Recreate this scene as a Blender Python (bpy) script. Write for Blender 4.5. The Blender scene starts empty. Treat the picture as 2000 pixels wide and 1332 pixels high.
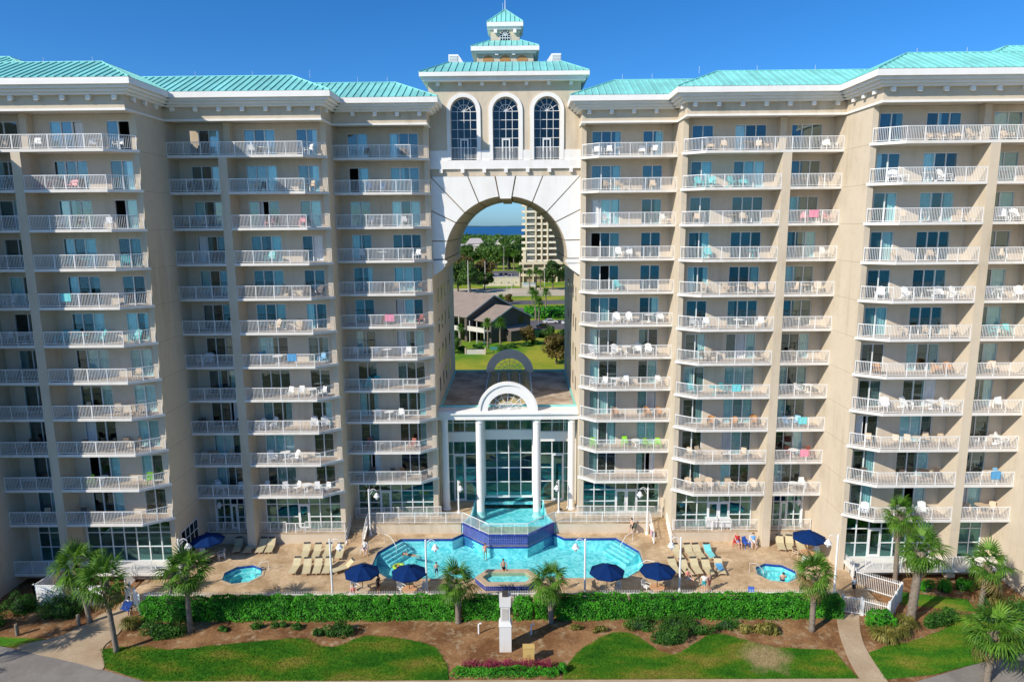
import bpy, bmesh, math, random
import numpy as np
from mathutils import Vector, Matrix
random.seed(7); rng = np.random.default_rng(7)
R = math.radians
S = bpy.context.scene
COL = S.collection

# ------------------------------------------------------------------ camera
CAMZ = 29.2
P_, R_, W_ = R(9.67), R(0.5), R(0.47)
fw = Vector((-math.sin(W_)*math.cos(P_), math.cos(W_)*math.cos(P_), -math.sin(P_)))
r0 = Vector((math.cos(W_), math.sin(W_), 0)); u0 = r0.cross(fw)
rr = r0*math.cos(R_) - u0*math.sin(R_); uu = u0*math.cos(R_) + r0*math.sin(R_)
cd = bpy.data.cameras.new('camera'); cam = bpy.data.objects.new('camera', cd); COL.objects.link(cam)
m = Matrix.Identity(4)
for i in range(3):
    m[i][0] = rr[i]; m[i][1] = uu[i]; m[i][2] = -fw[i]
m[0][3], m[1][3], m[2][3] = 1.0, 0.0, CAMZ
cam.matrix_world = m
cd.sensor_width = 36; cd.lens = 24.0; cd.clip_end = 60000; cd.clip_start = 0.5
S.camera = cam

# ------------------------------------------------------------------ sky and sun
SUN_EL = R(35); SX, SY = -0.79, -0.613           # where the sun stands (left, behind the camera)
w = bpy.data.worlds.new('World'); S.world = w; w.use_nodes = True
nt = w.node_tree; bg = nt.nodes['Background']
sky = nt.nodes.new('ShaderNodeTexSky'); sky.sky_type = 'NISHITA'; sky.sun_disc = False
sky.sun_elevation = SUN_EL; sky.sun_rotation = math.atan2(SX, SY)
sky.altitude = 0; sky.air_density = 0.75; sky.dust_density = 0.65; sky.ozone_density = 4.0
hs = nt.nodes.new('ShaderNodeHueSaturation'); hs.inputs['Saturation'].default_value = 1.13; hs.inputs['Value'].default_value = 1.0
wb = nt.nodes.new('ShaderNodeMix'); wb.data_type = 'RGBA'; wb.blend_type = 'MULTIPLY'; wb.inputs[0].default_value = 1.0; wb.inputs[7].default_value = (0.68, 0.93, 1.16, 1)
nt.links.new(sky.outputs[0], wb.inputs[6]); nt.links.new(wb.outputs[2], hs.inputs['Color']); nt.links.new(hs.outputs[0], bg.inputs['Color'])
bg.inputs['Strength'].default_value = 0.12
sl = bpy.data.lights.new('sun', 'SUN'); sun = bpy.data.objects.new('sun', sl); COL.objects.link(sun)
sl.energy = 4.6; sl.angle = R(0.53); sl.color = (1.0, 0.92, 0.80)
sd = Vector((SX*math.cos(SUN_EL), SY*math.cos(SUN_EL), math.sin(SUN_EL)))
sun.rotation_euler = sd.to_track_quat('Z', 'Y').to_euler(); sun.location = (-40, -30, 80)
S.view_settings.view_transform = 'Standard'; S.view_settings.look = 'None'
S.view_settings.exposure = 0.22; S.view_settings.gamma = 1.0; S.view_settings.use_curve_mapping = False

# ------------------------------------------------------------------ materials
def new_mat(name):
    mt = bpy.data.materials.new(name); mt.use_nodes = True
    return mt, mt.node_tree, mt.node_tree.nodes['Principled BSDF']
def pos(nt):
    g = nt.nodes.new('ShaderNodeNewGeometry'); return g.outputs['Position']
def noise(nt, vec, scale, detail=4, rough=0.6):
    n = nt.nodes.new('ShaderNodeTexNoise'); n.inputs['Scale'].default_value = scale
    n.inputs['Detail'].default_value = detail; n.inputs['Roughness'].default_value = rough
    nt.links.new(vec, n.inputs['Vector']); return n.outputs['Fac']
def ramp(nt, fac, stops):
    r = nt.nodes.new('ShaderNodeValToRGB'); els = r.color_ramp.elements
    while len(els) < len(stops): els.new(0.5)
    for e, (p, c) in zip(els, stops): e.position = p; e.color = (*c, 1)
    nt.links.new(fac, r.inputs[0]); return r.outputs[0]
def mixc(nt, fac, a, b, mode='MIX'):
    n = nt.nodes.new('ShaderNodeMix'); n.data_type = 'RGBA'; n.blend_type = mode
    for sock, v in ((n.inputs[0], fac), (n.inputs[6], a), (n.inputs[7], b)):
        if isinstance(v, (int, float)): sock.default_value = v
        elif isinstance(v, tuple): sock.default_value = (*v, 1) if len(v) == 3 else v
        else: nt.links.new(v, sock)
    return n.outputs[2]
def bump(nt, b, h, strength, dist=0.02):
    n = nt.nodes.new('ShaderNodeBump'); n.inputs['Strength'].default_value = strength; n.inputs['Distance'].default_value = dist
    nt.links.new(h, n.inputs['Height']); nt.links.new(n.outputs[0], b.inputs['Normal'])
def simple(name, c, rough=0.6, var=0.12, scale=1.2, fine=0.06, fscale=14, metal=0, bmp=0, rand=0.0, spec=None):
    mt, nt, b = new_mat(name); p = pos(nt)
    d = tuple(x*(1-var) for x in c); l = tuple(min(1, x*(1+var*0.7)) for x in c)
    col = ramp(nt, noise(nt, p, scale, 5), [(0.3, d), (0.7, l)])
    if fine:
        f2 = ramp(nt, noise(nt, p, fscale, 3), [(0.25, (1-fine*2,)*3), (0.75, (1+fine*0.0,)*3)])
        col = mixc(nt, 1.0, col, f2, 'MULTIPLY')
    if rand:
        oi = nt.nodes.new('ShaderNodeObjectInfo')
        rv = ramp(nt, oi.outputs['Random'], [(0, (1-rand,)*3), (1, (1.0,)*3)])
        col = mixc(nt, 1.0, col, rv, 'MULTIPLY')
    nt.links.new(col, b.inputs['Base Color']); b.inputs['Roughness'].default_value = rough; b.inputs['Metallic'].default_value = metal
    if spec is not None: b.inputs['Specular IOR Level'].default_value = spec
    if bmp: bump(nt, b, noise(nt, p, fscale*2, 4), bmp)
    return mt
M = {}
def stucco(name, c, dirt=1.0):
    # painted stucco with rain streaks that run down the wall and a faint joint-scale mottling
    mt, nt, b = new_mat(name); p = pos(nt)
    mp = nt.nodes.new('ShaderNodeMapping'); mp.inputs['Scale'].default_value = (1.1, 1.1, 0.10); nt.links.new(p, mp.inputs[0])
    st = ramp(nt, noise(nt, mp.outputs[0], 1.0, 5, 0.65), [(0.36, (1-0.16*dirt, 1-0.18*dirt, 1-0.22*dirt)), (0.56, (1, 1, 1))])
    big = ramp(nt, noise(nt, p, 0.35, 4), [(0.3, tuple(x*0.93 for x in c)), (0.7, c)])
    msk = ramp(nt, noise(nt, p, 0.16, 3), [(0.42, (0, 0, 0)), (0.62, (1, 1, 1))])
    col = mixc(nt, msk, big, mixc(nt, 1.0, big, st, 'MULTIPLY'))
    blot = ramp(nt, noise(nt, p, 1.6, 4, 0.7), [(0.30, (1-0.07*dirt, 1-0.08*dirt, 1-0.10*dirt)), (0.48, (1, 1, 1))])
    col = mixc(nt, 1.0, col, blot, 'MULTIPLY')
    nt.links.new(col, b.inputs['Base Color']); b.inputs['Roughness'].default_value = 0.85
    bump(nt, b, noise(nt, p, 45, 3), 0.15, 0.01); return mt
M['beige'] = stucco('beige_stucco', (0.63, 0.535, 0.405), 1.1)
M['back'] = stucco('balcony_wall_stucco', (0.63, 0.545, 0.43))
M['white'] = stucco('white_stucco', (0.87, 0.845, 0.80), 0.45)
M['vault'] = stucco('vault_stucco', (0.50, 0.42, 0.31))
M['joint'] = simple('joint_brown', (0.30, 0.22, 0.13), 0.9)  # brown colour of the joints between arch blocks and wall pours
M['slab'] = stucco('slab_paint', (0.76, 0.73, 0.68))
M['rail'] = simple('white_aluminium', (0.82, 0.82, 0.80), 0.4, 0.04, 2, 0)
M['frame'] = simple('white_frame', (0.74, 0.75, 0.74), 0.45, 0.05, 2, 0)
M['roofm'] = simple('turquoise_metal_roof', (0.27, 0.71, 0.65), 0.5, 0.16, 0.5, 0.06, 5, 0.0, rand=0.16)
M['roofu'] = simple('roof_underlay', (0.06, 0.22, 0.22), 0.6)
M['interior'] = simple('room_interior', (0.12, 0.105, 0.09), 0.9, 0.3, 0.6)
M['curtain'] = simple('curtain', (0.84, 0.84, 0.82), 0.9, 0.08, 2, 0, rand=0.35)
M['navy'] = simple('navy_canvas', (0.004, 0.026, 0.115), 0.9, 0.15, 3, 0.05, spec=0.1)
M['tan_sling'] = simple('tan_sling', (0.62, 0.54, 0.33), 0.8, 0.1, 3, 0.05, rand=0.12)
M['darkmetal'] = simple('dark_metal', (0.05, 0.045, 0.04), 0.5)
M['trunk'] = simple('palm_bark', (0.25, 0.20, 0.15), 0.9, 0.35, 5, 0.15, 20, bmp=0.5)
M['boot'] = simple('palm_boot', (0.33, 0.25, 0.15), 0.9, 0.3, 4, 0.1)
M['bark'] = simple('tree_bark', (0.15, 0.11, 0.08), 0.9, 0.3, 4)
M['concrete'] = simple('concrete', (0.55, 0.51, 0.45), 0.85, 0.15, 0.8, 0.1, 9, bmp=0.1)
M['paver'] = None
def foliage(name, dark, light, scale=0.9, trans=0.25, rand=0.25):
    mt, nt, b = new_mat(name); p = pos(nt)
    col = ramp(nt, noise(nt, p, scale, 5, 0.7), [(0.38, dark), (0.60, light)])
    col = mixc(nt, 1.0, col, ramp(nt, noise(nt, p, scale*9, 2, 0.6), [(0.36, (0.55, 0.6, 0.5)), (0.55, (1, 1, 1)), (0.70, (1.25, 1.12, 1.0))]), 'MULTIPLY')
    oi = nt.nodes.new('ShaderNodeObjectInfo')
    col = mixc(nt, 1.0, col, ramp(nt, oi.outputs['Random'], [(0, (1-rand, 1-rand*0.8, 1-rand)), (1, (1, 1, 1))]), 'MULTIPLY')
    nt.links.new(col, b.inputs['Base Color']); b.inputs['Roughness'].default_value = 0.55
    b.inputs['Specular IOR Level'].default_value = 0.25
    t = nt.nodes.new('ShaderNodeBsdfTranslucent'); nt.links.new(col, t.inputs['Color'])
    mx = nt.nodes.new('ShaderNodeMixShader'); mx.inputs[0].default_value = trans
    nt.links.new(b.outputs[0], mx.inputs[1]); nt.links.new(t.outputs[0], mx.inputs[2])
    nt.links.new(mx.outputs[0], nt.nodes['Material Output'].inputs['Surface']); return mt
M['frond'] = foliage('palm_frond', (0.05, 0.16, 0.015), (0.18, 0.36, 0.04), 1.5, 0.32)
M['deadfrond'] = foliage('dry_frond', (0.20, 0.14, 0.05), (0.34, 0.25, 0.10), 1.5)
M['hedge'] = foliage('hedge_leaves', (0.03, 0.23, 0.012), (0.12, 0.52, 0.03), 1.4, 0.32, 0.1)
M['shrub'] = foliage('shrub_leaves', (0.030, 0.11, 0.014), (0.10, 0.27, 0.035), 1.8, 0.3)
M['drygrass'] = foliage('ornamental_grass', (0.14, 0.15, 0.025), (0.36, 0.31, 0.08), 2.0)
M['tree'] = foliage('tree_leaves', (0.035, 0.095, 0.016), (0.12, 0.23, 0.035), 0.25, 0.25, 0.35)
M['treeb'] = foliage('tree_leaves_brown', (0.10, 0.075, 0.02), (0.22, 0.16, 0.045), 0.3, 0.2, 0.2)
M['flower'] = foliage('flowers_red', (0.22, 0.02, 0.05), (0.50, 0.06, 0.14), 4)
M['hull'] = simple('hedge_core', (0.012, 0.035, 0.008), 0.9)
def ground_mat(name, stops, scale, fine_lo=0.65, fscale=11, rough=0.95, bmp=0.4, bd=0.04, patches=None):
    mt, nt, b = new_mat(name); p = pos(nt)
    col = ramp(nt, noise(nt, p, scale, 6, 0.65), stops)
    col = mixc(nt, 1.0, col, ramp(nt, noise(nt, p, fscale, 5, 0.75), [(0.3, (fine_lo,)*3), (0.7, (1, 1, 1))]), 'MULTIPLY')
    if patches:
        col = mixc(nt, ramp(nt, noise(nt, p, patches[1], 3, 0.7), [(patches[2], (0,)*3), (patches[3], (1,)*3)]), col, patches[0])
    nt.links.new(col, b.inputs['Base Color']); b.inputs['Roughness'].default_value = rough; b.inputs['Specular IOR Level'].default_value = 0.2
    bump(nt, b, noise(nt, p, fscale*1.5, 5, 0.8), bmp, bd); return mt
def lawn_mat():
    mt, nt, b = new_mat('lawn_grass'); p = pos(nt)
    mp = nt.nodes.new('ShaderNodeMapping'); mp.inputs['Scale'].default_value = (0.7, 1.6, 1); nt.links.new(p, mp.inputs[0])
    col = ramp(nt, noise(nt, mp.outputs[0], 0.30, 5, 0.62), [(0.36, (0.035, 0.17, 0.010)), (0.47, (0.07, 0.225, 0.012)), (0.55, (0.15, 0.25, 0.018)), (0.66, (0.29, 0.27, 0.045))])
    col = mixc(nt, 1.0, col, ramp(nt, noise(nt, p, 7, 5, 0.8), [(0.38, (0.5,)*3), (0.6, (1, 1, 1))]), 'MULTIPLY')
    # a worn patch of dry turf in the middle lawn
    d = nt.nodes.new('ShaderNodeVectorMath'); d.operation = 'DISTANCE'; d.inputs[1].default_value = (17.9, 42.75, -0.26); nt.links.new(p, d.inputs[0])
    a = nt.nodes.new('ShaderNodeMath'); a.operation = 'MULTIPLY_ADD'; a.inputs[1].default_value = 2.6; nt.links.new(noise(nt, p, 1.1, 5, 0.7), a.inputs[0]); nt.links.new(d.outputs['Value'], a.inputs[2])
    k = ramp(nt, a.outputs[0], [(0.0, (1,)*3), (1.0, (0,)*3)]); r_ = k.node.color_ramp
    mr = nt.nodes.new('ShaderNodeMapRange'); mr.inputs['From Min'].default_value = 2.2; mr.inputs['From Max'].default_value = 3.3; mr.inputs['To Min'].default_value = 1; mr.inputs['To Max'].default_value = 0; nt.links.new(a.outputs[0], mr.inputs['Value'])
    col = mixc(nt, mr.outputs[0], col, (0.36, 0.28, 0.14))
    nt.links.new(col, b.inputs['Base Color']); b.inputs['Roughness'].default_value = 0.9; b.inputs['Specular IOR Level'].default_value = 0.15
    bump(nt, b, noise(nt, p, 14, 5, 0.8), 0.4, 0.04); return mt
M['grass'] = lawn_mat()
M['fieldgrass'] = ground_mat('field_grass', [(0.38, (0.10, 0.25, 0.012)), (0.6, (0.38, 0.37, 0.03))], 0.05, 0.7, 1.5)
M['mulch'] = ground_mat('mulch', [(0.4, (0.22, 0.10, 0.040)), (0.6, (0.42, 0.225, 0.10))], 0.45, 0.40, 8, patches=((0.40, 0.31, 0.19), 1.7, 0.54, 0.75))
M['bare'] = ground_mat('dry_turf', [(0.3, (0.30, 0.24, 0.11)), (0.7, (0.36, 0.29, 0.15))], 0.8, 0.6, 10)
M['sand'] = ground_mat('sand', [(0.3, (0.48, 0.40, 0.28)), (0.7, (0.62, 0.54, 0.40))], 0.05, 0.8, 1.2)
M['dune'] = ground_mat('dune_scrub', [(0.35, (0.05, 0.075, 0.02)), (0.7, (0.22, 0.19, 0.10))], 0.12, 0.7, 1.2)
M['asphalt'] = ground_mat('asphalt', [(0.36, (0.22, 0.20, 0.18)), (0.62, (0.31, 0.285, 0.255))], 0.35, 0.7, 12, bmp=0.2)
M['roadfar'] = ground_mat('far_asphalt', [(0.3, (0.11, 0.10, 0.11)), (0.7, (0.15, 0.14, 0.145))], 0.1, 0.85, 3, bmp=0.05)
M['path'] = ground_mat('path_paving', [(0.3, (0.42, 0.30, 0.19)), (0.7, (0.56, 0.44, 0.30))], 0.5, 0.75, 7, bmp=0.2)
def deck_mat():
    mt, nt, b = new_mat('stamped_deck'); p = pos(nt)
    v = nt.nodes.new('ShaderNodeTexVoronoi'); v.feature = 'DISTANCE_TO_EDGE'; v.inputs['Scale'].default_value = 2.6; nt.links.new(p, v.inputs['Vector'])
    v2 = nt.nodes.new('ShaderNodeTexVoronoi'); v2.inputs['Scale'].default_value = 2.6; nt.links.new(p, v2.inputs['Vector'])
    bw = nt.nodes.new('ShaderNodeRGBToBW'); nt.links.new(v2.outputs['Color'], bw.inputs[0])
    c = ramp(nt, noise(nt, p, 0.45, 5, 0.6), [(0.38, (0.42, 0.29, 0.16)), (0.62, (0.65, 0.49, 0.31))])
    c = mixc(nt, 1.0, c, ramp(nt, bw.outputs[0], [(0.2, (0.86, 0.84, 0.82)), (0.8, (1, 1, 1))]), 'MULTIPLY')
    c = mixc(nt, 1.0, c, ramp(nt, v.outputs['Distance'], [(0.0, (0.72, 0.68, 0.64)), (0.05, (1, 1, 1))]), 'MULTIPLY')
    nt.links.new(c, b.inputs['Base Color']); b.inputs['Roughness'].default_value = 0.75
    bump(nt, b, v.outputs['Distance'], 0.15, 0.02); return mt
M['deck'] = deck_mat()
def schlick(nt, f0):
    lw = nt.nodes.new('ShaderNodeLayerWeight'); lw.inputs[0].default_value = 0.5
    pw = nt.nodes.new('ShaderNodeMath'); pw.operation = 'POWER'; pw.inputs[1].default_value = 5; nt.links.new(lw.outputs['Facing'], pw.inputs[0])
    ma = nt.nodes.new('ShaderNodeMath'); ma.operation = 'MULTIPLY_ADD'; ma.use_clamp = True; ma.inputs[1].default_value = 1-f0; ma.inputs[2].default_value = f0; nt.links.new(pw.outputs[0], ma.inputs[0])
    return ma.outputs[0]
def glass_mat(name, tint, refl, rough=0.02, gc=(0.82, 0.93, 0.95)):
    mt, nt, b = new_mat(name); nt.nodes.remove(b)
    t = nt.nodes.new('ShaderNodeBsdfTransparent'); oi = nt.nodes.new('ShaderNodeObjectInfo')
    nt.links.new(ramp(nt, oi.outputs['Random'], [(0, tuple(x*0.5 for x in tint)), (0.5, tint), (1, tuple(min(1, x*1.12) for x in tint))]), t.inputs[0])
    g = nt.nodes.new('ShaderNodeBsdfGlossy'); g.inputs['Roughness'].default_value = rough; g.inputs['Color'].default_value = (*gc, 1)
    a = nt.nodes.new('ShaderNodeMath'); a.operation = 'ADD'; a.use_clamp = True; a.inputs[1].default_value = refl; nt.links.new(schlick(nt, 0.05), a.inputs[0])
    bp = nt.nodes.new('ShaderNodeBump'); bp.inputs['Strength'].default_value = 0.10; bp.inputs['Distance'].default_value = 0.05
    nt.links.new(noise(nt, pos(nt), 0.9, 1), bp.inputs['Height']); nt.links.new(bp.outputs[0], g.inputs['Normal'])
    mx = nt.nodes.new('ShaderNodeMixShader'); nt.links.new(a.outputs[0], mx.inputs[0]); nt.links.new(t.outputs[0], mx.inputs[1]); nt.links.new(g.outputs[0], mx.inputs[2])
    nt.links.new(mx.outputs[0], nt.nodes['Material Output'].inputs['Surface']); return mt
M['glass'] = glass_mat('tinted_glass', (0.80, 0.97, 0.98), 0.055)
M['glass2'] = glass_mat('storefront_glass', (0.50, 0.84, 0.86), 0.10, 0.02, (0.55, 0.92, 0.92))
M['glass3'] = glass_mat('dark_tower_glass', (0.03, 0.08, 0.12), 0.015)
def water_mat(name, tint, scale, strength):
    mt, nt, b = new_mat(name); nt.nodes.remove(b)
    t = nt.nodes.new('ShaderNodeBsdfTransparent'); t.inputs[0].default_value = (*tint, 1)
    g = nt.nodes.new('ShaderNodeBsdfGlossy'); g.inputs['Roughness'].default_value = 0.03
    p = pos(nt); bp = nt.nodes.new('ShaderNodeBump'); bp.inputs['Strength'].default_value = strength; bp.inputs['Distance'].default_value = 0.12
    n = nt.nodes.new('ShaderNodeTexNoise'); n.inputs['Scale'].default_value = scale; n.inputs['Detail'].default_value = 3; n.inputs['Distortion'].default_value = 1.2
    nt.links.new(p, n.inputs['Vector']); nt.links.new(n.outputs['Fac'], bp.inputs['Height'])
    nt.links.new(bp.outputs[0], g.inputs['Normal'])
    mx = nt.nodes.new('ShaderNodeMixShader'); nt.links.new(schlick(nt, 0.025), mx.inputs[0]); nt.links.new(t.outputs[0], mx.inputs[1]); nt.links.new(g.outputs[0], mx.inputs[2])
    nt.links.new(mx.outputs[0], nt.nodes['Material Output'].inputs['Surface']); return mt
M['water'] = water_mat('pool_water', (0.62, 0.95, 0.965), 1.6, 0.5)
M['spawater'] = water_mat('spa_water', (0.68, 0.96, 0.95), 2.2, 0.3)
def plaster(name, c0, c1):  # mottled plaster tone, with the light ripples of the water painted into it
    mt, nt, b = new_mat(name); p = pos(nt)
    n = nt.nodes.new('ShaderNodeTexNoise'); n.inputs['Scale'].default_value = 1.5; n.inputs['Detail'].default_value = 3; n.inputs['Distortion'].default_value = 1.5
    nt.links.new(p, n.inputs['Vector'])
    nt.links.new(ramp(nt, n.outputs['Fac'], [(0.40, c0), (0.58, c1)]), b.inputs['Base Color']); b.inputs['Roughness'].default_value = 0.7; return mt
M['plaster'] = plaster('pool_plaster_caustics', (0.17, 0.58, 0.63), (0.50, 0.80, 0.82))
M['tile'] = simple('cobalt_tile', (0.030, 0.060, 0.33), 0.25, 0.35, 3, 0.1, 9)
M['grout'] = simple('tile_grout', (0.35, 0.36, 0.55), 0.8)
def sea_mat(name, c, rough, bs, bscale):
    mt, nt, b = new_mat(name); p = pos(nt)
    nt.links.new(ramp(nt, noise(nt, p, 0.004, 4), [(0.3, tuple(x*0.85 for x in c)), (0.7, c)]), b.inputs['Base Color'])
    b.inputs['Roughness'].default_value = rough; bump(nt, b, noise(nt, p, bscale, 4), bs, 0.4); return mt
M['sea'] = sea_mat('gulf_water', (0.03, 0.26, 0.30), 0.25, 0.6, 0.3)
M['bay'] = sea_mat('bay_water', (0.006, 0.10, 0.26), 0.5, 0.5, 0.08)
PAINT = {}
def paint(name, c, rough=0.55):
    if name not in PAINT: PAINT[name] = simple(name, c, rough, 0.08, 3, 0.03)
    return PAINT[name]
M['chair_white'] = paint('white_resin', (0.80, 0.80, 0.78)); M['chair_tan'] = paint('tan_resin', (0.58, 0.45, 0.31))
M['chair_brown'] = paint('dark_brown_wicker', (0.10, 0.07, 0.05)); M['chair_teal'] = paint('turquoise_resin', (0.06, 0.48, 0.50))
M['chair_pink'] = paint('pink_resin', (0.75, 0.30, 0.33)); M['chair_wicker'] = paint('honey_wicker', (0.45, 0.22, 0.07))
M['chair_lime'] = paint('lime_resin', (0.26, 0.62, 0.03)); M['chair_red'] = paint('brick_red_resin', (0.30, 0.08, 0.05)); M['chair_blue'] = paint('sky_blue_resin', (0.22, 0.50, 0.75))

# ------------------------------------------------------------------ mesh helpers
W = {}                                             # world origin of every unrotated object
def tag(o, label=None, cat=None, group=None, kind=None):
    if label: o['label'] = label
    if cat: o['category'] = cat
    if group: o['group'] = group
    if kind: o['kind'] = kind
    return o
def empty(name, loc, label, cat, group=None, rz=0):
    o = bpy.data.objects.new(name, None); COL.objects.link(o); o.location = loc; o.rotation_euler = (0, 0, rz)
    o.empty_display_size = 0.3; W[o.name] = Vector(loc); return tag(o, label, cat, group)
def link(name, mesh, parent=None, loc=(0, 0, 0), rot=(0, 0, 0), scale=None):
    o = bpy.data.objects.new(name, mesh); COL.objects.link(o); o.parent = parent; o.location = loc; o.rotation_euler = rot
    if scale is not None: o.scale = (scale,)*3 if isinstance(scale, (int, float)) else scale
    return o
class MB:
    def __init__(s, sx=1): s.v = []; s.f = []; s.mi = []; s.sx = sx; s.cur = 0
    def poly(s, pts):
        b = len(s.v); s.v += [(p[0]*s.sx, p[1], p[2]) for p in pts]
        idx = list(range(b, b+len(pts))); s.f.append(idx if s.sx > 0 else idx[::-1]); s.mi.append(s.cur)
    def raw(s, pts, faces):
        b = len(s.v); s.v += [(p[0]*s.sx, p[1], p[2]) for p in pts]
        for f in faces:
            i = [b+k for k in f]; s.f.append(i if s.sx > 0 else i[::-1]); s.mi.append(s.cur)
    def box(s, x0, x1, y0, y1, z0, z1):
        if x0 > x1: x0, x1 = x1, x0
        if y0 > y1: y0, y1 = y1, y0
        p = [(x0, y0, z0), (x1, y0, z0), (x1, y1, z0), (x0, y1, z0), (x0, y0, z1), (x1, y0, z1), (x1, y1, z1), (x0, y1, z1)]
        s.raw(p, [(3, 2, 1, 0), (4, 5, 6, 7), (0, 1, 5, 4), (1, 2, 6, 5), (2, 3, 7, 6), (3, 0, 4, 7)])
    def obox(s, a, b, w, z0, z1, z0b=None, z1b=None):            # box standing along the plan segment a-b, heights may slope
        d = Vector((b[0]-a[0], b[1]-a[1])); n = Vector((-d.y, d.x)).normalized()*w/2
        z0b = z0 if z0b is None else z0b; z1b = z1 if z1b is None else z1b
        p = [(a[0]-n.x, a[1]-n.y), (b[0]-n.x, b[1]-n.y), (b[0]+n.x, b[1]+n.y), (a[0]+n.x, a[1]+n.y)]
        zz0 = [z0, z0b, z0b, z0]; zz1 = [z1, z1b, z1b, z1]
        s.raw([(q[0], q[1], z) for q, z in zip(p, zz0)]+[(q[0], q[1], z) for q, z in zip(p, zz1)],
              [(3, 2, 1, 0), (4, 5, 6, 7), (0, 1, 5, 4), (1, 2, 6, 5), (2, 3, 7, 6), (3, 0, 4, 7)])
    def prism(s, pl, z0, z1):                                     # plan polygon, counter-clockwise
        n = len(pl); p = [(x, y, z0) for x, y in pl]+[(x, y, z1) for x, y in pl]
        s.raw(p, [tuple(range(n-1, -1, -1)), tuple(range(n, 2*n))]+[(i, (i+1) % n, n+(i+1) % n, n+i) for i in range(n)])
    def prism_y(s, pl, y0, y1):                                   # (x, z) polygon, counter-clockwise seen from -Y
        n = len(pl); p = [(x, y0, z) for x, z in pl]+[(x, y1, z) for x, z in pl]
        s.raw(p, [tuple(range(n)), tuple(range(2*n-1, n-1, -1))]+[((i+1) % n, i, n+i, n+(i+1) % n) for i in range(n)])
    def tube(s, pts, rad, n=8, cap=True):
        pts = [Vector(p) for p in pts]; rad = rad if isinstance(rad, (list, tuple)) else [rad]*len(pts)
        rings = []; up = Vector((0, 0, 1))
        for i, p in enumerate(pts):
            t = (pts[min(i+1, len(pts)-1)]-pts[max(i-1, 0)]).normalized()
            ref = up if abs(t.z) < 0.95 else Vector((1, 0, 0))
            a = t.cross(ref).normalized(); b = t.cross(a)
            rings.append([p+a*(rad[i]*math.cos(2*math.pi*k/n))+b*(rad[i]*math.sin(2*math.pi*k/n)) for k in range(n)])
        v = [q for rg in rings for q in rg]; f = []
        for i in range(len(pts)-1):
            for k in range(n): f.append((i*n+k, (i+1)*n+k, (i+1)*n+(k+1) % n, i*n+(k+1) % n))
        if cap: f.append(tuple(range(n))); f.append(tuple(range(len(v)-1, len(v)-n-1, -1)))
        s.raw(v, f)
    def lathe(s, prof, cx=0, cy=0, n=16):                          # profile of (radius, z)
        v = []; f = []
        for r_, z in prof: v += [(cx+r_*math.cos(2*math.pi*k/n), cy+r_*math.sin(2*math.pi*k/n), z) for k in range(n)]
        for i in range(len(prof)-1):
            for k in range(n): f.append((i*n+k, i*n+(k+1) % n, (i+1)*n+(k+1) % n, (i+1)*n+k))
        f.append(tuple(range(n-1, -1, -1))); f.append(tuple(range((len(prof)-1)*n, len(prof)*n))); s.raw(v, f)
    def mesh(s, name, mats, org=(0, 0, 0), smooth=False):
        me = bpy.data.meshes.new(name); o = org
        me.from_pydata([(x-o[0], y-o[1], z-o[2]) for x, y, z in s.v], [], s.f)
        mats = mats if isinstance(mats, (list, tuple)) else [mats]
        for mt in mats: me.materials.append(mt)
        if len(mats) > 1: me.polygons.foreach_set('material_index', s.mi)
        if smooth: me.polygons.foreach_set('use_smooth', [True]*len(me.polygons))
        me.update(); return me
    def build(s, name, mats, parent=None, at=None, smooth=False):  # vertices given in world space
        po = W[parent.name] if parent else Vector((0, 0, 0))
        at = Vector(at) if at is not None else po
        o = link(name, s.mesh(name, mats, at, smooth), parent, at-po); W[o.name] = at; return o
def inst(src, parent, delta, name=None):
    """a copy of an object (sharing its mesh) moved by delta, under the given parent"""
    o = src.copy(); COL.objects.link(o); o.parent = parent
    at = W[src.name]+Vector(delta); po = W[parent.name] if parent else Vector((0, 0, 0))
    o.location = at-po; W[o.name] = at; return o
def np_mesh(name, v, q, mats, smooth=False):
    me = bpy.data.meshes.new(name); n = len(q); k = q.shape[1]
    me.vertices.add(len(v)); me.vertices.foreach_set('co', np.asarray(v, dtype=np.float32).ravel())
    me.loops.add(n*k); me.loops.foreach_set('vertex_index', q.astype(np.int32).ravel())
    me.polygons.add(n); me.polygons.foreach_set('loop_start', np.arange(0, n*k, k, dtype=np.int32)); me.polygons.foreach_set('loop_total', np.full(n, k, dtype=np.int32))
    for mt in (mats if isinstance(mats, (list, tuple)) else [mats]): me.materials.append(mt)
    if smooth: me.polygons.foreach_set('use_smooth', np.ones(n, dtype=bool))
    me.update(calc_edges=True); return me
def leaf_quads(c, nrm, size, jitter=0.7, asp=0.55):
    """one quad leaf per centre c, roughly facing nrm, random spin"""
    n = len(c); d = nrm+rng.normal(0, jitter, (n, 3)); d /= np.linalg.norm(d, axis=1)[:, None]+1e-9
    r = rng.normal(0, 1, (n, 3)); a = np.cross(d, r); a /= np.linalg.norm(a, axis=1)[:, None]+1e-9; b = np.cross(d, a)
    s = (size*rng.uniform(0.6, 1.3, n))[:, None]; a = a*s; b = b*s*asp
    v = np.stack([c-a, c+b*0.9, c+a, c-b*0.9], 1).reshape(-1, 3); q = np.arange(4*n).reshape(n, 4); return v, q
def smooth_path(pts, n=6, closed=True):
    out = []; L = len(pts)
    for i in range(L if closed else L-1):
        p0, p1, p2, p3 = [Vector((*pts[(i+k-1) % L], 0)) if closed else Vector((*pts[min(max(i+k-1, 0), L-1)], 0)) for k in range(4)]
        for t in range(n):
            t /= n; q = 0.5*((2*p1)+(-p0+p2)*t+(2*p0-5*p1+4*p2-p3)*t*t+(-p0+3*p1-3*p2+p3)*t**3); out.append((q.x, q.y))
    return out
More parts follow.
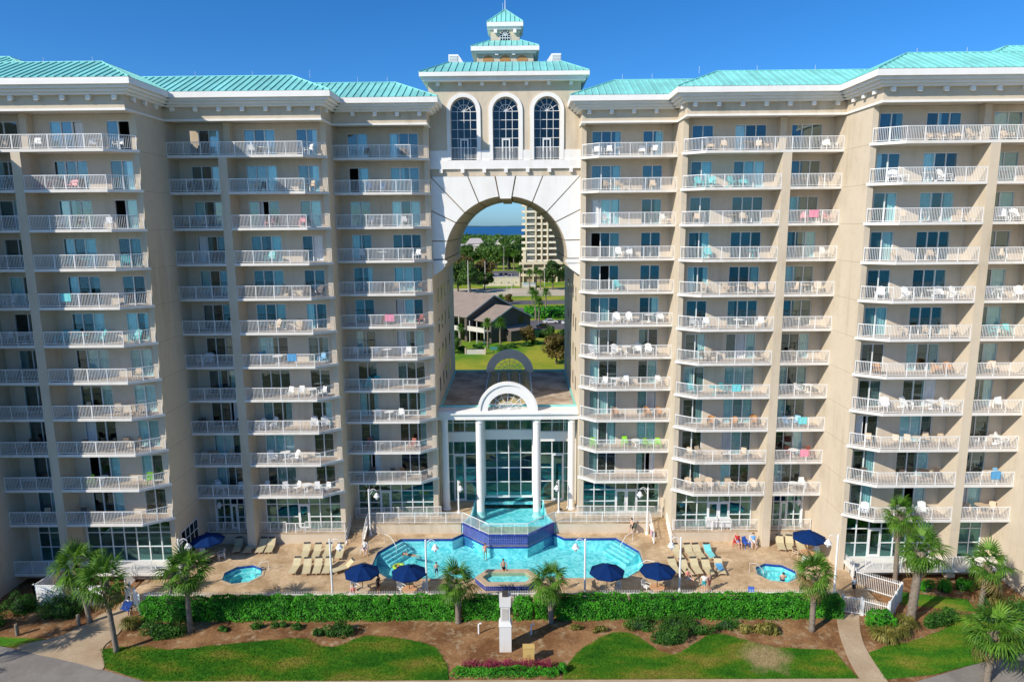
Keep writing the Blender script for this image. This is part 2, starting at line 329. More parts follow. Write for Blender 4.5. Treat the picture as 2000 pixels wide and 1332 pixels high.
def ccw(p):
    a = sum(p[i][0]*p[(i+1) % len(p)][1]-p[(i+1) % len(p)][0]*p[i][1] for i in range(len(p)))
    return p if a > 0 else p[::-1]
ORD = ['top', 'second', 'third', 'fourth', 'fifth', 'sixth', 'seventh', 'eighth', 'ninth', 'tenth', 'eleventh', 'twelfth']
NTH = ['first', 'second', 'third', 'fourth', 'fifth', 'sixth', 'seventh', 'eighth', 'ninth', 'tenth', 'eleventh', 'twelfth', 'thirteenth']

# ------------------------------------------------------------------ terrain
from mathutils.geometry import tessellate_polygon
def sheet(name, pl, z, mat, thick=0.0, kind='structure', holes=(), label=None):
    loops = [[Vector((x, y, 0)) for x, y in ccw(list(pl))]]+[[Vector((x, y, 0)) for x, y in ccw(list(h))[::-1]] for h in holes]
    flat = [v for l in loops for v in l]; tris = tessellate_polygon(loops)
    v = [(p.x, p.y, z) for p in flat]; f = []
    for t in tris:
        a, b, c = [flat[i] for i in t]
        f.append(t if (b-a).cross(c-a).z > 0 else t[::-1])
    if thick:
        n0 = 0
        for l in loops:
            n = len(l)
            for i in range(n):
                p, q = l[i], l[(i+1) % n]; b = len(v)
                v += [(p.x, p.y, z-thick), (q.x, q.y, z-thick), (q.x, q.y, z), (p.x, p.y, z)]; f.append((b, b+1, b+2, b+3))
    me = bpy.data.meshes.new(name); me.from_pydata(v, [], f); me.materials.append(mat); me.update()
    o = link(name, me); W[o.name] = Vector((0, 0, 0)); o['kind'] = kind
    if label: o['label'] = label
    return o
shore = [(x, 1490+30*math.sin(x*0.004)+50*math.sin(x*0.0013+1)) for x in range(-6000, 6001, 250)]
sheet('ground', [(-6000, 66), (6000, 66)]+shore[::-1], -1.0, M['fieldgrass'])
sheet('ground', [(-6000, 30), (6000, 30), (6000, 67), (-6000, 67)], -1.45, M['fieldgrass'])
sheet('bay', [(-25000, 1200), (25000, 1200), (25000, 11500), (-25000, 11500)], -1.6, M['bay'])
sheet('sea', [(-25000, -30000), (25000, -30000), (25000, -78), (-25000, -78)], -1.4, M['sea'])
sheet('beach', [(-6000, -82), (6000, -82), (6000, -14), (-6000, -14)], -0.95, M['sand'])
sheet('dune', [(-400, -16), (400, -16), (400, 36.8), (-400, 36.8)], -0.7, M['dune'])
fs = MB()
n = 160; hs_ = [6+9*abs(math.sin(i*0.37))*abs(math.sin(i*0.11+1))+random.random()*5 for i in range(n+1)]
for i in range(n):
    x0, x1 = -9000+i*112.5, -9000+(i+1)*112.5
    fs.raw([(x0, 11000, -1.6), (x1, 11000, -1.6), (x1, 11100, hs_[i+1]), (x0, 11100, hs_[i]), (x1, 12000, hs_[i+1]*0.9), (x0, 12000, hs_[i]*0.9)], [(0, 1, 2, 3), (3, 2, 4, 5)])
M['farshore'] = simple('far_shore_woods', (0.035, 0.075, 0.05), 0.95, 0.3, 0.004)
tag(fs.build('far_shore', M['farshore']), kind='structure')
sheet('planting_bed', [(-75, 36.5), (75, 36.5), (75, 63), (29.02, 63), (29.02, 48.88), (-30.52, 48.88), (-30.52, 63), (-75, 63)], -0.30, M['mulch'], 1.1)

lawnL = smooth_path([(-28.7, 44.0), (-25.9, 44.3), (-23.9, 43.9), (-19.8, 44.5), (-15.9, 45.1), (-14.4, 45.0), (-13.1, 44.2), (-12.0, 44.2), (-10.6, 45.3), (-9.5, 45.4), (-5.8, 44.5), (-4.4, 43.0), (-3.8, 40.9)], 6, False)+[(-3.7, 40.6), (-23.6, 40.45), (-27.2, 41.8)]
lawnR = smooth_path([(3.85, 40.7), (4.1, 41.9), (5.5, 43.9), (7.3, 45.4), (8.7, 45.7), (9.7, 45.1), (10.7, 43.6), (11.8, 43.2), (13.1, 44.1), (14.9, 45.4), (15.9, 45.4), (17.9, 44.3), (19.5, 43.8), (23.3, 43.5)], 6, False)+[(23.1, 40.55), (3.85, 40.55)]
lawnR2 = smooth_path([(25.2, 43.2), (26.6, 43.9), (28.5, 44.4), (31.0, 45.4), (33.0, 46.6), (34.5, 47.6), (36.3, 47.8), (38.5, 46.4), (44, 46.0)], 6, False)+[(44, 44.6), (36.1, 43.2), (31.6, 42.0), (28.4, 40.9), (24.8, 40.5)]
rj = random.Random(4)
for _l in (lawnL, lawnR, lawnR2):
    for _i in range(len(_l)): _l[_i] = (_l[_i][0]+rj.uniform(-.06, .06), _l[_i][1]+rj.uniform(-.07, .07))
lawn_o = []
for pl, lb in ((lawnL, 'wavy green lawn left of the flower bed'), (lawnR, 'wavy green lawn right of the flower bed'), (lawnR2, 'green lawn right of the curving path')):
    lawn_o.append(sheet('lawn', pl, -0.26, M['grass'], 0.08, label=lb))
sheet('lawn', [(-60, 45.4), (-38.5, 45.6), (-33.6, 45.2), (-35.2, 44.25), (-60, 46.9)][::-1], -0.262, M['grass'], 0.06, label='strip of lawn beside the left road')
sheet('lawn', [(30.2, 49.6), (36.0, 48.2), (36.4, 50.0), (31.5, 51.2)], -0.27, M['grass'], 0.06, label='small shaded lawn patch below the right terrace')
sheet('path', smooth_path([(-31.2, 48.7), (-29.3, 48.6), (-28.6, 45.9), (-28.7, 44.1), (-27.3, 41.75), (-29.7, 42.5), (-34.9, 44.1), (-33.0, 45.4), (-31.8, 47.0)], 5), -0.245, M['path'], 0.06, label='tan paved path from the left gate to the road')
sheet('path', smooth_path([(25.1, 47.9), (24.2, 45.4), (23.5, 42.6), (23.2, 40.2)], 6, False)+smooth_path([(24.9, 40.2), (25.2, 43.4), (25.9, 45.8), (27.1, 48.4)], 6, False), -0.245, M['path'], 0.06, label='curving tan path to the right gate')
sheet('path', [(-23.6, 39.3), (24.9, 39.3), (24.9, 40.5), (-23.6, 40.4)], -0.25, M['path'], 0.06, label='straight paved path along the bottom edge')
sheet('road', [(-90, 52), (-36.3, 44.35), (-34.7, 43.95), (-29.7, 42.45), (-27.4, 41.7), (-23.4, 40.3), (-22, 37), (-90, 37)], -0.255, M['asphalt'], 0.06, label='grey asphalt road in the bottom left corner')
sheet('road', [(26.0, 37), (26.2, 40.0), (28.5, 40.8), (31.6, 41.9), (36.0, 43.2), (90, 52), (90, 37)], -0.255, M['asphalt'], 0.06, label='grey asphalt road in the bottom right corner')
def grow0(pl, d):
    cx = sum(p[0] for p in pl)/len(pl); cy_ = sum(p[1] for p in pl)/len(pl); out = []
    for x, y in pl:
        v_ = Vector((x-cx, (y-cy_)*3)); v_ = v_.normalized()*d; out.append((x+v_.x, y+v_.y))
    return out
# grass blades on the lawns, too many to count
def blades(poly, n, z):
    xs = [p[0] for p in poly]; ys = [p[1] for p in poly]
    pts = np.stack([rng.uniform(min(xs), max(xs), n*2), rng.uniform(min(ys), max(ys), n*2)], 1)
    ins = np.zeros(len(pts), bool); j = len(poly)-1
    for i in range(len(poly)):
        (xi, yi), (xj, yj) = poly[i], poly[j]
        c = ((yi > pts[:, 1]) != (yj > pts[:, 1])) & (pts[:, 0] < (xj-xi)*(pts[:, 1]-yi)/(yj-yi+1e-12)+xi); ins ^= c; j = i
    pts = pts[ins][:n]; k = len(pts); a = rng.uniform(0, 6.28, k); h = rng.uniform(0.05, 0.13, k); wd = 0.014
    dx, dy = np.cos(a)*wd, np.sin(a)*wd; lx, ly = rng.normal(0, 0.05, k), rng.normal(0, 0.05, k)
    v = np.stack([np.stack([pts[:, 0]-dx, pts[:, 1]-dy, np.full(k, z)], 1), np.stack([pts[:, 0]+dx, pts[:, 1]+dy, np.full(k, z)], 1), np.stack([pts[:, 0]+lx, pts[:, 1]+ly, z+h], 1)], 1).reshape(-1, 3)
    return v, np.arange(3*k).reshape(k, 3)
for pl, cnt, lb in ((lawnL, 40000, 'left'), (lawnR, 36000, 'middle'), (lawnR2, 22000, 'right')):
    v, q = blades(grow0(pl, 0.10), cnt, -0.262); o = link('grass', np_mesh('grass', v, q, M['grass']))
    tag(o, 'short grass blades on the %s lawn' % lb, 'grass', kind='stuff')

# ------------------------------------------------------------------ pool terrace
POOL = [(-5.3, 60.45), (-10.15, 60.45), (-11.85, 57.8), (-11.85, 54.9), (-10, 53.05), (10, 53.05), (11.85, 54.9), (11.85, 57.8), (10.15, 60.45), (5.3, 60.45), (4.35, 61.5), (1.8, 58.9), (-1.8, 58.9), (-4.35, 61.5)]
def octo(cx, cy, rx, ry, rot=0.0, cut=0.42):
    p = [(-1, -cut), (-cut, -1), (cut, -1), (1, -cut), (1, cut), (cut, 1), (-cut, 1), (-1, cut)]
    c, s = math.cos(rot), math.sin(rot); return [(cx+x*rx*c-y*ry*s, cy+x*rx*s+y*ry*c) for x, y in p]
SPA1 = octo(-22.6, 53.95, 1.55, 1.5, 0.25); SPA2 = octo(22.75, 53.8, 1.6, 1.5, -0.2)
DECKZ = 0.0
def grow(pl, d):
    pl = ccw(pl); out = []; n = len(pl)
    for i in range(n):
        a, b, c = Vector(pl[i-1]), Vector(pl[i]), Vector(pl[(i+1) % n])
        e1 = (b-a).normalized(); e2 = (c-b).normalized(); n1 = Vector((e1.y, -e1.x)); n2 = Vector((e2.y, -e2.x))
        k = (n1+n2); k = k/max(0.3, (1+n1.dot(n2))); out.append((b.x+k.x*d, b.y+k.y*d))
    return out
deck = sheet('pool_deck', [(-30.5, 48.9), (29.0, 48.9), (29.0, 63), (-30.5, 63)], DECKZ, M['deck'], 0.6, holes=(grow(POOL, 0.05), grow(SPA1, 0.05), grow(SPA2, 0.05)))
def basin(name, pl, floor, wz, wmat, bmat, tilez, label, cat, coping=0.22):
    root = empty(name, (sum(p[0] for p in pl)/len(pl), sum(p[1] for p in pl)/len(pl), 0), label, cat)
    pl = ccw(pl); b = MB(); n = len(pl)
    b.poly([(x, y, floor) for x, y in pl])
    for i in range(n):
        p, q = pl[i], pl[(i+1) % n]; b.poly([(q[0], q[1], floor), (p[0], p[1], floor), (p[0], p[1], tilez), (q[0], q[1], tilez)])
    b.build('basin', bmat, root)
    t = MB()
    for i in range(n):
        p, q = pl[i], pl[(i+1) % n]; t.poly([(q[0], q[1], tilez), (p[0], p[1], tilez), (p[0], p[1], 0.0), (q[0], q[1], 0.0)])
    t.build('waterline_tile', M['tile'], root)
    wv = MB(); wv.poly([(x, y, wz) for x, y in pl]); wv.build('water', wmat, root)
    if coping:
        g = grow(pl, coping); c = MB()
        for i in range(n):
            p, q = pl[i], pl[(i+1) % n]; P, Q = g[i], g[(i+1) % n]
            c.raw([(p[0], p[1], .035), (q[0], q[1], .035), (Q[0], Q[1], .035), (P[0], P[1], .035), (p[0], p[1], -.03), (q[0], q[1], -.03), (Q[0], Q[1], .004), (P[0], P[1], .004)],
                  [(3, 2, 1, 0), (0, 1, 5, 4), (2, 3, 7, 6)])
        c.build('coping', M['coping'], root)
    return root, pl
M['coping'] = simple('coping_stone', (0.52, 0.40, 0.27), 0.8, 0.15, 2, 0.08)
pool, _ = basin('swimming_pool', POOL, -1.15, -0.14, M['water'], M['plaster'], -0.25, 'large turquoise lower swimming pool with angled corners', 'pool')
for sx in (-1, 1):                                    # entry steps in the far corners
    for k in range(4):
        st = MB(); d = 0.38*(k+1); a = Vector((sx*10.15, 60.45)); b_ = Vector((sx*11.85, 57.8)); nrm = Vector((-sx*0.84, -0.54))
        n0 = nrm*(d-0.38); n1 = nrm*d
        p = [(a+n0), (b_+n0), (b_+n1), (a+n1)]
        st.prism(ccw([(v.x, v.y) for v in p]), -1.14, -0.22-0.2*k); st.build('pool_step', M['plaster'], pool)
        ed = MB(); ed.obox(tuple(a+n1*0.97), tuple(b_+n1*0.97), 0.05, -0.22-0.2*k, -0.215-0.2*k); ed.build('step_edge_tile', M['tile'], pool)
for pl, lb in ((SPA1, 'octagonal hot tub set in the deck on the left'), (SPA2, 'octagonal hot tub set in the deck on the right, with a bather')):
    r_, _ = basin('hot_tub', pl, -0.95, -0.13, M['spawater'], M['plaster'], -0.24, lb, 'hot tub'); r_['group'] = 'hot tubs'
    g = grow(pl, -0.45); b = MB(); pp = ccw(pl); n = len(pp)
    for i in range(n):
        p, q, P, Q = pp[i], pp[(i+1) % n], g[i], g[(i+1) % n]
        b.raw([(p[0], p[1], -.5), (q[0], q[1], -.5), (Q[0], Q[1], -.5), (P[0], P[1], -.5), (Q[0], Q[1], -.94), (P[0], P[1], -.94)], [(0, 1, 2, 3), (3, 2, 4, 5)])
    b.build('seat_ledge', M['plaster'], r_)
# raised hexagonal fountain basin on the near edge of the pool
ISL = [(-2.65, 52.4), (-1.75, 51.1), (1.75, 51.1), (2.65, 52.4), (1.75, 53.7), (-1.75, 53.7)]
isl = empty('raised_wading_basin', (0, 52.4, 0), 'raised six-sided wading basin with blue tiled sides beside the pool', 'basin')
b = MB(); gi = grow(ISL, -0.5)
for i in range(6):
    p, q = ISL[i], ISL[(i+1) % 6]; P, Q = ccw(gi)[i], ccw(gi)[(i+1) % 6]
    b.raw([(p[0], p[1], .5), (q[0], q[1], .5), (Q[0], Q[1], .5), (P[0], P[1], .5), (p[0], p[1], .4), (q[0], q[1], .4), (Q[0], Q[1], .1), (P[0], P[1], .1)], [(0, 1, 2, 3), (5, 1, 0, 4)[::1], (3, 2, 6, 7)])
b.build('coping', M['coping'], isl)
fl = MB(); fl.poly([(x, y, .12) for x, y in ccw(gi)]); fl.build('basin_floor', M['plaster'], isl)
wv = MB(); wv.poly([(x, y, .42) for x, y in ccw(gi)]); wv.build('water', M['spawater'], isl)
def tiled_wall(name, a, b, z0, z1, parent, ts=0.16):
    a = Vector(a); b = Vector(b); d = b-a; L = d.length; d /= L; nrm = Vector((d.y, -d.x))
    bk = MB(); bk.obox(tuple(a-nrm*0.1), tuple(b-nrm*0.1), 0.2, z0, z1); bk.build('wall', M['grout'], parent)
    nx = int(L/ts); nz = max(1, int((z1-z0)/ts)); m_ = MB(); sw = L/nx; sh = (z1-z0)/nz
    for i in range(nx):
        for k in range(nz):
            p = a+d*(i*sw+0.012); q = a+d*((i+1)*sw-0.012); u = nrm*(0.012+random.random()*0.004)
            za, zb = z0+k*sh+0.012, z0+(k+1)*sh-0.012
            m_.poly([(p.x+u.x, p.y+u.y, za), (q.x+u.x, q.y+u.y, za), (q.x+u.x, q.y+u.y, zb), (p.x+u.x, p.y+u.y, zb)])
    o = m_.build('tile', M['tile'], parent); o['kind'] = 'stuff'; return o
for i in range(6): tiled_wall('tile', ISL[i], ISL[(i+1) % 6], 0.0 if i < 2 or i == 5 else -1.1, 0.4, isl)

# ------------------------------------------------------------------ upper terrace (z = 1)
UZ = 1.0
ut = MB()
for sx in (-1, 1):
    t = MB(sx); t.prism(ccw([(15.2, 59.6), (28.1, 59.6), (28.1, 66), (15.2, 66)]), -0.3, UZ-0.02); o = t.build('upper_terrace_wall', M['beige']); o['kind'] = 'structure'
    t = MB(sx); t.prism(ccw([(4.55, 61.5), (15.2, 61.5), (15.2, 66.8), (3.5, 66.8), (3.7, 63.4)]), -0.3, UZ-0.02); o = t.build('upper_terrace_wall', M['beige']); o['kind'] = 'structure'
    t = MB(sx); t.prism(ccw([(15.2, 59.56), (28.1, 59.56), (28.1, 60.6), (15.2, 60.6)]), UZ-0.018, UZ+0.05); t.prism(ccw([(4.55, 61.46), (15.18, 61.46), (15.18, 66.78), (3.52, 66.78), (3.72, 63.4)]), UZ-0.018, UZ+0.05)
    o = t.build('upper_terrace_paving', M['deck']); o['kind'] = 'structure'
UP = [(-3.5, 67.6), (-3.7, 63.4), (-4.4, 61.55), (-1.8, 58.95), (1.8, 58.95), (4.4, 61.55), (3.7, 63.4), (3.5, 67.6)]
up = empty('upper_pool', (0, 62, 0), 'raised upper pool with cobalt tiled walls running under the glass front', 'pool')
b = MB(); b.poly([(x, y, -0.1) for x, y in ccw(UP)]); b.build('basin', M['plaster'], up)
sw = MB()
for p, q in ((UP[0], UP[1]), (UP[1], UP[2]), (UP[5], UP[6]), (UP[6], UP[7])): sw.obox(p, q, 0.12, -0.1, UZ+0.06)
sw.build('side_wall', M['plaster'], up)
wv = MB(); wv.poly([(x, y, 0.86) for x, y in ccw(UP)]); wv.build('water', M['water'], up)
for p, q in ((UP[2], UP[3]), (UP[3], UP[4]), (UP[4], UP[5])): tiled_wall('tile', p, q, -1.1, 0.98, up)
cp = MB()
for p, q in ((UP[2], UP[3]), (UP[3], UP[4]), (UP[4], UP[5])): cp.obox(p, q, 0.3, 0.985, 1.06)
cp.build('coping', M['tile'], up)
# stairs down from the upper terrace
for sx, lb in ((-1, 'tan stairs left of the pool, beside the shaded terrace wall'), (1, 'tan stairs right of the pool, with a pink sign board on the rail')):
    st = empty('stairs', (sx*14.3, 60.4, 0), lb, 'stairs', 'pool stairs')
    for k in range(6):
        t = MB(sx); y0 = 59.35+k*0.35; t.box(13.55, 15.05, y0, 61.5, k*0.165+0.002, (k+1)*0.165); t.build('step', M['deck'], st)
    for x in (13.5, 15.1):
        t = MB(sx); t.obox((x, 59.3), (x, 61.45), 0.1, -0.02, 0.12, 0.9, 1.1); t.build('stringer', M['white'], st)
        t = MB(sx); t.tube([(x, 59.2, 0), (x, 59.2, 0.95), (x, 61.45, 2.05), (x, 61.45, 1.0)], 0.03, 6)
        t.tube([(x, 60.3, 0.5), (x, 60.3, 1.48)], 0.025, 6); t.tube([(x, 59.2, 0.5), (x, 61.45, 1.6)], 0.025, 6); t.build('handrail', M['rail'], st)

# ------------------------------------------------------------------ condo wings
ZF = [35.12-3*k for k in range(11)]; SLAB = 0.22; DEPTH = 2.0; EAVE = 39.95; SLOPE = 0.46; RUN = 4.3
SEC = [dict(n='D', x0=6.85, x1=15.15, yf=61.75, ch=1.4, doors=[(7.85, 10.45, 3), (12.45, 14.25, 2)], pier=None, yin=64.0),
       dict(n='E', x0=15.15, x1=28.15, yf=58.5, ch=1.6, doors=[(16.05, 17.85, 2), (19.7, 22.35, 3), (24.5, 27.1, 3)], pier=(23.15, 23.88), yin=61.75),
       dict(n='F', x0=28.15, x1=41.1, yf=52.8, ch=1.9, doors=[(29.0, 30.8, 2), (32.6, 35.25, 3), (37.75, 39.95, 2)], pier=(36.4, 37.12), yin=58.5)]
LAY = [(39.5, 39.95, 1.2, 'white'), (39.28, 39.497, 0.95, 'white'), (39.08, 39.277, 0.7, 'white'), (38.9, 39.077, 0.45, 'white'), (37.98, 38.897, 0.08, 'beige'), (37.82, 37.977, 0.14, 'white')]
def rail_mesh(mb, path, z0=0.0, h=1.07, post=1.42, pick=0.118, tall=False):
    for si_, (a, b) in enumerate(zip(path[:-1], path[1:])):
        a = Vector(a); b = Vector(b); L = (b-a).length; d = (b-a)/L; ez = 0.004*si_
        mb.obox(tuple(a), tuple(b), 0.05, z0+h-0.05+ez, z0+h+ez); mb.obox(tuple(a), tuple(b), 0.03, z0+0.08+ez, z0+0.115+ez)
        n = max(1, round(L/post)); m_ = max(2, int(L/pick))
        for i in range(1 if si_ else 0, n+1):
            p = a+d*(L*i/n); mb.box(p.x-0.024, p.x+0.024, p.y-0.024, p.y+0.024, z0, z0+h-0.003)
        for i in range(1, m_):
            p = a+d*(L*i/m_); mb.box(p.x-0.0115, p.x+0.0115, p.y-0.0115, p.y+0.0115, z0+0.1, z0+h-0.045)
def curtain_mesh(name, x0, x1, h, sx=1):
    n = max(6, int((x1-x0)*16)); v = []; f = []
    for i in range(n+1):
        x = x0+(x1-x0)*i/n; y = 0.05*math.sin(i*1.9)+0.015*math.sin(i*0.7)
        v += [(x, y, 0.03), (x, y, h)]
        if i: f.append((2*i-2, 2*i, 2*i+1, 2*i-1))
    me = bpy.data.meshes.new(name); me.from_pydata(v, [], f); me.materials.append(M['curtain']); me.polygons.foreach_set('use_smooth', [True]*len(f)); me.update(); return me
CURT = {}
def curtain(w_):
    k = round(w_*5)/5
    if k not in CURT: CURT[k] = curtain_mesh('curtain', -k/2, k/2, 2.2)
    return CURT[k]
PANE = {}
def pane_mesh(w_, h, mat):
    k = (round(w_, 3), round(h, 3), mat)
    if k not in PANE:
        b = MB(); b.box(-w_/2, w_/2, -0.006, 0.006, 0, h); PANE[k] = b.mesh('pane', M[mat])
    return PANE[k]
def put(name, mesh, parent, at, rot=(0, 0, 0)):
    o = link(name, mesh, parent, Vector(at)-W[parent.name], rot); W[o.name] = Vector(at); return o
FRAME = {}
def sliding_door(wing, sx, xa, xb, np_, y, z, rnd):
    h = 2.28; w_ = xb-xa; key = (round(w_, 2), np_)
    if key not in FRAME:
        b = MB(); b.box(-w_/2, w_/2, 0, 0.14, h-0.06, h); b.box(-w_/2, w_/2, 0, 0.14, 0, 0.05)
        for i in range(np_+1):
            x = -w_/2+w_*i/np_; b.box(max(-w_/2, x-0.04), min(w_/2, x+0.04), 0.003, 0.137, 0.051, h-0.061)
        FRAME[key] = b.mesh('sliding_door', M['frame'])
    cx = sx*(xa+xb)/2; d = put('sliding_door', FRAME[key], wing, (cx, y+0.03, z))
    pw = w_/np_; opened = rnd.random() < 0.15; oi = rnd.randrange(np_)
    for i in range(np_):
        if opened and i == oi: continue
        put('pane', pane_mesh(pw-0.07, h-0.14, 'glass'), d, (cx-w_/2+pw*(i+0.5), y+0.09+0.02*(i % 2), z+0.06))
    r_ = rnd.random()
    spans = []
    if r_ < 0.22: spans = [(0.02, 0.98)]
    elif r_ < 0.60: spans = [(0.02, rnd.uniform(0.25, 0.5))] + ([(rnd.uniform(0.6, 0.8), 0.98)] if rnd.random() < 0.6 else [])
    elif r_ < 0.85: spans = [(rnd.uniform(0.5, 0.75), 0.98)]
    for a, b_ in spans:
        put('curtain', curtain((b_-a)*w_), d, (cx-w_/2+w_*(a+b_)/2, y+0.22, z+0.01))
    return d
def storefront(name, wing, sx, x0, x1, y, z0, z1, ncol, rows, doors=(), mat='glass2'):
    """glazed screen: frame mesh with one pane object per opening; doors is a list of (first column, columns)"""
    cw = (x1-x0)/ncol; fr = MB(sx); dcols = {}
    for c, k in doors:
        for i in range(k): dcols[c+i] = (c, k)
    zs = [z0]+[z0+(z1-z0)*r_ for r_ in rows]+[z1]
    dtop = zs[-2]-0.04
    for i in range(ncol+1):
        x = x0+cw*i; fr.box(x-0.045, x+0.045, y, y+0.12, z0, z1)
    for z in zs:
        for i in range(ncol):
            if i in dcols and z0 < z < zs[-2]: continue
            xa, xb = x0+cw*i+0.046, x0+cw*(i+1)-0.046; fr.box(xa, xb, y+0.003, y+0.117, max(z0, z-0.04), min(z1, z+0.04))
    root = fr.build(name, M['frame'], wing, at=(sx*(x0+x1)/2, y, z0))
    for i in range(ncol):
        cx = sx*(x0+cw*(i+0.5))
        if i in dcols:
            dd = MB(sx); xa, xb = x0+cw*i+0.05, x0+cw*(i+1)-0.05
            for u, v in ((xa, xa+0.11), (xb-0.11, xb)): dd.box(u, v, y-0.02, y+0.05, z0+0.03, dtop-0.02)
            dd.box(xa+0.11, xb-0.11, y-0.018, y+0.048, dtop-0.16, dtop-0.022); dd.box(xa+0.11, xb-0.11, y-0.018, y+0.048, z0+0.032, z0+0.25)
            dd.box(xb-0.16, xb-0.12, y-0.09, y-0.05, z0+0.9, z0+1.2)
            dd.build('door', M['frame'], wing, at=(cx, y, z0))
            put('pane', pane_mesh(cw-0.32, dtop-z0-0.45, mat), root, (cx, y+0.02, z0+0.27))
            put('pane', pane_mesh(cw-0.09, z1-zs[-2]-0.08, mat), root, (cx, y+0.06, zs[-2]+0.04))
            continue
        for a, b_ in zip(zs[:-1], zs[1:]):
            put('pane', pane_mesh(cw-0.09, b_-a-0.08, mat), root, (cx, y+0.06, a+0.04))
    return root
COLUMNS = []          # (sx, stack label, x range, yf, chamfer length, k, floor z) for the furniture
LEFTN = {'F1': 'leftmost stack', 'F0': 'second stack from left', 'E1': 'third stack from left', 'E0': 'fourth stack from left', 'D0': 'fifth stack from left'}
RIGHTN = {'F1': 'rightmost stack', 'F0': 'second stack from right', 'E1': 'third stack from right', 'E0': 'fourth stack from right', 'D0': 'fifth stack from right'}
BR = MB(); BR.prism_y([(-0.16, -0.34), (0.16, -0.34), (0.16, 0), (-0.16, 0)], -0.30, -0.20); BR.raw([(-0.15, -0.201, -0.33), (0.15, -0.201, -0.33), (0.15, 0, -0.24), (-0.15, 0, -0.24), (-0.15, -0.201, -0.003), (0.15, -0.201, -0.003), (0.15, 0, -0.003), (-0.15, 0, -0.003)], [(0, 1, 5, 4), (1, 2, 6, 5), (3, 0, 4, 7), (0, 3, 2, 1)])
bracket_me = BR.mesh('bracket', M['white'])
def seam_panel(mb, p0, p1, p2, p3):
    """one standing-seam sheet p0 p1 (eave) p2 p3 (top) with its raised seam on the p0-p3 edge"""
    p0, p1, p2, p3 = [Vector(p) for p in (p0, p1, p2, p3)]
    nrm = (p1-p0).cross(p3-p0) if (p3-p0).length > 0.05 else (p1-p0).cross(p2-p0)
    nrm.normalize(); nrm = nrm if nrm.z > 0 else -nrm
    e = (p1-p0).normalized()*0.035; u = nrm*0.075
    mb.raw([p0, p1, p2, p3] if (p3-p0).length > 0.05 else [p0, p1, p2], [(0, 1, 2, 3)] if (p3-p0).length > 0.05 else [(0, 1, 2)])
    if (p3-p0).length > 0.15:
        mb.raw([p0, p0+e, p3+e, p3, p0+u, p0+e+u, p3+e+u, p3+u], [(4, 5, 6, 7), (0, 1, 5, 4), (1, 2, 6, 5), (3, 0, 4, 7)])
def roof_section(wing, sx, X0, X1, Y0, Y1, zE, run, slope, pw=0.6, side=True, xmax=None):
    zt = zE+run*slope
    u = MB(sx); d = 0.04
    u.raw([(X0+.02, Y0+.02, zE-.02), (X1, Y0+.02, zE-.02), (X1, Y1, zE-.02), (X0+.02, Y1, zE-.02), (X0+run, Y0+run, zt-d), (X1, Y0+run, zt-d), (X1, Y1, zt-d), (X0+run, Y1, zt-d)],
          [(3, 2, 1, 0), (4, 5, 6, 7), (0, 1, 5, 4), (1, 2, 6, 5), (2, 3, 7, 6), (3, 0, 4, 7)])
    roof = u.build('roof', M['roofu'], wing, at=(sx*(X0+X1)/2, Y0, zE))
    n = int((X1-X0)/pw)
    for i in range(n):
        a, b = X0+i*pw, X0+(i+1)*pw; da, db = min(run, a-X0), min(run, b-X0)
        p = MB(sx); seam_panel(p, (a, Y0, zE), (b, Y0, zE), (b, Y0+db, zE+db*slope), (a, Y0+da, zE+da*slope)); p.build('roof_panel', M['roofm'], roof, at=(sx*a, Y0, zE))
    if side:
        n = int((Y1-Y0)/pw)
        for i in range(n):
            a, b = Y0+i*pw, Y0+(i+1)*pw; da, db = min(run, a-Y0), min(run, b-Y0)
            p = MB(sx); seam_panel(p, (X0, a, zE), (X0, b, zE), (X0+db, b, zE+db*slope), (X0+da, a, zE+da*slope)); p.build('roof_panel', M['roofm'], roof, at=(sx*X0, a, zE))
    rc = MB(sx); rc.tube([(X0, Y0, zE+.03), (X0+run, Y0+run, zt+.03)], 0.07, 6); rc.tube([(X0+run, Y0+run, zt+.02), (X1, Y0+run, zt+.02)], 0.07, 6); rc.tube([(X0+run, Y0+run, zt+.02), (X0+run, Y1, zt+.02)], 0.07, 6)
    rc.build('ridge_cap', M['roofm'], roof, at=(sx*(X0+run), Y0+run, zt))
    return roof
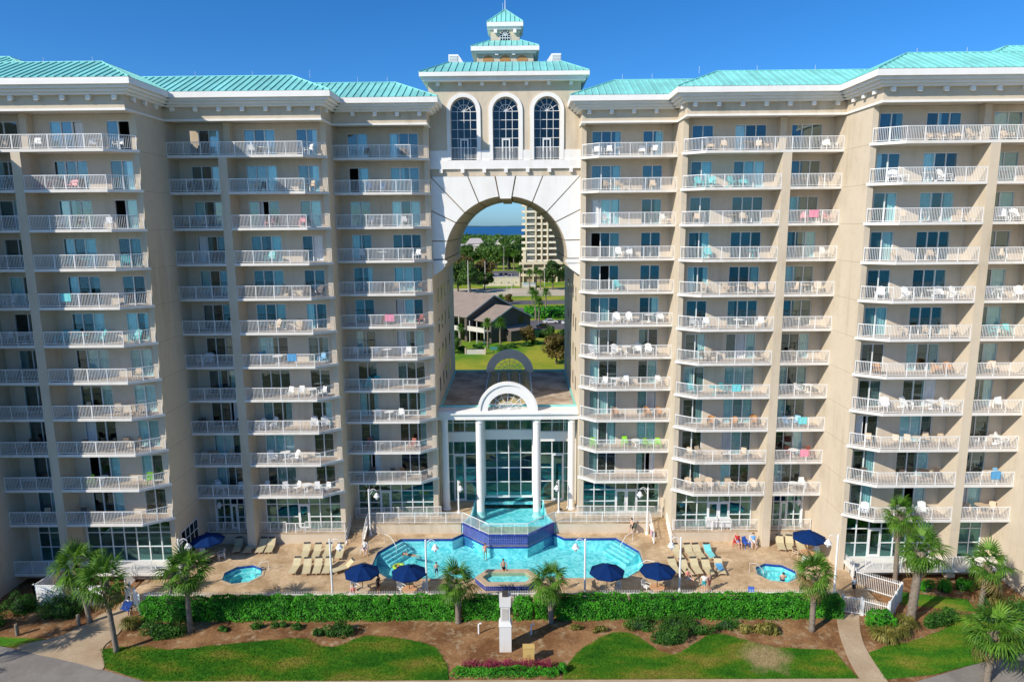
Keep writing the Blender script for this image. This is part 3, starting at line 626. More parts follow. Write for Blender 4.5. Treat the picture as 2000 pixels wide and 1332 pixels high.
def build_wing(sx):
    side = 'right' if sx > 0 else 'left'
    wing = empty('condo_wing', (sx*24, 62, 0), 'beige condominium wing of stacked balconies on the %s of the arch' % side, 'building', 'condominium wings')
    rnd = random.Random(11+sx)
    for si, s in enumerate(SEC):
        x0, x1, yf, ch = s['x0'], s['x1'], s['yf'], s['ch']; yb = yf+DEPTH
        # ---- back wall with door openings, floors behind it
        wl = MB(sx); it = MB(sx)
        for k, z in enumerate(ZF):
            top = z+2.78; xs = x0+0.45
            for (xa, xb, np_) in s['doors']:
                wl.box(xs, xa, yb, yb+0.2, z, z+2.28); xs = xb
            wl.box(xs, x1, yb, yb+0.2, z, z+2.28); wl.box(x0+0.45, x1, yb, yb+0.2, z+2.282, top)
            it.box(x0+0.45, x1-0.01, yb+0.21, yb+4.5, z-SLAB, z-0.002)
        it.box(x0+0.45, x1-0.01, yb+4.5, yb+4.6, 1.0, 38); it.box(x0+0.46, x0+0.6, yb+0.22, yb+4.49, 1.0, 38)
        xm = (s['doors'][0][1]+s['doors'][1][0])/2; it.box(xm-0.06, xm+0.06, yb+0.22, yb+4.49, 5.2, 38)
        it.box(x0+0.45, x1-0.01, yb+0.21, yb+4.5, 37.9, 38.0)
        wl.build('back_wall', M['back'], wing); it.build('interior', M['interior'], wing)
        # ---- side wall on the inner end, with pour lines
        sw = MB(sx); ye = {'D': 84.0, 'E': 66, 'F': 62}[s['n']]
        zb = 0.0 if s['n'] != 'D' else 0.9
        sw.box(x0, x0+0.45, yf+1.42, ye, zb, 38.0)
        side_o = sw.build('side_wall', M['beige'], wing)
        jl = MB(sx)
        for z in ZF: jl.box(x0-0.006, x0+0.1, yf+1.43, ye-0.1, z-0.12, z-0.10)
        jl.build('control_joint', M['joint'], side_o)
        pi = s['pier']
        if pi:
            p = MB(sx); p.box(pi[0], pi[1], yf+0.01, yb-0.005, 0.0, ZF[0]-SLAB-0.002); p.box(pi[0]+.1, pi[1]-.1, yf+1.25, yb-0.005, ZF[0]+.002, 37.9); p.build('pier', M['beige'], wing)
        # ---- balconies
        pl_full = ccw([(x0-0.12, yf+1.44), (x0+ch, yf), (x1-0.004, yf), (x1-0.004, yb-0.004), (x0+0.44, yb-0.004), (x0+0.44, yf+1.5), (x0-0.12, yf+1.5)])
        cols = [(x0, x1, True)] if not pi else [(x0, pi[0], True), (pi[1], x1, False)]
        proto = {}
        for k, z in enumerate(ZF):
            use = [(x0, x1, True)] if k == 0 else cols
            for ci, (xa, xb, cham) in enumerate(use):
                key = (ci, k == 0 and bool(pi))
                if key not in proto:
                    b = MB(sx); xe = xb-0.004
                    if cham: b.prism(ccw([(x0-0.12, yf+1.415), (x0+ch, yf), (xe, yf), (xe, yb-0.006), (x0+0.455, yb-0.006), (x0+0.455, yf+1.415)]), z-SLAB, z)
                    else: b.box(xa+0.004, xe, yf, yb-0.006, z-SLAB, z)
                    bo = b.build('balcony', M['slab'], wing, at=(sx*(xa+xb)/2, yf, z))
                    r_ = MB(sx)
                    path = [(x0+0.08, yf+1.32), (x0+ch+0.05, yf+0.08), (xb-0.04, yf+0.08)] if cham else [(xa+0.04, yf+0.08), (xb-0.04, yf+0.08)]
                    rail_mesh(r_, path, z); r_.build('railing', M['rail'], bo, at=(sx*(xa+xb)/2, yf, z))
                    fl_ = MB(sx); fl_.box(xa+(0.5 if cham else 0.05), xb-0.05, yf+(1.45 if cham else 0.12), yb-0.02, z+0.001, z+0.006)
                    if cham: fl_.poly([(x0+ch+0.05, yf+0.12, z+0.006), (xb-0.05, yf+0.12, z+0.006), (xb-0.05, yf+1.45, z+0.006), (x0+0.3, yf+1.45, z+0.006)])
                    fl_.build('floor_finish', M['balfloor'], bo, at=(sx*(xa+xb)/2, yf, z))
                    proto[key] = (bo, z)
                else:
                    src, zs = proto[key]; dz = z-zs; bo = inst(src, wing, (0, 0, dz))
                    for c in list(src.children): inst(c, bo, (0, 0, dz))
            for ci, (xa, xb, cham) in enumerate(cols):
                nm = (RIGHTN if sx > 0 else LEFTN)[s['n']+str(ci)]
                COLUMNS.append((sx, nm, xa+(ch*0.55 if cham else 0.35), xb-0.35, yf, k, z, s['n']+str(ci)))
            for (xa, xb, np_) in s['doors']:
                sliding_door(wing, sx, xa, xb, np_, yb, z, rnd)
        # ---- cornice
        yend = s['yin']
        xi1 = x1 if s['n'] != 'F' else 44.5
        co = None
        for li, (za, zb2, o, mt) in enumerate(LAY):
            yn = (SEC[si-1]['yf']-o) if si else 66.0
            xo = x1-o if s['n'] != 'F' else 46
            e = 0.002*si
            c = MB(sx); c.box(x0-o, xo, yf-o, yf+0.30, za+e, zb2+e); c.box(x0-o, x0+0.30, yf+0.30, yn, za+e, zb2+e)
            oo = c.build('cornice' if mt == 'white' else 'frieze', M[mt], co or wing)
            if co is None: co = oo
        sf = MB(sx); sf.box(x0+0.31, xo if s['n'] == 'F' else x1-0.15, yf+0.31, yb+0.25, 37.92, 38.05); sf.build('soffit', M['slab'], wing)
        nb = int((xi1-x0-0.6)/1.93)
        for i in range(nb+1):
            x = x0+0.5+i*1.93
            if x < (x1-0.5 if s['n'] != 'F' else 45): put('bracket', bracket_me, co, (sx*x, yf-0.08, 38.893))
        L = (yn-yf)
        if si:
            m_ = max(1, int((L-0.4)/1.6))
            for i in range(m_): put('bracket', bracket_me, co, (sx*(x0-0.08), yf+0.9+i*1.6, 38.893), (0, 0, -sx*math.pi/2))
        # ---- roof
        roof_section(wing, sx, x0-1.2, (x1+6 if s['n'] != 'F' else 52), yf-1.2, yf+17, EAVE+0.02+0.003*si, RUN, SLOPE)
        # ---- ground floor
        if s['n'] == 'D':
            wb = MB(sx); wb.box(7.3, 15.15, yb, yb+0.2, 4.55, 4.9); wb.build('lintel', M['back'], wing)
            storefront('storefront', wing, sx, 7.35, 14.75, yb-0.05, UZ+0.05, 4.55, 7, (0.36, 0.7), ((3, 2),) if sx > 0 else ((4, 1),))
            wb = MB(sx); wb.box(14.75, 15.15, yb, yb+0.2, 1.0, 4.55); wb.build('ground_wall', M['back'], wing)
        elif s['n'] == 'E':
            wb = MB(sx); wb.box(15.6, 28.15, yb, yb+0.2, 4.52, 4.9); wb.box(22.75, 24.1, yb, yb+0.22, 1.0, 4.52); wb.box(27.4, 28.15, yb, yb+0.2, 1.0, 4.52); wb.build('ground_wall', M['back'], wing)
            storefront('storefront', wing, sx, 15.65, 22.7, yb-0.05, UZ+0.05, 4.5, 7, (0.36, 0.72), ((3, 2),) if sx > 0 else ((3, 1),))
            storefront('storefront', wing, sx, 24.15, 27.35, yb-0.05, UZ+0.05, 4.5, 5, (0.36, 0.72), ((2, 1),))
        else:
            wb = MB(sx); wb.box(28.6, 41.1, yb, yb+0.2, 4.5, 4.9); wb.box(36.1, 37.4, yb, yb+0.22, 0.8, 4.5); wb.box(40.3, 41.1, yb, yb+0.2, 0.8, 4.5); wb.build('ground_wall', M['back'], wing)
            storefront('storefront', wing, sx, 28.65, 36.05, yb-0.05, 0.9, 4.48, 7, (0.36, 0.72), ((2, 1),) if sx > 0 else ())
            storefront('storefront', wing, sx, 37.45, 40.25, yb-0.05, 0.9, 4.48, 3, (0.36, 0.72))
            b = MB(sx); b.box(28.6, 41.1, yf-0.2, yb, 0.62, 0.88); t = b.build('terrace', M['slab'], wing, at=(sx*35, yf, 0.88))
            r_ = MB(sx); rail_mesh(r_, [(29.6, yf-0.12), (41.05, yf-0.12)], 0.88); r_.build('railing', M['rail'], t, at=(sx*35, yf, 0.88))
            b = MB(sx); b.box(28.7, 41.1, yf+1.2, yf+1.4, -0.3, 0.62); b.build('plinth', M['beige'], wing)
            # side window in the lower wall by the pool terrace
            if sx < 0:
                storefront_side(wing, sx)
    # outermost block, projecting further, only its inner wall is seen
    g = MB(sx); g.box(41.1, 54, 47.6, 75, -0.3, 37.9); g.build('outer_wall', M['beige'], wing)
    roof_section(wing, sx, 38.6 if sx > 0 else 38.4, 56, 57.5, 75, 41.9, 4.0, 0.45)
    bk = MB(sx); bk.box(7.4, 54, 76, 84, 0.0, 39.9); bk.build('rear_wall', M['beige'], wing)
    for sgx, sgy, yy in ((16, 0, 62.3), (21, 0, 62.3), (26, 0, 62.3), (31.6, 0, 56.8), (35.5, 0, 56.8), (9.8, 0, 65.2), (12.5, 0, 65.2)):
        a = MB(sx); a.tube([(sgx+.9, yy, 41.9), (sgx+.9, yy, 42.55)], 0.012, 5); a.build('lightning_rod', M['frame'], wing)
    return wing
def storefront_side(wing, sx):
    fr = MB(sx); x = 28.13
    ys = [55.0+i*0.75 for i in range(5)]; zs = [0.6, 1.5, 2.4, 3.3]
    for y in ys: fr.box(x-0.05, x+0.01, y-0.04, y+0.04, zs[0], zs[-1])
    for z in zs: fr.box(x-0.048, x+0.008, ys[0], ys[-1], z-0.04, z+0.04)
    root = fr.build('side_window', M['frame'], wing, at=(sx*x, 56.5, 0.6))
    for a, b in zip(ys[:-1], ys[1:]):
        for c, d in zip(zs[:-1], zs[1:]):
            p = MB(sx); p.box(x-0.02, x-0.004, a+0.04, b-0.04, c+0.04, d-0.04); p.build('pane', M['glass3'], root)
M['balfloor'] = simple('balcony_floor', (0.42, 0.32, 0.23), 0.9, 0.15, 1.0, 0.1)
for sx in (1, -1): build_wing(sx)

# ------------------------------------------------------------------ arch tower
TY = 64.0
tw = empty('arch_tower', (0, 72, 0), 'beige and white arch tower with turquoise roofs and cupola between the two wings', 'tower')
def wall_holes_y(mb, outer, holes, y0, y1):
    loops = [[Vector((x, z, 0)) for x, z in ccw(list(outer))]]+[[Vector((x, z, 0)) for x, z in ccw(list(h))[::-1]] for h in holes]
    flat = [v for l in loops for v in l]
    for t in tessellate_polygon(loops):
        a, b, c = [flat[i] for i in t]
        if (b-a).cross(c-a).z < 0: t = t[::-1]
        mb.poly([(flat[i].x, y0, flat[i].y) for i in t])
    for l in loops:
        for i in range(len(l)):
            p, q = l[i], l[(i+1) % len(l)]; mb.poly([(q.x, y0, q.y), (p.x, y0, p.y), (p.x, y1, p.y), (q.x, y1, q.y)])
def arch_outline(cx, r_, z0, zs, n=20):
    return [(cx-r_, z0), (cx+r_, z0)]+[(cx+r_*math.cos(math.pi*i/n), zs+r_*math.sin(math.pi*i/n)) for i in range(n+1)]
WX = (-3.72, 0.08, 3.80); WR = 1.17; WS = 39.3; WB = 35.0
wl = MB(); wall_holes_y(wl, [(-6.84, 34.2), (6.84, 34.2), (6.84, 41.75), (-6.84, 41.75)], [arch_outline(x, WR, WB, WS) for x in WX], TY, TY+0.7)
wl.build('front_wall', M['beige'], tw)
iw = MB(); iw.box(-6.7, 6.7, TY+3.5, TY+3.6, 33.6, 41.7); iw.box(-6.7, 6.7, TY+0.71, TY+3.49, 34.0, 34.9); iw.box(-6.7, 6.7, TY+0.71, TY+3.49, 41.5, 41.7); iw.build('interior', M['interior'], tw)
sw = MB()
for s in (-1, 1): sw.box(s*6.84, s*6.5, TY+0.702, 82, 33.6, 42.0)
sw.box(-6.84, 6.84, 82, 82.3, 25, 42.0); sw.box(-6.84, 6.84, 81.6, 81.99, 33.7, 42.0); 
sw2 = MB()
for s in (-1, 1): sw2.box(s*6.84, s*6.5, TY+0.702, 82, 33.6, 42.0)
sw2.build('side_wall', M['beige'], tw)
for x in WX:
    o_ = arch_outline(x, WR+0.36, WB, WS, 24)[2:]; i_ = arch_outline(x, WR+0.01, WB, WS, 24)[2:]
    o_ = [(x+WR+0.36, WB)]+o_+[(x-WR-0.36, WB)]; i_ = [(x+WR+0.01, WB)]+i_+[(x-WR-0.01, WB)]
    sr = MB()
    for (a, b, c, d) in zip(o_[:-1], o_[1:], i_[1:], i_[:-1]): sr.prism_y(ccw([a, b, c, d]), TY-0.13, TY+0.02)
    sr.build('arch_surround', M['white'], tw)
    fr = MB(); y = TY+0.45; cs = [x-WR+WR*2*i/4 for i in range(5)]; rs = [WB, 36.15, 36.95, 37.75, 38.55, WS]
    for c in cs: fr.box(c-0.024, c+0.024, y, y+0.08, WB, WS)
    for z in rs: fr.box(x-WR, x+WR, y+0.003, y+0.077, z-0.024, z+0.024)
    for k in range(1, 6):
        if k == 3 or k in (1, 2, 4, 5):
            a = math.pi*k/6; fr.tube([(x+0.05*math.cos(a), y+0.04, WS+0.05*math.sin(a)), (x+WR*math.cos(a), y+0.04, WS+WR*math.sin(a))], 0.03, 5)
    fr.tube([(x+0.6*math.cos(math.pi*i/10), y+0.04, WS+0.6*math.sin(math.pi*i/10)) for i in range(11)], 0.03, 5)
    fr.tube([(x+WR*0.98*math.cos(math.pi*i/14), y+0.04, WS+WR*0.98*math.sin(math.pi*i/14)) for i in range(15)], 0.04, 5)
    for u in (-0.32, 0.32): fr.box(x+u-0.06, x+u+0.06, y-0.04, y, WB, 36.9)
    fr.box(x-0.38, x+0.38, y-0.042, y-0.002, 36.78, 36.9)
    wf = fr.build('arched_window', M['frame'], tw, at=(x, y, WB))
    for a, b in zip(cs[:-1], cs[1:]):
        for c, d in zip(rs[:-1], rs[1:]): put('pane', pane_mesh(b-a-0.07, d-c-0.07, 'glass3'), wf, ((a+b)/2, y+0.04, c+0.035))
    for k in range(6):
        g = MB(); a0, a1 = math.pi*k/6, math.pi*(k+1)/6
        g.poly([(x, y+0.05, WS+0.02), *[(x+WR*math.cos(a0+(a1-a0)*j/3), y+0.05, WS+WR*math.sin(a0+(a1-a0)*j/3)) for j in range(4)]]); g.build('pane', M['glass3'], wf)
    rl = MB(); rail_mesh(rl, [(x-WR+0.03, TY+0.06), (x+WR-0.03, TY+0.06)], WB+0.02, 1.1, 1.2); rl.build('railing', M['rail'], tw)
bd = MB(); segs = [(-6.84, WX[0]-WR-0.37), (WX[0]+WR+0.37, WX[1]-WR-0.37), (WX[1]+WR+0.37, WX[2]-WR-0.37), (WX[2]+WR+0.37, 6.84)]
for a, b in segs: bd = MB(); bd.box(a, b, TY-0.10, TY+0.01, 34.97, 35.85); bd.build('base_band', M['white'], tw)
bd = MB(); bd.box(-6.84, 6.84, TY-0.22, TY+0.1, 34.2, 34.965); bd.build('ledge_band', M['white'], tw)
fz = MB(); fz.box(-6.84, 6.84, TY-0.02, TY+0.4, 33.58, 34.197); fz.build('frieze', M['beige'], tw)
for i in range(7): put('bracket', bracket_me, tw, (-5.85+i*1.97, TY-0.02, 34.19))
# arch: voussoirs fan out from the springing, white on the face and beige in the vault
AC, AR, AT, AH = 26.05, 5.72, 33.55, 6.84
J = [(-8, -8), (0.60, 0.92), (2.45, 3.40), (3.80, 6.84), (4.62, None), (5.50, None)]
def on_arc(a): return (AR*math.cos(a), AC+AR*math.sin(a))
ANG = [math.pi/2-0.105, R(64.5), R(48.5), R(36.0), R(17.0), 0.0]
OUT = [(0.95, AT), (3.42, AT), (AH, AT), (AH, 30.5), (AH, 27.75), (AH, AC)]
def vous_poly(i, sgn, gap):
    a0, a1 = ANG[i], ANG[i+1]; o0, o1 = OUT[i], OUT[i+1]; g = gap/AR
    arc = [on_arc(a0-g+(a1+g-(a0-g))*k/8) for k in range(9)]
    def sh(o, i_, d):                                   # pull the outer joint end inwards by half the gap
        return (o[0]-d[0]*gap, o[1]-d[1]*gap)
    e0 = (1, 0) if abs(o0[1]-AT) < 1e-6 and o0[0] < AH else (0, 1)
    e1 = (1, 0) if abs(o1[1]-AT) < 1e-6 and o1[0] < AH else (0, 1)
    if i == 1: e1 = (1, 0)                              # top corner: joint runs to it
    p0 = (o0[0]+e0[0]*gap, o0[1]-e0[1]*gap); p1 = (o1[0]-e1[0]*gap, o1[1]+e1[1]*gap)
    if i == 2: p0 = (o0[0], o0[1]-gap)
    pl = [p0]+[p1]+arc[::-1]
    return ccw([(sgn*x, z) for x, z in pl])
bk = MB(); hole = [(-AR, 25.0)]+[(AR*math.cos(math.pi-math.pi*k/40), AC+AR*math.sin(math.pi-math.pi*k/40)) for k in range(41)]+[(AR, 25.0)]
ring = [(-AH, AC), (-AH, AT), (AH, AT), (AH, AC)]+[(AR*1.005*math.cos(math.pi*k/40), AC+AR*1.005*math.sin(math.pi*k/40)) for k in range(41)]
bk.prism_y(ccw(ring), TY-0.04, 81.5); bk.build('arch_backing', M['joint'], tw)
for sgn in (-1, 1):
    for i in range(5):
        v = MB(); v.prism_y(vous_poly(i, sgn, 0.05), TY-0.16, TY+0.30); v.build('voussoir', M['white'], tw)
        v = MB(); a0, a1 = ANG[i]-0.008, ANG[i+1]+0.008; r1, r2 = AR-0.03, AR+0.02
        pl = [(sgn*r1*math.cos(a0+(a1-a0)*k/8), AC+r1*math.sin(a0+(a1-a0)*k/8)) for k in range(9)]+[(sgn*r2*math.cos(a1+(a0-a1)*k/8), AC+r2*math.sin(a1+(a0-a1)*k/8)) for k in range(9)]
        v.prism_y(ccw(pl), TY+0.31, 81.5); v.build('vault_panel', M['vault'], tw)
    cb = MB(); cb.prism_y(ccw([(sgn*(AR-0.02), AC-0.05), (sgn*AH, AC-0.05), (sgn*AH, 24.5), (sgn*(AR+0.25), 25.1), (sgn*(AR-0.02), 25.45)]), TY-0.16, TY+0.30); cb.build('corbel', M['white'], tw)
    cb = MB(); cb.prism_y(ccw([(sgn*(AR-0.18), AC-0.10), (sgn*AH, AC-0.10), (sgn*AH, AC-0.40), (sgn*(AR-0.10), AC-0.40), (sgn*(AR-0.26), AC-0.25)]), TY-0.24, TY-0.165); cb.build('impost', M['white'], tw)
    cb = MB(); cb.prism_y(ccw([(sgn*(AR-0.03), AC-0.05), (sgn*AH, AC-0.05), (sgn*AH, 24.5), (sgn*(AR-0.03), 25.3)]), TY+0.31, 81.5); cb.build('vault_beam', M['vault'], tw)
ks = MB(); ks.prism_y(ccw([(-0.87, AT), (0.87, AT), (0.54, AC+AR*0.995), (0.50, AC+AR-0.22), (-0.50, AC+AR-0.22), (-0.54, AC+AR*0.995)]), TY-0.22, TY+0.32); ks.build('keystone', M['white'], tw)
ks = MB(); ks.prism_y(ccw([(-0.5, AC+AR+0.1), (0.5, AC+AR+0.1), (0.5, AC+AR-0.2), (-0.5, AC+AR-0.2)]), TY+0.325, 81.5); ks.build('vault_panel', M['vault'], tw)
for sgn in (-1, 1):                                     # small windows in the passage walls
    for yy in (67.5, 70.5, 73.5, 77.5):
        for zz in (12.6, 15.6, 18.6, 21.6):
            f = MB(); x = sgn*6.85
            f.box(x, x-sgn*0.03, yy-0.42, yy+0.42, zz, zz+1.5); wf = f.build('passage_window', M['vault'], tw, at=(x, yy, zz))
            g = MB(); g.box(x-sgn*0.031, x-sgn*0.04, yy-0.34, yy+0.34, zz+0.08, zz+1.42); g.build('pane', M['glass3'], wf)
def hip_roof(parent, cx, cy, hx, hy, tx, ty, z0, z1, pw=0.62):
    u = MB(); d = 0.03
    u.raw([(cx-hx, cy-hy, z0-d), (cx+hx, cy-hy, z0-d), (cx+hx, cy+hy, z0-d), (cx-hx, cy+hy, z0-d), (cx-tx, cy-ty, z1-d), (cx+tx, cy-ty, z1-d), (cx+tx, cy+ty, z1-d), (cx-tx, cy+ty, z1-d)],
          [(3, 2, 1, 0), (4, 5, 6, 7), (0, 1, 5, 4), (1, 2, 6, 5), (2, 3, 7, 6), (3, 0, 4, 7)])
    roof = u.build('roof', M['roofu'], parent, at=(cx, cy, z0))
    for f in range(4):
        H_, T_, D_, DT = (hx, tx, hy, ty) if f % 2 == 0 else (hy, ty, hx, tx)
        n = max(4, round(2*H_/pw)); ang = f*math.pi/2; c, s = math.cos(ang), math.sin(ang)
        def P(x, t): lx, ly = x, -(D_+(DT-D_)*t); return (cx+lx*c-ly*s, cy+lx*s+ly*c, z0+(z1-z0)*t)
        lim = lambda x: min(1.0, (H_-abs(x))/max(1e-6, H_-T_))
        for i in range(n):
            a, b = -H_+2*H_*i/n, -H_+2*H_*(i+1)/n
            p = MB(); seam_panel(p, P(a, 0), P(b, 0), P(b, max(0.001, lim(b))), P(a, max(0.0, lim(a)))); p.build('roof_panel', M['roofm'], roof)
    rc = MB()
    for sx_, sy_ in ((-1, -1), (1, -1), (1, 1), (-1, 1)): rc.tube([(cx+sx_*hx, cy+sy_*hy, z0+.03), (cx+sx_*tx, cy+sy_*ty, z1+.03)], 0.06, 6)
    rc.build('ridge_cap', M['roofm'], roof); return roof
c = MB(); c.box(-7.5, 7.5, 63.0, 82.9, 42.1, 42.45); t1 = c.build('cornice', M['white'], tw)
c = MB(); c.box(-7.2, 7.2, 63.3, 82.6, 41.75, 42.098); c.build('cornice_moulding', M['white'], t1)
for i in range(7): put('bracket', bracket_me, t1, (-5.95+i*1.98, TY, 41.745))
hip_roof(tw, 0, 72.95, 7.5, 9.95, 5.2, 5.6, 42.46, 44.2)
for sgn in (-1, 1):
    l = MB(); x = sgn*4.75
    l.raw([(x-sgn*0.9, 67.8, 44.2), (x+sgn*0.55, 67.8, 44.2), (x+sgn*0.55, 67.8, 45.0), (x-sgn*0.35, 67.8, 45.0), (x-sgn*0.9, 68.6, 44.2), (x+sgn*0.55, 68.6, 44.2), (x+sgn*0.55, 68.6, 45.0), (x-sgn*0.35, 68.6, 45.0)],
          [(0, 1, 2, 3), (7, 6, 5, 4), (3, 2, 6, 7), (1, 5, 6, 2), (0, 3, 7, 4)])
    lo = l.build('roof_vent', M['white'], tw)
    for k in range(5):
        q = MB(); q.box(x-sgn*0.3, x+sgn*0.5, 67.74, 67.79, 44.3+k*0.13, 44.37+k*0.13); q.build('louvre_slat', M['frame'], lo)
cy = 72.9
b = MB(); b.box(-2.75, 2.75, cy-2.75, cy+2.75, 44.1, 45.8); t2 = b.build('second_tier', M['beige'], tw)
for x in (-1.65, 0, 1.65):
    l = MB(); l.prism_y(ccw(arch_outline(x, 0.52, 44.25, 44.9, 12)), cy-2.79, cy-2.74); l.build('louvre', M['chair_wicker'], t2)
for x in (-0.82, 0.82): put('bracket', bracket_me, t2, (x, cy-2.75, 45.74))
c = MB(); c.box(-3.3, 3.3, cy-3.3, cy+3.3, 45.75, 46.16); c.build('cornice', M['white'], t2)
c = MB(); c.box(-3.0, 3.0, cy-3.0, cy+3.0, 45.55, 45.748); c.build('cornice_moulding', M['white'], t2)
hip_roof(tw, 0, cy, 3.3, 3.3, 1.5, 1.5, 46.17, 47.1, 0.55)
b = MB(); b.box(-1.42, 1.42, cy-1.42, cy+1.42, 46.9, 48.4); t3 = b.build('cupola', M['beige'], tw)
g = MB(); g.prism_y(ccw(arch_outline(0, 0.5, 47.1, 47.55, 12)), cy-1.45, cy-1.41); cw_ = g.build('cupola_window', M['glass3'], t3)
g = MB()
for k in range(7): a = math.pi*k/6; g.tube([(0, cy-1.46, 47.55), (0.5*math.cos(a), cy-1.46, 47.55+0.5*math.sin(a))], 0.025, 4)
g.tube([(0.25*math.cos(math.pi*k/8), cy-1.46, 47.55+0.25*math.sin(math.pi*k/8)) for k in range(9)], 0.025, 4)
for x in (-0.5, -0.25, 0, 0.25, 0.5): g.box(x-0.025, x+0.025, cy-1.48, cy-1.45, 47.1, 47.55)
g.box(-0.52, 0.52, cy-1.482, cy-1.448, 47.3, 47.36); g.build('glazing_bar', M['frame'], cw_)
for x in (-0.95, 0.95): put('bracket', bracket_me, t3, (x, cy-1.42, 48.1))
c = MB(); c.box(-1.78, 1.78, cy-1.78, cy+1.78, 48.35, 48.75); c.build('cornice', M['white'], t3)
c = MB(); c.box(-1.6, 1.6, cy-1.6, cy+1.6, 48.12, 48.348); c.build('cornice_moulding', M['white'], t3)
hip_roof(tw, 0, cy, 1.78, 1.78, 0.03, 0.03, 48.76, 50.35, 0.45)
a = MB(); a.tube([(0, cy, 50.3), (0, cy, 51.9)], [0.05, 0.015], 6); a.tube([(-0.25, cy, 50.2), (-0.25, cy, 51.0)], 0.015, 5); a.build('antenna', M['frame'], t3)

# ------------------------------------------------------------------ glass atrium under the arch
at_ = empty('glass_atrium', (0, 66, 0), 'white colonnaded glass atrium under the arch with half-round parapet', 'building')
def column(x, y, r_, z0, z1):
    c = MB(); c.lathe([(r_*1.25, z0), (r_*1.25, z0+0.12), (r_*1.05, z0+0.2), (r_, z0+0.35), (r_*0.93, z1-0.5), (r_*0.95, z1-0.45), (r_*1.05, z1-0.42), (r_*1.05, z1-0.36), (r_*0.95, z1-0.33), (r_*0.96, z1-0.15), (r_*1.2, z1-0.05), (r_*1.2, z1)], x, y, 24)
    c.build('column', M['white'], at_, at=(x, y, z0), smooth=False)
for x in (-2.83, 2.83): column(x, 64.9, 0.38, 0.2, 10.45)
for x in (-6.25, 6.25): column(x, 64.9, 0.36, 1.03, 10.45)
e = MB(); e.box(-6.84, 6.84, 64.38, 66.9, 10.45, 11.0); e.build('entablature', M['white'], at_)
e = MB(); e.box(-6.84, 6.84, 64.18, 67.0, 11.002, 11.22); e.build('cornice', M['white'], at_)
e = MB(); e.box(-6.84, 6.84, 64.30, 65.9, 11.222, 11.32); e.build('parapet', M['white'], at_)
e = MB(); e.box(-6.84, 6.84, 66.0, 83.6, 10.8, 11.05); e.build('roof', M['atrroof'] if 'atrroof' in M else ground_mat('atrium_roof', [(0.40, (0.36, 0.27, 0.20)), (0.58, (0.66, 0.55, 0.44))], 0.35, 0.75, 4, bmp=0.05), at_)
for yy in (65.92, 83.65): f = MB(); f.box(-6.84, 6.84, yy, yy+0.12, 10.9, 11.5 if yy < 70 else 11.3); f.build('flashing', M['roofm'], at_)
for sgn in (-1, 1): f = MB(); f.box(sgn*6.84, sgn*6.72, 66.06, 83.6, 11.052, 11.35); f.build('flashing', M['roofm'], at_)
for yy, zb, nm in ((64.45, 11.323, 0), (83.3, 11.06, 1)):
    ri, ro, n = 1.95, 2.85, 28
    g = MB(); op = [(ro*math.cos(math.pi*k/n), zb+ro*math.sin(math.pi*k/n)*0.97) for k in range(n+1)]; ip = [(ri*math.cos(math.pi*k/n), zb+ri*math.sin(math.pi*k/n)*0.9) for k in range(n+1)]
    for k in range(n): g.prism_y(ccw([op[k], op[k+1], ip[k+1], ip[k]]), yy, yy+0.75)
    rg = g.build('half_round_parapet', M['white'], at_)
    g = MB(); o2 = [(p[0]*1.035, zb+(p[1]-zb)*1.035) for p in op]; o3 = [(p[0]*0.93, zb+(p[1]-zb)*0.93) for p in op]
    for k in range(n): g.prism_y(ccw([o2[k], o2[k+1], o3[k+1], o3[k]]), yy-0.12, yy-0.003)
    g.build('rim_moulding', M['white'], rg)
    g = MB(); y2 = yy+0.4
    for k in range(1, 8): a = math.pi*k/8; g.tube([(0, y2, zb), (1.93*math.cos(a), y2, zb+1.75*math.sin(a))], 0.025, 5)
    for q in (0.45, 0.75): g.tube([(q*1.93*math.cos(math.pi*k/14), y2, zb+q*1.75*math.sin(math.pi*k/14)) for k in range(15)], 0.025, 5)
    g.build('fan_grille', M['frame'], rg)
sk = MB(); sk.box(-2.6, 2.6, 67.4, 82.2, 11.052, 11.25); sk = sk.build('skylight_curb', M['frame'], at_)
M['skyl'] = simple('skylight_acrylic', (0.38, 0.31, 0.14), 0.6, 0.15, 1)
for i in range(4):
    for j in range(9):
        x0, y0 = -2.5+i*1.26, 67.5+j*1.63; p = MB(); xm = x0+0.58
        p.raw([(x0, y0, 11.255), (x0+1.16, y0, 11.255), (x0+1.16, y0+1.5, 11.255), (x0, y0+1.5, 11.255), (xm, y0+0.55, 11.72), (xm, y0+0.95, 11.72)], [(0, 1, 4), (1, 2, 5, 4), (2, 3, 5), (3, 0, 4, 5)])
        p.build('skylight_panel', M['skyl'], sk)
GY = 66.9
for x0, x1, n in ((-6.8, -3.25, 3), (3.25, 6.8, 3)):
    storefront('glazing', at_, 1, x0, x1, GY, 1.05, 7.45, n, (0.33, 0.56, 0.79), ((1, 1),), 'glass2')
storefront('glazing', at_, 1, -2.45, 2.45, GY+0.7, 1.3, 7.45, 4, (0.25, 0.5, 0.76), (), 'glass2')
for x0, x1, n in ((-6.8, -3.25, 3), (-2.45, 2.45, 4), (3.25, 6.8, 3)): storefront('glazing', at_, 1, x0, x1, GY if n == 3 else GY+0.7, 8.45, 10.44, n, (0.5,), (), 'glass2')
b = MB()
for x0, x1, yy in ((-6.84, -3.2, GY-0.1), (3.2, 6.84, GY-0.1)):
    b.box(x0, x1, yy, yy+0.3, 7.452, 8.448)
b.box(-2.5, 2.5, GY+0.6, GY+0.9, 7.452, 8.448)
for s in (-1, 1): b.box(s*3.2, s*2.5, GY-0.08, GY+0.88, 1.05, 10.44)
b.build('spandrel_band', M['white'], at_)
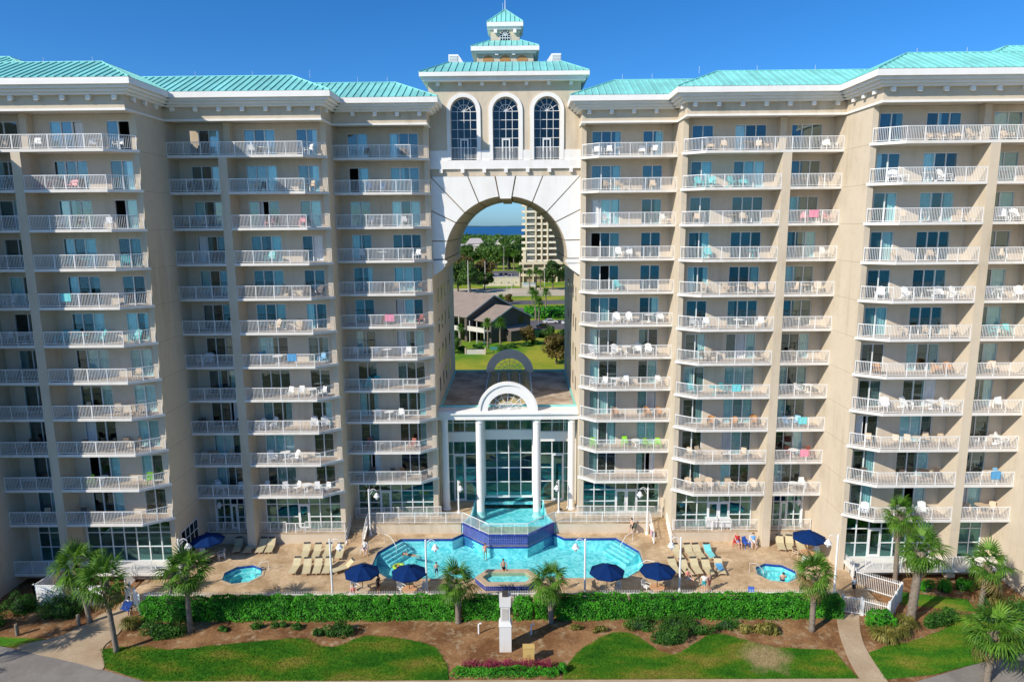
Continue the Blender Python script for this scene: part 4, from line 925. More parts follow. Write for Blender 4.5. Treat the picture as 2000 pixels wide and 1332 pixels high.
i_ = MB(); i_.box(-6.8, 6.8, 76, 76.1, 0.2, 10.8); i_.build('interior', simple('atrium_interior', (0.42, 0.46, 0.44), 0.8, 0.2, 0.5), at_)
i_ = MB(); i_.box(-6.8, 6.8, GY+1.0, 75.9, 0.2, 0.45); i_.build('indoor_basin', M['plaster'], at_); i_ = MB(); i_.poly([(-6.8, GY+1.0, 0.86), (6.8, GY+1.0, 0.86), (6.8, 75.9, 0.86), (-6.8, 75.9, 0.86)]); i_.build('indoor_water', M['water'], at_)
i_ = MB(); i_.box(-2.45, 2.45, GY+0.72, GY+0.8, 1.1, 1.29); i_.build('water_sill', M['frame'], at_)
# railings on the upper terrace
def free_rail(path, z, label, group='terrace railings', h=1.1, mesh_only=False):
    a = path[0]; root = MB(); rail_mesh(root, path, z, h); o = root.build('railing', M['rail'], None, at=((path[0][0]+path[-1][0])/2, (path[0][1]+path[-1][1])/2, z))
    return tag(o, label, 'railing', group)
free_rail([(-4.4, 61.6), (-1.82, 59.02), (1.82, 59.02), (4.4, 61.6)], 1.06, 'white railing round the front of the raised upper pool')
for sx in (-1, 1):
    nm = 'left' if sx < 0 else 'right'
    free_rail([(sx*13.45, 61.56), (sx*4.5, 61.56)], UZ+0.05, 'white railing on the retaining wall %s of the upper pool' % nm)
    free_rail([(sx*14.9, 62.75), (sx*6.6, 63.0)], UZ+0.05, 'white railing along the upper walkway %s of the atrium' % nm)
    free_rail([(sx*18.9, 59.68), (sx*15.25, 59.68)], UZ+0.05, 'white terrace railing %s of the pool, nearer the stairs' % nm)
    free_rail([(sx*28.0, 59.68), (sx*20.7, 59.68)], UZ+0.05, 'white terrace railing %s of the pool, beside the outer wall' % nm)
    g = empty('terrace_gate', (sx*19.8, 59.68, UZ+0.05), 'white double gate in the terrace railing on the %s' % nm, 'gate', 'terrace gates')
    for u in (0, 1):
        q = MB(); xa = sx*19.8+(-0.85 if u == 0 else 0.03); rail_mesh(q, [(xa, 59.66), (xa+0.82, 59.66)], 0.72, 1.3, 0.82); q.build('gate_leaf', M['rail'], g)

# ------------------------------------------------------------------ fences and gates by the lawn
def picket_fence(name, path, z, h, label, group=None, spiked=True, cat='fence'):
    mid = ((path[0][0]+path[-1][0])/2, (path[0][1]+path[-1][1])/2, z); root = empty(name, mid, label, cat, group)
    for a, b in zip(path[:-1], path[1:]):
        a = Vector(a); b = Vector(b); L = (b-a).length; d = (b-a)/L; n = max(1, round(L/2.2)); m_ = int(L/0.125)
        for i in range(n):
            p = a+d*(L*i/n); q = a+d*(L*(i+1)/n); pk = MB()
            pk.obox(tuple(p), tuple(q), 0.04, z+h-0.30, z+h-0.25); pk.obox(tuple(p), tuple(q), 0.04, z+0.12, z+0.17)
            k = max(2, int((q-p).length/0.125))
            for j in range(k):
                c = p+(q-p)*((j+0.5)/k); pk.box(c.x-0.013, c.x+0.013, c.y-0.013, c.y+0.013, z+0.02, z+h-0.04)
                pk.raw([(c.x-0.013, c.y-0.013, z+h-0.04), (c.x+0.013, c.y-0.013, z+h-0.04), (c.x+0.013, c.y+0.013, z+h-0.04), (c.x-0.013, c.y+0.013, z+h-0.04), (c.x, c.y, z+h+0.02)], [(0, 1, 4), (1, 2, 4), (2, 3, 4), (3, 0, 4)])
            pk.build('picket_panel', M['rail'], root, at=(p.x, p.y, z))
        for i in range(n+1):
            p = a+d*(L*i/n); po = MB(); po.box(p.x-0.04, p.x+0.04, p.y-0.04, p.y+0.04, z-0.25, z+h-0.22); po.build('post', M['rail'], root, at=(p.x, p.y, z))
    return root
picket_fence('picket_fence', [(-28.2, 48.8), (25.5, 48.8)], 0.0, 1.35, 'long white picket fence between pool deck and hedge')
picket_fence('picket_fence', [(28.75, 54.7), (28.85, 53.5), (28.4, 51.85), (30.9, 49.8)], -0.2, 1.6, 'white picket fence running back beside the right terrace', 'gate enclosure fences')
picket_fence('picket_fence', [(27.05, 47.8), (28.45, 46.95)], -0.25, 1.45, 'short white picket fence behind the clipped cube shrub', 'gate enclosure fences')
picket_fence('picket_fence', [(-31.3, 51.6), (-31.4, 53.3), (-29.6, 53.3)], -0.1, 1.5, 'white picket fence at the left end of the pool deck', 'gate enclosure fences')
def slat_gate(path, z, h, label):
    a, b = Vector(path[0]), Vector(path[1]); root = empty('gate', ((a.x+b.x)/2, (a.y+b.y)/2, z), label, 'gate', 'garden gates')
    g = MB(); L = (b-a).length; n = int(L/0.11)
    g.obox(tuple(a), tuple(b), 0.05, z+h-0.06, z+h); g.obox(tuple(a), tuple(b), 0.05, z+0.08, z+0.14)
    for i in range(1, n): p = a+(b-a)*(i/n); g.box(p.x-0.014, p.x+0.014, p.y-0.014, p.y+0.014, z+0.1, z+h-0.05)
    g.build('gate_leaf', M['rail'], root)
    for p in (a, b): q = MB(); q.box(p.x-0.06, p.x+0.06, p.y-0.06, p.y+0.06, z-0.1, z+h+0.15); q.build('gate_post', M['rail'], root)
slat_gate([(25.65, 48.2), (26.95, 47.85)], -0.25, 1.35, 'white gate at the top of the curving right path')
slat_gate([(-30.15, 50.3), (-29.85, 49.3)], -0.2, 1.4, 'white gate opening onto the left path')
def board_fence(path, z, h, label):
    root = empty('vinyl_fence', ((path[0][0]+path[-1][0])/2, (path[0][1]+path[-1][1])/2, z), label, 'fence', 'white vinyl fences')
    for a, b in zip(path[:-1], path[1:]):
        a = Vector(a); b = Vector(b); L = (b-a).length; d = (b-a)/L; n = max(1, round(L/2.4))
        for i in range(n):
            p = a+d*(L*i/n); q = a+d*(L*(i+1)/n); k = 9
            for j in range(k):
                s0 = p+(q-p)*(j/k)+d*0.01; s1 = p+(q-p)*((j+1)/k)-d*0.01; bd_ = MB(); bd_.obox(tuple(s0), tuple(s1), 0.03, z+0.06, z+h-0.08); bd_.build('board', M['rail'], root, at=(s0.x, s0.y, z))
            rl = MB(); rl.obox(tuple(p), tuple(q), 0.07, z+h-0.08, z+h); rl.obox(tuple(p), tuple(q), 0.07, z+h-0.42, z+h-0.36); rl.build('top_rail', M['rail'], root)
        for i in range(n+1):
            p = a+d*(L*i/n); po = MB(); po.box(p.x-0.065, p.x+0.065, p.y-0.065, p.y+0.065, z-0.1, z+h+0.05)
            po.raw([(p.x-0.08, p.y-0.08, z+h+0.05), (p.x+0.08, p.y-0.08, z+h+0.05), (p.x+0.08, p.y+0.08, z+h+0.05), (p.x-0.08, p.y+0.08, z+h+0.05), (p.x, p.y, z+h+0.13)], [(0, 1, 4), (1, 2, 4), (2, 3, 4), (3, 0, 4), (3, 2, 1, 0)]); po.build('post', M['rail'], root)
    return root
board_fence([(-36.9, 53.0), (-37.35, 49.65), (-31.7, 49.5)], -0.3, 1.8, 'white boarded fence behind the round shrub at far left')
board_fence([(-29.3, 49.4), (-28.35, 48.4)], -0.3, 1.6, 'short white boarded fence right of the left gate')
board_fence([(30.95, 49.7), (28.5, 46.9)], -0.3, 1.6, 'white boarded fence beside the thick palm trunk on the right')

# ------------------------------------------------------------------ lamps
def bell_lamp(mb, x, y, z):
    mb.lathe([(0.03, z+0.42), (0.05, z+0.36), (0.16, z+0.28), (0.20, z+0.14), (0.30, z+0.02), (0.29, z), (0.10, z-0.02), (0.13, z-0.10), (0.10, z-0.22), (0.02, z-0.30)], x, y, 12)
def post_lamp(x, y, z, h, ax, ay, label):
    root = empty('lamp_post', (x, y, z), label, 'lamp', 'white post lamps')
    p = MB(); p.lathe([(0.17, z), (0.17, z+0.12), (0.11, z+0.2), (0.085, z+0.35), (0.07, z+h-0.1), (0.08, z+h-0.05), (0.03, z+h)], x, y, 12); p.build('post', M['rail'], root)
    a = MB(); pts = [(x+ax*t*0.75, y+ay*t*0.75, z+h-0.35+0.34*math.sin(math.pi*t*0.85)) for t in [i/8 for i in range(9)]]
    a.tube(pts, 0.025, 6); a.tube([(x, y, z+h-0.75), (x+ax*0.4, y+ay*0.4, z+h-0.15)], 0.018, 5); a.build('arm', M['rail'], root)
    l = MB(); bell_lamp(l, x+ax*0.75, y+ay*0.75, z+h-0.78); l.build('lantern', M['chair_white'], root)
for x, y, h, ax, lb in ((-13.9, 50.2, 5.0, 1, 'white post lamp by the fence, left of the left umbrellas'), (-6.35, 50.2, 4.9, 1, 'white post lamp by the fence between umbrella and left palm'),
                        (6.2, 50.2, 4.9, -1, 'white post lamp by the fence right of the wading basin'), (13.7, 50.2, 5.0, -1, 'white post lamp in front of the right sunbeds'),
                        (26.0, 50.3, 5.1, -1, 'white post lamp at the right end of the fence'), (-26.4, 51.2, 4.6, 1, 'white post lamp beside the left palm and umbrella')):
    post_lamp(x, y, 0, h, ax, 0, lb)
for sx, nm in ((-1, 'left'), (1, 'right')):
    post_lamp(sx*13.2, 61.2, 0, 4.7, -sx*1, 0, 'white post lamp at the head of the %s pool stairs' % nm)
    post_lamp(sx*4.95, 63.9, UZ+0.05, 3.4, -sx*0.3, -0.5, 'white post lamp before the %s glass bay of the atrium' % nm)
    post_lamp(sx*27.4, 60.3, UZ+0.05, 3.3, -sx*0.6, -0.3, 'white lamp on the terrace beside the tall %s wall' % nm)

# ------------------------------------------------------------------ umbrellas, sunbeds, tables
def umbrella(x, y, label, rz, closed=False, mat='navy'):
    root = empty('parasol', (x, y, 0), label, 'parasol', None if closed else 'navy parasols', rz)
    p = MB(); p.lathe([(0.28, 0.0), (0.28, 0.06), (0.05, 0.09), (0.03, 0.2), (0.03, 2.75)], 0, 0, 10); link('pole', p.mesh('pole', M['darkmetal']), root)
    if closed:
        c = MB(); c.lathe([(0.05, 2.9), (0.12, 2.6), (0.16, 1.9), (0.12, 1.3), (0.05, 1.25)][::-1], 0, 0, 10); link('canopy', c.mesh('canopy', M[mat]), root); return
    n = 8; r_ = 1.42; z0, z1 = 2.12, 2.72; c = MB()
    for k in range(n):
        a0, a1 = 2*math.pi*k/n, 2*math.pi*(k+1)/n; am = (a0+a1)/2
        P = lambda a, t, sag=0: (r_*t*math.cos(a), r_*t*math.sin(a), z1+(z0-z1)*(t**1.15)-sag)
        c2 = math.cos(math.pi/n)
        for t0, t1 in ((0.06, 0.4), (0.4, 0.75), (0.75, 1.0)):
            m0 = (r_*t0*c2*0.985*math.cos(am), r_*t0*c2*0.985*math.sin(am), P(a0, t0)[2]-0.02*t0*2); m1 = (r_*t1*c2*0.985*math.cos(am), r_*t1*c2*0.985*math.sin(am), P(a0, t1)[2]-0.02*t1*2)
            c.poly([P(a0, t0), P(a0, t1), m1, m0]); c.poly([m0, m1, P(a1, t1), P(a1, t0)])
        e0, e1 = P(a0, 1), P(a1, 1); c.poly([e0, (e0[0], e0[1], e0[2]-0.12), (e1[0], e1[1], e1[2]-0.12), e1])
    link('canopy', c.mesh('canopy', M['navy']), root)
    for k in range(n):
        a = 2*math.pi*k/n; rb = MB(); rb.tube([(0.03*math.cos(a), 0.03*math.sin(a), z1-0.04), (r_*0.97*math.cos(a), r_*0.97*math.sin(a), z0-0.02)], 0.012, 4); rb.tube([(0.03*math.cos(a), 0.03*math.sin(a), 2.0), (r_*0.5*math.cos(a), r_*0.5*math.sin(a), 2.38)], 0.01, 4); link('rib', rb.mesh('rib', M['darkmetal']), root)
    v = MB(); v.lathe([(0.26, z1-0.02), (0.16, z1+0.05), (0.03, z1+0.12)], 0, 0, 8); link('vent_cap', v.mesh('vent_cap', M['navy']), root)
for x, y, lb in ((-11.5, 50.3, 'navy parasol by the pool, left one of the left pair'), (-7.75, 50.2, 'navy parasol by the pool, right one of the left pair'), (7.95, 50.2, 'navy parasol by the pool, left one of the right pair'), (11.95, 50.3, 'navy parasol by the pool, right one of the right pair'), (-26.4, 56.1, 'navy parasol half in shade at the far left wall'), (26.3, 56.0, 'navy parasol at far right beyond the right hot tub')):
    umbrella(x, y, lb, random.uniform(0, 0.8))
M['green_canvas'] = paint('green_canvas', (0.01, 0.10, 0.07))
umbrella(5.1, 64.6, 'closed green parasol before the right atrium door', 0, True, 'green_canvas')
for o in bpy.data.objects:
    if o.name.startswith('parasol') and 'closed' in o.get('label', ''): o.location.z = UZ+0.05
def table_mesh(r_=0.55, h=0.72):
    t = MB(); t.lathe([(0.22, 0), (0.22, 0.04), (0.04, 0.07), (0.04, h-0.05), (0.10, h-0.03)], 0, 0, 10); t.lathe([(r_, h-0.03), (r_+0.01, h-0.015), (r_, h)], 0, 0, 16); return t
def chair_mb(kind):
    c = MB()
    if kind == 'adirondack':
        for k in range(5): x = -0.24+k*0.12; c.raw([(x-.05, .18, .30), (x+.05, .18, .30), (x+.05, .55, 1.0-.03*abs(k-2)**1.5), (x-.05, .55, 1.0-.03*abs(k-2)**1.5), (x-.05, .21, .30), (x+.05, .21, .30), (x+.05, .58, 1.0-.03*abs(k-2)**1.5), (x-.05, .58, 1.0-.03*abs(k-2)**1.5)], [(0, 1, 2, 3), (7, 6, 5, 4), (0, 3, 7, 4), (1, 5, 6, 2), (3, 2, 6, 7)])
        c.raw([(-.28, -.35, .40), (.28, -.35, .40), (.28, .22, .30), (-.28, .22, .30), (-.28, -.35, .36), (.28, -.35, .36), (.28, .22, .26), (-.28, .22, .26)], [(0, 1, 2, 3), (7, 6, 5, 4), (0, 4, 5, 1), (1, 5, 6, 2), (3, 7, 4, 0)])
        for s in (-1, 1):
            c.box(s*.30, s*.42, -.40, .35, .56, .59); c.box(s*.29, s*.34, -.38, -.30, 0, .56); c.obox((s*.31, -.1), (s*.31, .6), .04, .18, .26, 0.0, .1)
            c.box(s*.29, s*.34, .25, .31, .1, .56)
    elif kind == 'barrel':
        n = 10; 
        for k in range(n):
            a0, a1 = math.pi*(-0.1+1.2*k/n), math.pi*(-0.1+1.2*(k+1)/n); h0 = .60+.28*max(0, math.sin(a0)); h1 = .60+.28*max(0, math.sin(a1))
            c.raw([(.33*math.cos(a0), .33*math.sin(a0), .1), (.33*math.cos(a1), .33*math.sin(a1), .1), (.36*math.cos(a1), .36*math.sin(a1)+.04, h1), (.36*math.cos(a0), .36*math.sin(a0)+.04, h0), (.29*math.cos(a0), .29*math.sin(a0), .1), (.29*math.cos(a1), .29*math.sin(a1), .1), (.30*math.cos(a1), .30*math.sin(a1)+.04, h1), (.30*math.cos(a0), .30*math.sin(a0)+.04, h0)], [(0, 1, 2, 3), (7, 6, 5, 4), (3, 2, 6, 7)])
        c.box(-.29, .29, -.32, .28, .34, .42)
        for x in (-.25, .25):
            for y in (-.28, .22): c.box(x-.03, x+.03, y-.03, y+.03, 0, .35)
    else:
        c.box(-.24, .24, -.24, .22, .40, .44)
        c.raw([(-.23, .20, .46), (.23, .20, .46), (.23, .34, .92), (-.23, .34, .92), (-.23, .23, .46), (.23, .23, .46), (.23, .37, .92), (-.23, .37, .92)], [(0, 1, 2, 3), (7, 6, 5, 4), (0, 3, 7, 4), (1, 5, 6, 2), (3, 2, 6, 7), (0, 4, 5, 1)])
        for s in (-1, 1):
            c.box(s*.25, s*.29, -.25, .30, .62, .65); c.box(s*.25, s*.29, -.25, -.20, 0, .62); c.box(s*.25, s*.29, .24, .29, 0, .62)
    return c
CHM = {}
def chair_mesh(kind, col):
    if (kind, col) not in CHM: CHM[kind, col] = chair_mb(kind).mesh(kind+'_chair', M['chair_'+col])
    return CHM[kind, col]
TBM = {}
def tbl(col, r_=0.45):
    if (col, r_) not in TBM: TBM[col, r_] = table_mesh(r_).mesh('table', M['chair_'+col])
    return TBM[col, r_]
CWORD = dict(white='white', tan='tan', brown='dark brown', teal='turquoise', pink='pink', wicker='honey wicker', lime='lime green', red='brick red', blue='sky blue')
KWORD = dict(adirondack='slatted lounge chair', barrel='rounded barrel chair', sling='patio chair')
# what stands on which balcony: (stack, floor index) -> (kind, colour, count, table)
FURN = {('second stack from left', 1): ('adirondack', 'pink', 2, True), ('second stack from left', 3): ('adirondack', 'teal', 2, True), ('second stack from left', 5): ('adirondack', 'teal', 4, True), ('second stack from left', 0): ('sling', 'white', 3, True),
        ('second stack from left', 2): ('sling', 'white', 2, True), ('second stack from left', 7): ('sling', 'tan', 3, True), ('second stack from left', 8): ('sling', 'brown', 4, True), ('second stack from left', 9): ('sling', 'lime', 2, True),
        ('second stack from left', 10): ('sling', 'brown', 1, False), ('fourth stack from left', 3): ('adirondack', 'teal', 1, False), ('fourth stack from left', 2): ('sling', 'pink', 2, False), ('fourth stack from left', 6): ('sling', 'blue', 2, True),
        ('fourth stack from left', 0): ('sling', 'white', 2, True), ('fourth stack from left', 10): ('sling', 'white', 5, True), ('third stack from left', 10): ('sling', 'white', 3, True),
        ('fifth stack from left', 1): ('sling', 'blue', 2, False), ('fifth stack from left', 2): ('sling', 'white', 2, True), ('fifth stack from left', 5): ('sling', 'red', 2, False), ('fifth stack from left', 7): ('adirondack', 'teal', 2, False), ('fifth stack from left', 9): ('sling', 'red', 2, True), ('fifth stack from left', 8): ('sling', 'white', 2, True),
        ('fifth stack from right', 0): ('sling', 'white', 4, True), ('fifth stack from right', 1): ('sling', 'tan', 3, True), ('fifth stack from right', 4): ('adirondack', 'teal', 1, False), ('fifth stack from right', 8): ('barrel', 'wicker', 3, False), ('fifth stack from right', 9): ('sling', 'lime', 4, True), ('fifth stack from right', 10): ('sling', 'tan', 0, False), ('fifth stack from right', 7): ('sling', 'white', 4, True),
        ('fourth stack from right', 1): ('adirondack', 'teal', 4, False), ('fourth stack from right', 3): ('adirondack', 'teal', 1, True), ('fourth stack from right', 8): ('barrel', 'wicker', 3, False), ('fourth stack from right', 0): ('sling', 'tan', 4, True), ('fourth stack from right', 7): ('sling', 'teal', 2, True), ('fourth stack from right', 9): ('sling', 'tan', 3, True), ('fourth stack from right', 10): ('adirondack', 'tan', 5, False), ('fourth stack from right', 6): ('sling', 'brown', 3, False),
        ('third stack from right', 2): ('sling', 'pink', 2, True), ('third stack from right', 8): ('sling', 'blue', 2, True), ('third stack from right', 9): ('sling', 'red', 2, True), ('third stack from right', 10): ('sling', 'white', 2, True),
        ('second stack from right', 1): ('adirondack', 'white', 3, True), ('second stack from right', 7): ('adirondack', 'white', 3, True), ('second stack from right', 8): ('sling', 'tan', 5, True), ('second stack from right', 6): ('barrel', 'wicker', 3, False), ('second stack from right', 9): ('sling', 'brown', 3, True), ('second stack from right', 10): ('adirondack', 'white', 2, True),
        ('rightmost stack', 5): ('sling', 'teal', 2, True), ('rightmost stack', 9): ('sling', 'blue', 2, True), ('rightmost stack', 10): ('sling', 'tan', 3, True)}
fr_ = random.Random(5)
nch = 0
for (sx, nm, xa, xb, yf, k, z, code) in COLUMNS:
    if (nm, k) in FURN: kind, colr, cnt, tb = FURN[nm, k]
    else:
        lite = sx > 0
        colr = fr_.choices(['white', 'tan', 'brown'], [5, 5, 2] if lite else [3, 2, 4])[0]; kind = fr_.choice(['sling', 'sling', 'adirondack'])
        cnt = fr_.choice([2, 2, 3, 4] if xb-xa > 4.5 else [1, 2, 2]); tb = fr_.random() < 0.6
    flo = 'top balcony' if k == 0 else ORD[k]+' balcony down'
    spots = sorted(fr_.sample([xa+(xb-xa)*(i+0.5)/7 for i in range(7)], min(7, cnt+(1 if tb else 0))), key=lambda v: v*sx)
    ti = len(spots)//2 if tb else -1; ci = 0
    for i, x in enumerate(spots):
        y = yf+fr_.uniform(0.7, 1.45)
        if i == ti:
            o = link('balcony_table', tbl('white' if colr not in ('tan', 'brown', 'teal') else colr), None, (sx*x, y, z+0.008)); tag(o, '%s round table, %s, %s' % (CWORD['white' if colr not in ('tan', 'brown', 'teal') else colr], flo, nm), 'table', 'balcony tables')
        else:
            o = link('balcony_chair', chair_mesh(kind, colr), None, (sx*x, y, z+0.008), (0, 0, fr_.uniform(-0.7, 0.7)))
            lb = '%s %s%s, %s, %s' % (CWORD[colr], KWORD[kind], '' if cnt == 1 else ' '+NTH[ci]+' from left', flo, nm); ci += 1; nch += 1
            tag(o, lb, 'chair', 'balcony chairs')
# beach towels hung over balcony rails
tw_r = random.Random(3); TW = {'blue': paint('blue_towel', (0.10, 0.35, 0.62)), 'pink': paint('pink_towel', (0.78, 0.30, 0.40)), 'aqua': paint('aqua_towel', (0.20, 0.66, 0.68)), 'red': paint('red_towel', (0.62, 0.07, 0.08))}
want = {('fourth stack from left', 6): 'blue', ('third stack from right', 8): 'aqua', ('third stack from right', 2): 'pink', ('rightmost stack', 9): 'blue', ('fourth stack from right', 7): 'aqua', ('fifth stack from left', 5): 'pink', ('second stack from left', 4): 'aqua', ('third stack from right', 9): 'pink'}
for (sx, nm, xa, xb, yf, k, z, code) in COLUMNS:
    if (nm, k) in want:
        c = want[nm, k]; x = xa+(xb-xa)*tw_r.uniform(0.4, 0.8); t = MB(); n = 8; y = yf+0.08
        for i in range(n):
            u0, u1 = x-0.4+0.8*i/n, x-0.4+0.8*(i+1)/n; w0, w1 = 0.015*math.sin(i*1.7), 0.015*math.sin((i+1)*1.7)
            t.poly([(sx*u0, y-0.045+w0, z+0.45), (sx*u1, y-0.045+w1, z+0.45), (sx*u1, y-0.035, z+1.085), (sx*u0, y-0.035, z+1.085)]); t.poly([(sx*u0, y-0.035, z+1.085), (sx*u1, y-0.035, z+1.085), (sx*u1, y+0.035, z+1.085), (sx*u0, y+0.035, z+1.085)]); t.poly([(sx*u0, y+0.035, z+1.085), (sx*u1, y+0.035, z+1.085), (sx*u1, y+0.05+w1, z+0.6), (sx*u0, y+0.05+w0, z+0.6)])
        o = t.build('beach_towel', TW[c], None, at=(sx*x, y, z+0.45)); tag(o, '%s beach towel hung on the railing, %s balcony down, %s' % (c, ORD[k], nm), 'towel', 'beach towels on railings')
# sunbeds
def sunbed_parts():
    f = MB()
    for s in (-1, 1): f.tube([(s*.33, -.95, .30), (s*.33, .35, .30)], .022, 6); f.tube([(s*.33, .35, .30), (s*.33, .98, .78)], .022, 6)
    f.tube([(-.33, -.95, .30), (.33, -.95, .30)], .022, 6); f.tube([(-.33, .98, .78), (.33, .98, .78)], .022, 6)
    fm = f.mesh('frame', M['chair_tan'])
    c = MB(); c.box(-.31, .31, -.93, .34, .305, .325)
    c.raw([(-.31, .345, .312), (.31, .345, .312), (.31, .96, .775), (-.31, .96, .775), (-.31, .345, .292), (.31, .345, .292), (.31, .96, .755), (-.31, .96, .755)], [(0, 1, 2, 3), (7, 6, 5, 4), (0, 3, 7, 4), (1, 5, 6, 2)]); cm = c.mesh('sling', M['tan_sling'])
    l = MB(); l.tube([(0, 0, 0), (0, 0, .30)], .02, 6); lm = l.mesh('leg', M['chair_tan'])
    h = MB(); h.raw([(-.30, .86, .715), (.30, .86, .715), (.30, .99, .815), (-.30, .99, .815), (-.30, .88, .68), (.30, .88, .68), (.30, 1.01, .78), (-.30, 1.01, .78)], [(0, 1, 2, 3), (7, 6, 5, 4), (0, 3, 7, 4), (1, 5, 6, 2), (3, 2, 6, 7), (0, 4, 5, 1)]); hm = h.mesh('head_rest', M['darkmetal'])
    return fm, cm, lm, hm
SB = sunbed_parts()
def sunbed(hx, hy, fx, fy, label):
    cx, cy = (hx+fx)/2, (hy+fy)/2; rz = math.atan2(-(hx-fx), hy-fy); root = empty('sunbed', (cx, cy, 0.004), label, 'sunbed', 'tan sunbeds on the pool deck', rz)
    link('frame', SB[0], root); link('sling', SB[1], root); link('head_rest', SB[3], root, (0, 0.02, 0.03))
    for x in (-.33, .33):
        for y in (-.85, .30): link('leg', SB[2], root, (x, y, 0))
    return root
Lb = [(-18.3, 55.4, -18.3, 53.6), (-17.4, 55.3, -17.05, 53.5), (-16.45, 55.35, -16.2, 53.55), (-15.55, 55.35, -15.4, 53.6)]
for i, (a, b, c, d) in enumerate(Lb): sunbed(a, b, c, d, 'tan sunbed %s from left in the near left row beside the lamp' % NTH[i])
Lb = [(-18.3, 58.1, -18.1, 56.3), (-17.25, 58.0, -17.1, 56.2), (-16.25, 58.0, -16.2, 56.2), (-15.2, 58.0, -15.0, 56.2)]
for i, (a, b, c, d) in enumerate(Lb): sunbed(a, b, c, d, 'tan sunbed %s from left in the far left row by the stairs' % NTH[i])
sunbed(-13.4, 55.0, -14.9, 53.9, 'single tan sunbed lying askew near the left parasols')
Lb = [(-25.0, 59.3, -24.6, 57.5), (-23.75, 59.2, -23.6, 57.4), (-22.65, 59.2, -22.5, 57.4), (-21.9, 59.2, -21.65, 57.4)]
for i, (a, b, c, d) in enumerate(Lb): sunbed(a, b, c, d, 'tan sunbed %s from left along the left terrace wall' % NTH[i])
Lb = [(14.1, 55.0, 14.4, 53.2), (15.0, 54.8, 15.3, 53.0), (16.0, 55.0, 16.1, 53.2), (16.95, 54.8, 17.05, 53.0), (18.1, 55.0, 18.0, 53.2)]
for i, (a, b, c, d) in enumerate(Lb): sunbed(a, b, c, d, 'tan sunbed %s from left in the near right row behind the lamp' % NTH[i])
Lb = [(15.0, 57.6, 15.2, 55.8), (16.1, 57.6, 16.35, 55.8), (16.85, 57.6, 17.1, 55.8), (17.85, 57.6, 18.0, 55.8)]
for i, (a, b, c, d) in enumerate(Lb): sunbed(a, b, c, d, 'tan sunbed %s from left in the far right row by the stairs' % NTH[i])
Lb = [(25.0, 59.2, 24.6, 57.4), (25.9, 59.2, 25.4, 57.4), (26.75, 59.1, 26.4, 57.4)]
for i, (a, b, c, d) in enumerate(Lb): sunbed(a, b, c, d, 'tan sunbed %s from left along the right terrace wall' % NTH[i])
def draped(x, y, rz, w_, l, zf, mat, label, name='towel'):
    n = 10; t = MB()
    for i in range(n):
        y0, y1 = -l/2+l*i/n, -l/2+l*(i+1)/n
        for j in range(3):
            x0, x1 = -w_/2+w_*j/3, -w_/2+w_*(j+1)/3; q = lambda u, v: (u, v, zf(v)+0.012*math.sin(v*13+u*9)); t.poly([q(x0, y0), q(x1, y0), q(x1, y1), q(x0, y1)])
    o = link(name, t.mesh(name, mat, smooth=True), None, (x, y, 0), (0, 0, rz)); return tag(o, label, 'towel')
bedz = lambda v: 0.36 if v < 0.34 else 0.36+(v-0.34)*0.76
draped(17.92, 56.7, 0.08, 0.62, 1.7, bedz, TW['aqua'], 'aqua towel spread over a sunbed in the far right row')
draped(18.05, 54.1, -0.05, 0.55, 1.0, bedz, TW['blue'], 'blue and white towel on the last sunbed of the near right row')
# tables and chairs under the parasols
M['chair_orange'] = paint('orange_tabletop', (0.62, 0.34, 0.18)); CWORD['orange'] = 'orange'
for i, (x, y, lb) in enumerate(((-11.5, 50.3, 'left parasol of the left pair'), (-7.75, 50.2, 'right parasol of the left pair'), (7.95, 50.2, 'left parasol of the right pair'), (11.95, 50.3, 'right parasol of the right pair'), (-26.4, 56.1, 'far left parasol'), (26.3, 56.0, 'far right parasol'))):
    o = link('patio_table', tbl('orange' if i % 2 else 'tan', 0.6), None, (x, y, 0.004)); tag(o, 'round %s table under the %s' % ('orange' if i % 2 else 'tan', lb), 'table', 'parasol tables')
    for j, a in enumerate((0.6, 2.4, 4.2)):
        o = link('patio_chair', chair_mesh('sling', 'white' if (i+j) % 3 else 'tan'), None, (x+1.0*math.cos(a), y+1.0*math.sin(a)*0.9, 0.004), (0, 0, a-math.pi/2)); tag(o, '%s chair %s under the %s' % ('white' if (i+j) % 3 else 'tan', ['back right', 'back left', 'in front'][j], lb), 'chair', 'parasol chairs')
# folding chairs of the group by the right terrace wall
for x, y, c, lb in ((20.9, 58.6, 'red', 'red folding chair by the right terrace gate'), (21.7, 58.4, 'blue', 'blue folding chair beside the red one at the right terrace'), (22.4, 58.6, 'white', 'pale folding chair right of the blue one at the terrace wall'), (19.2, 49.6, 'blue', 'blue folding chair behind the fence right of the right parasols'), (-13.0, 57.6, 'white', 'white chair by the left end of the pool steps')):
    M['chair_red'] = paint('scarlet_fabric', (0.55, 0.02, 0.03)) if c == 'red' else M['chair_red']
    me = chair_mb('sling').mesh('folding_chair', paint('scarlet_fabric', (0.55, 0.02, 0.03)) if c == 'red' else (paint('royal_fabric', (0.03, 0.12, 0.5)) if c == 'blue' else M['chair_white']))
    tag(link('folding_chair', me, None, (x, y, 0.004), (0, 0, random.uniform(-0.5, 0.5))), lb, 'chair', 'folding chairs')
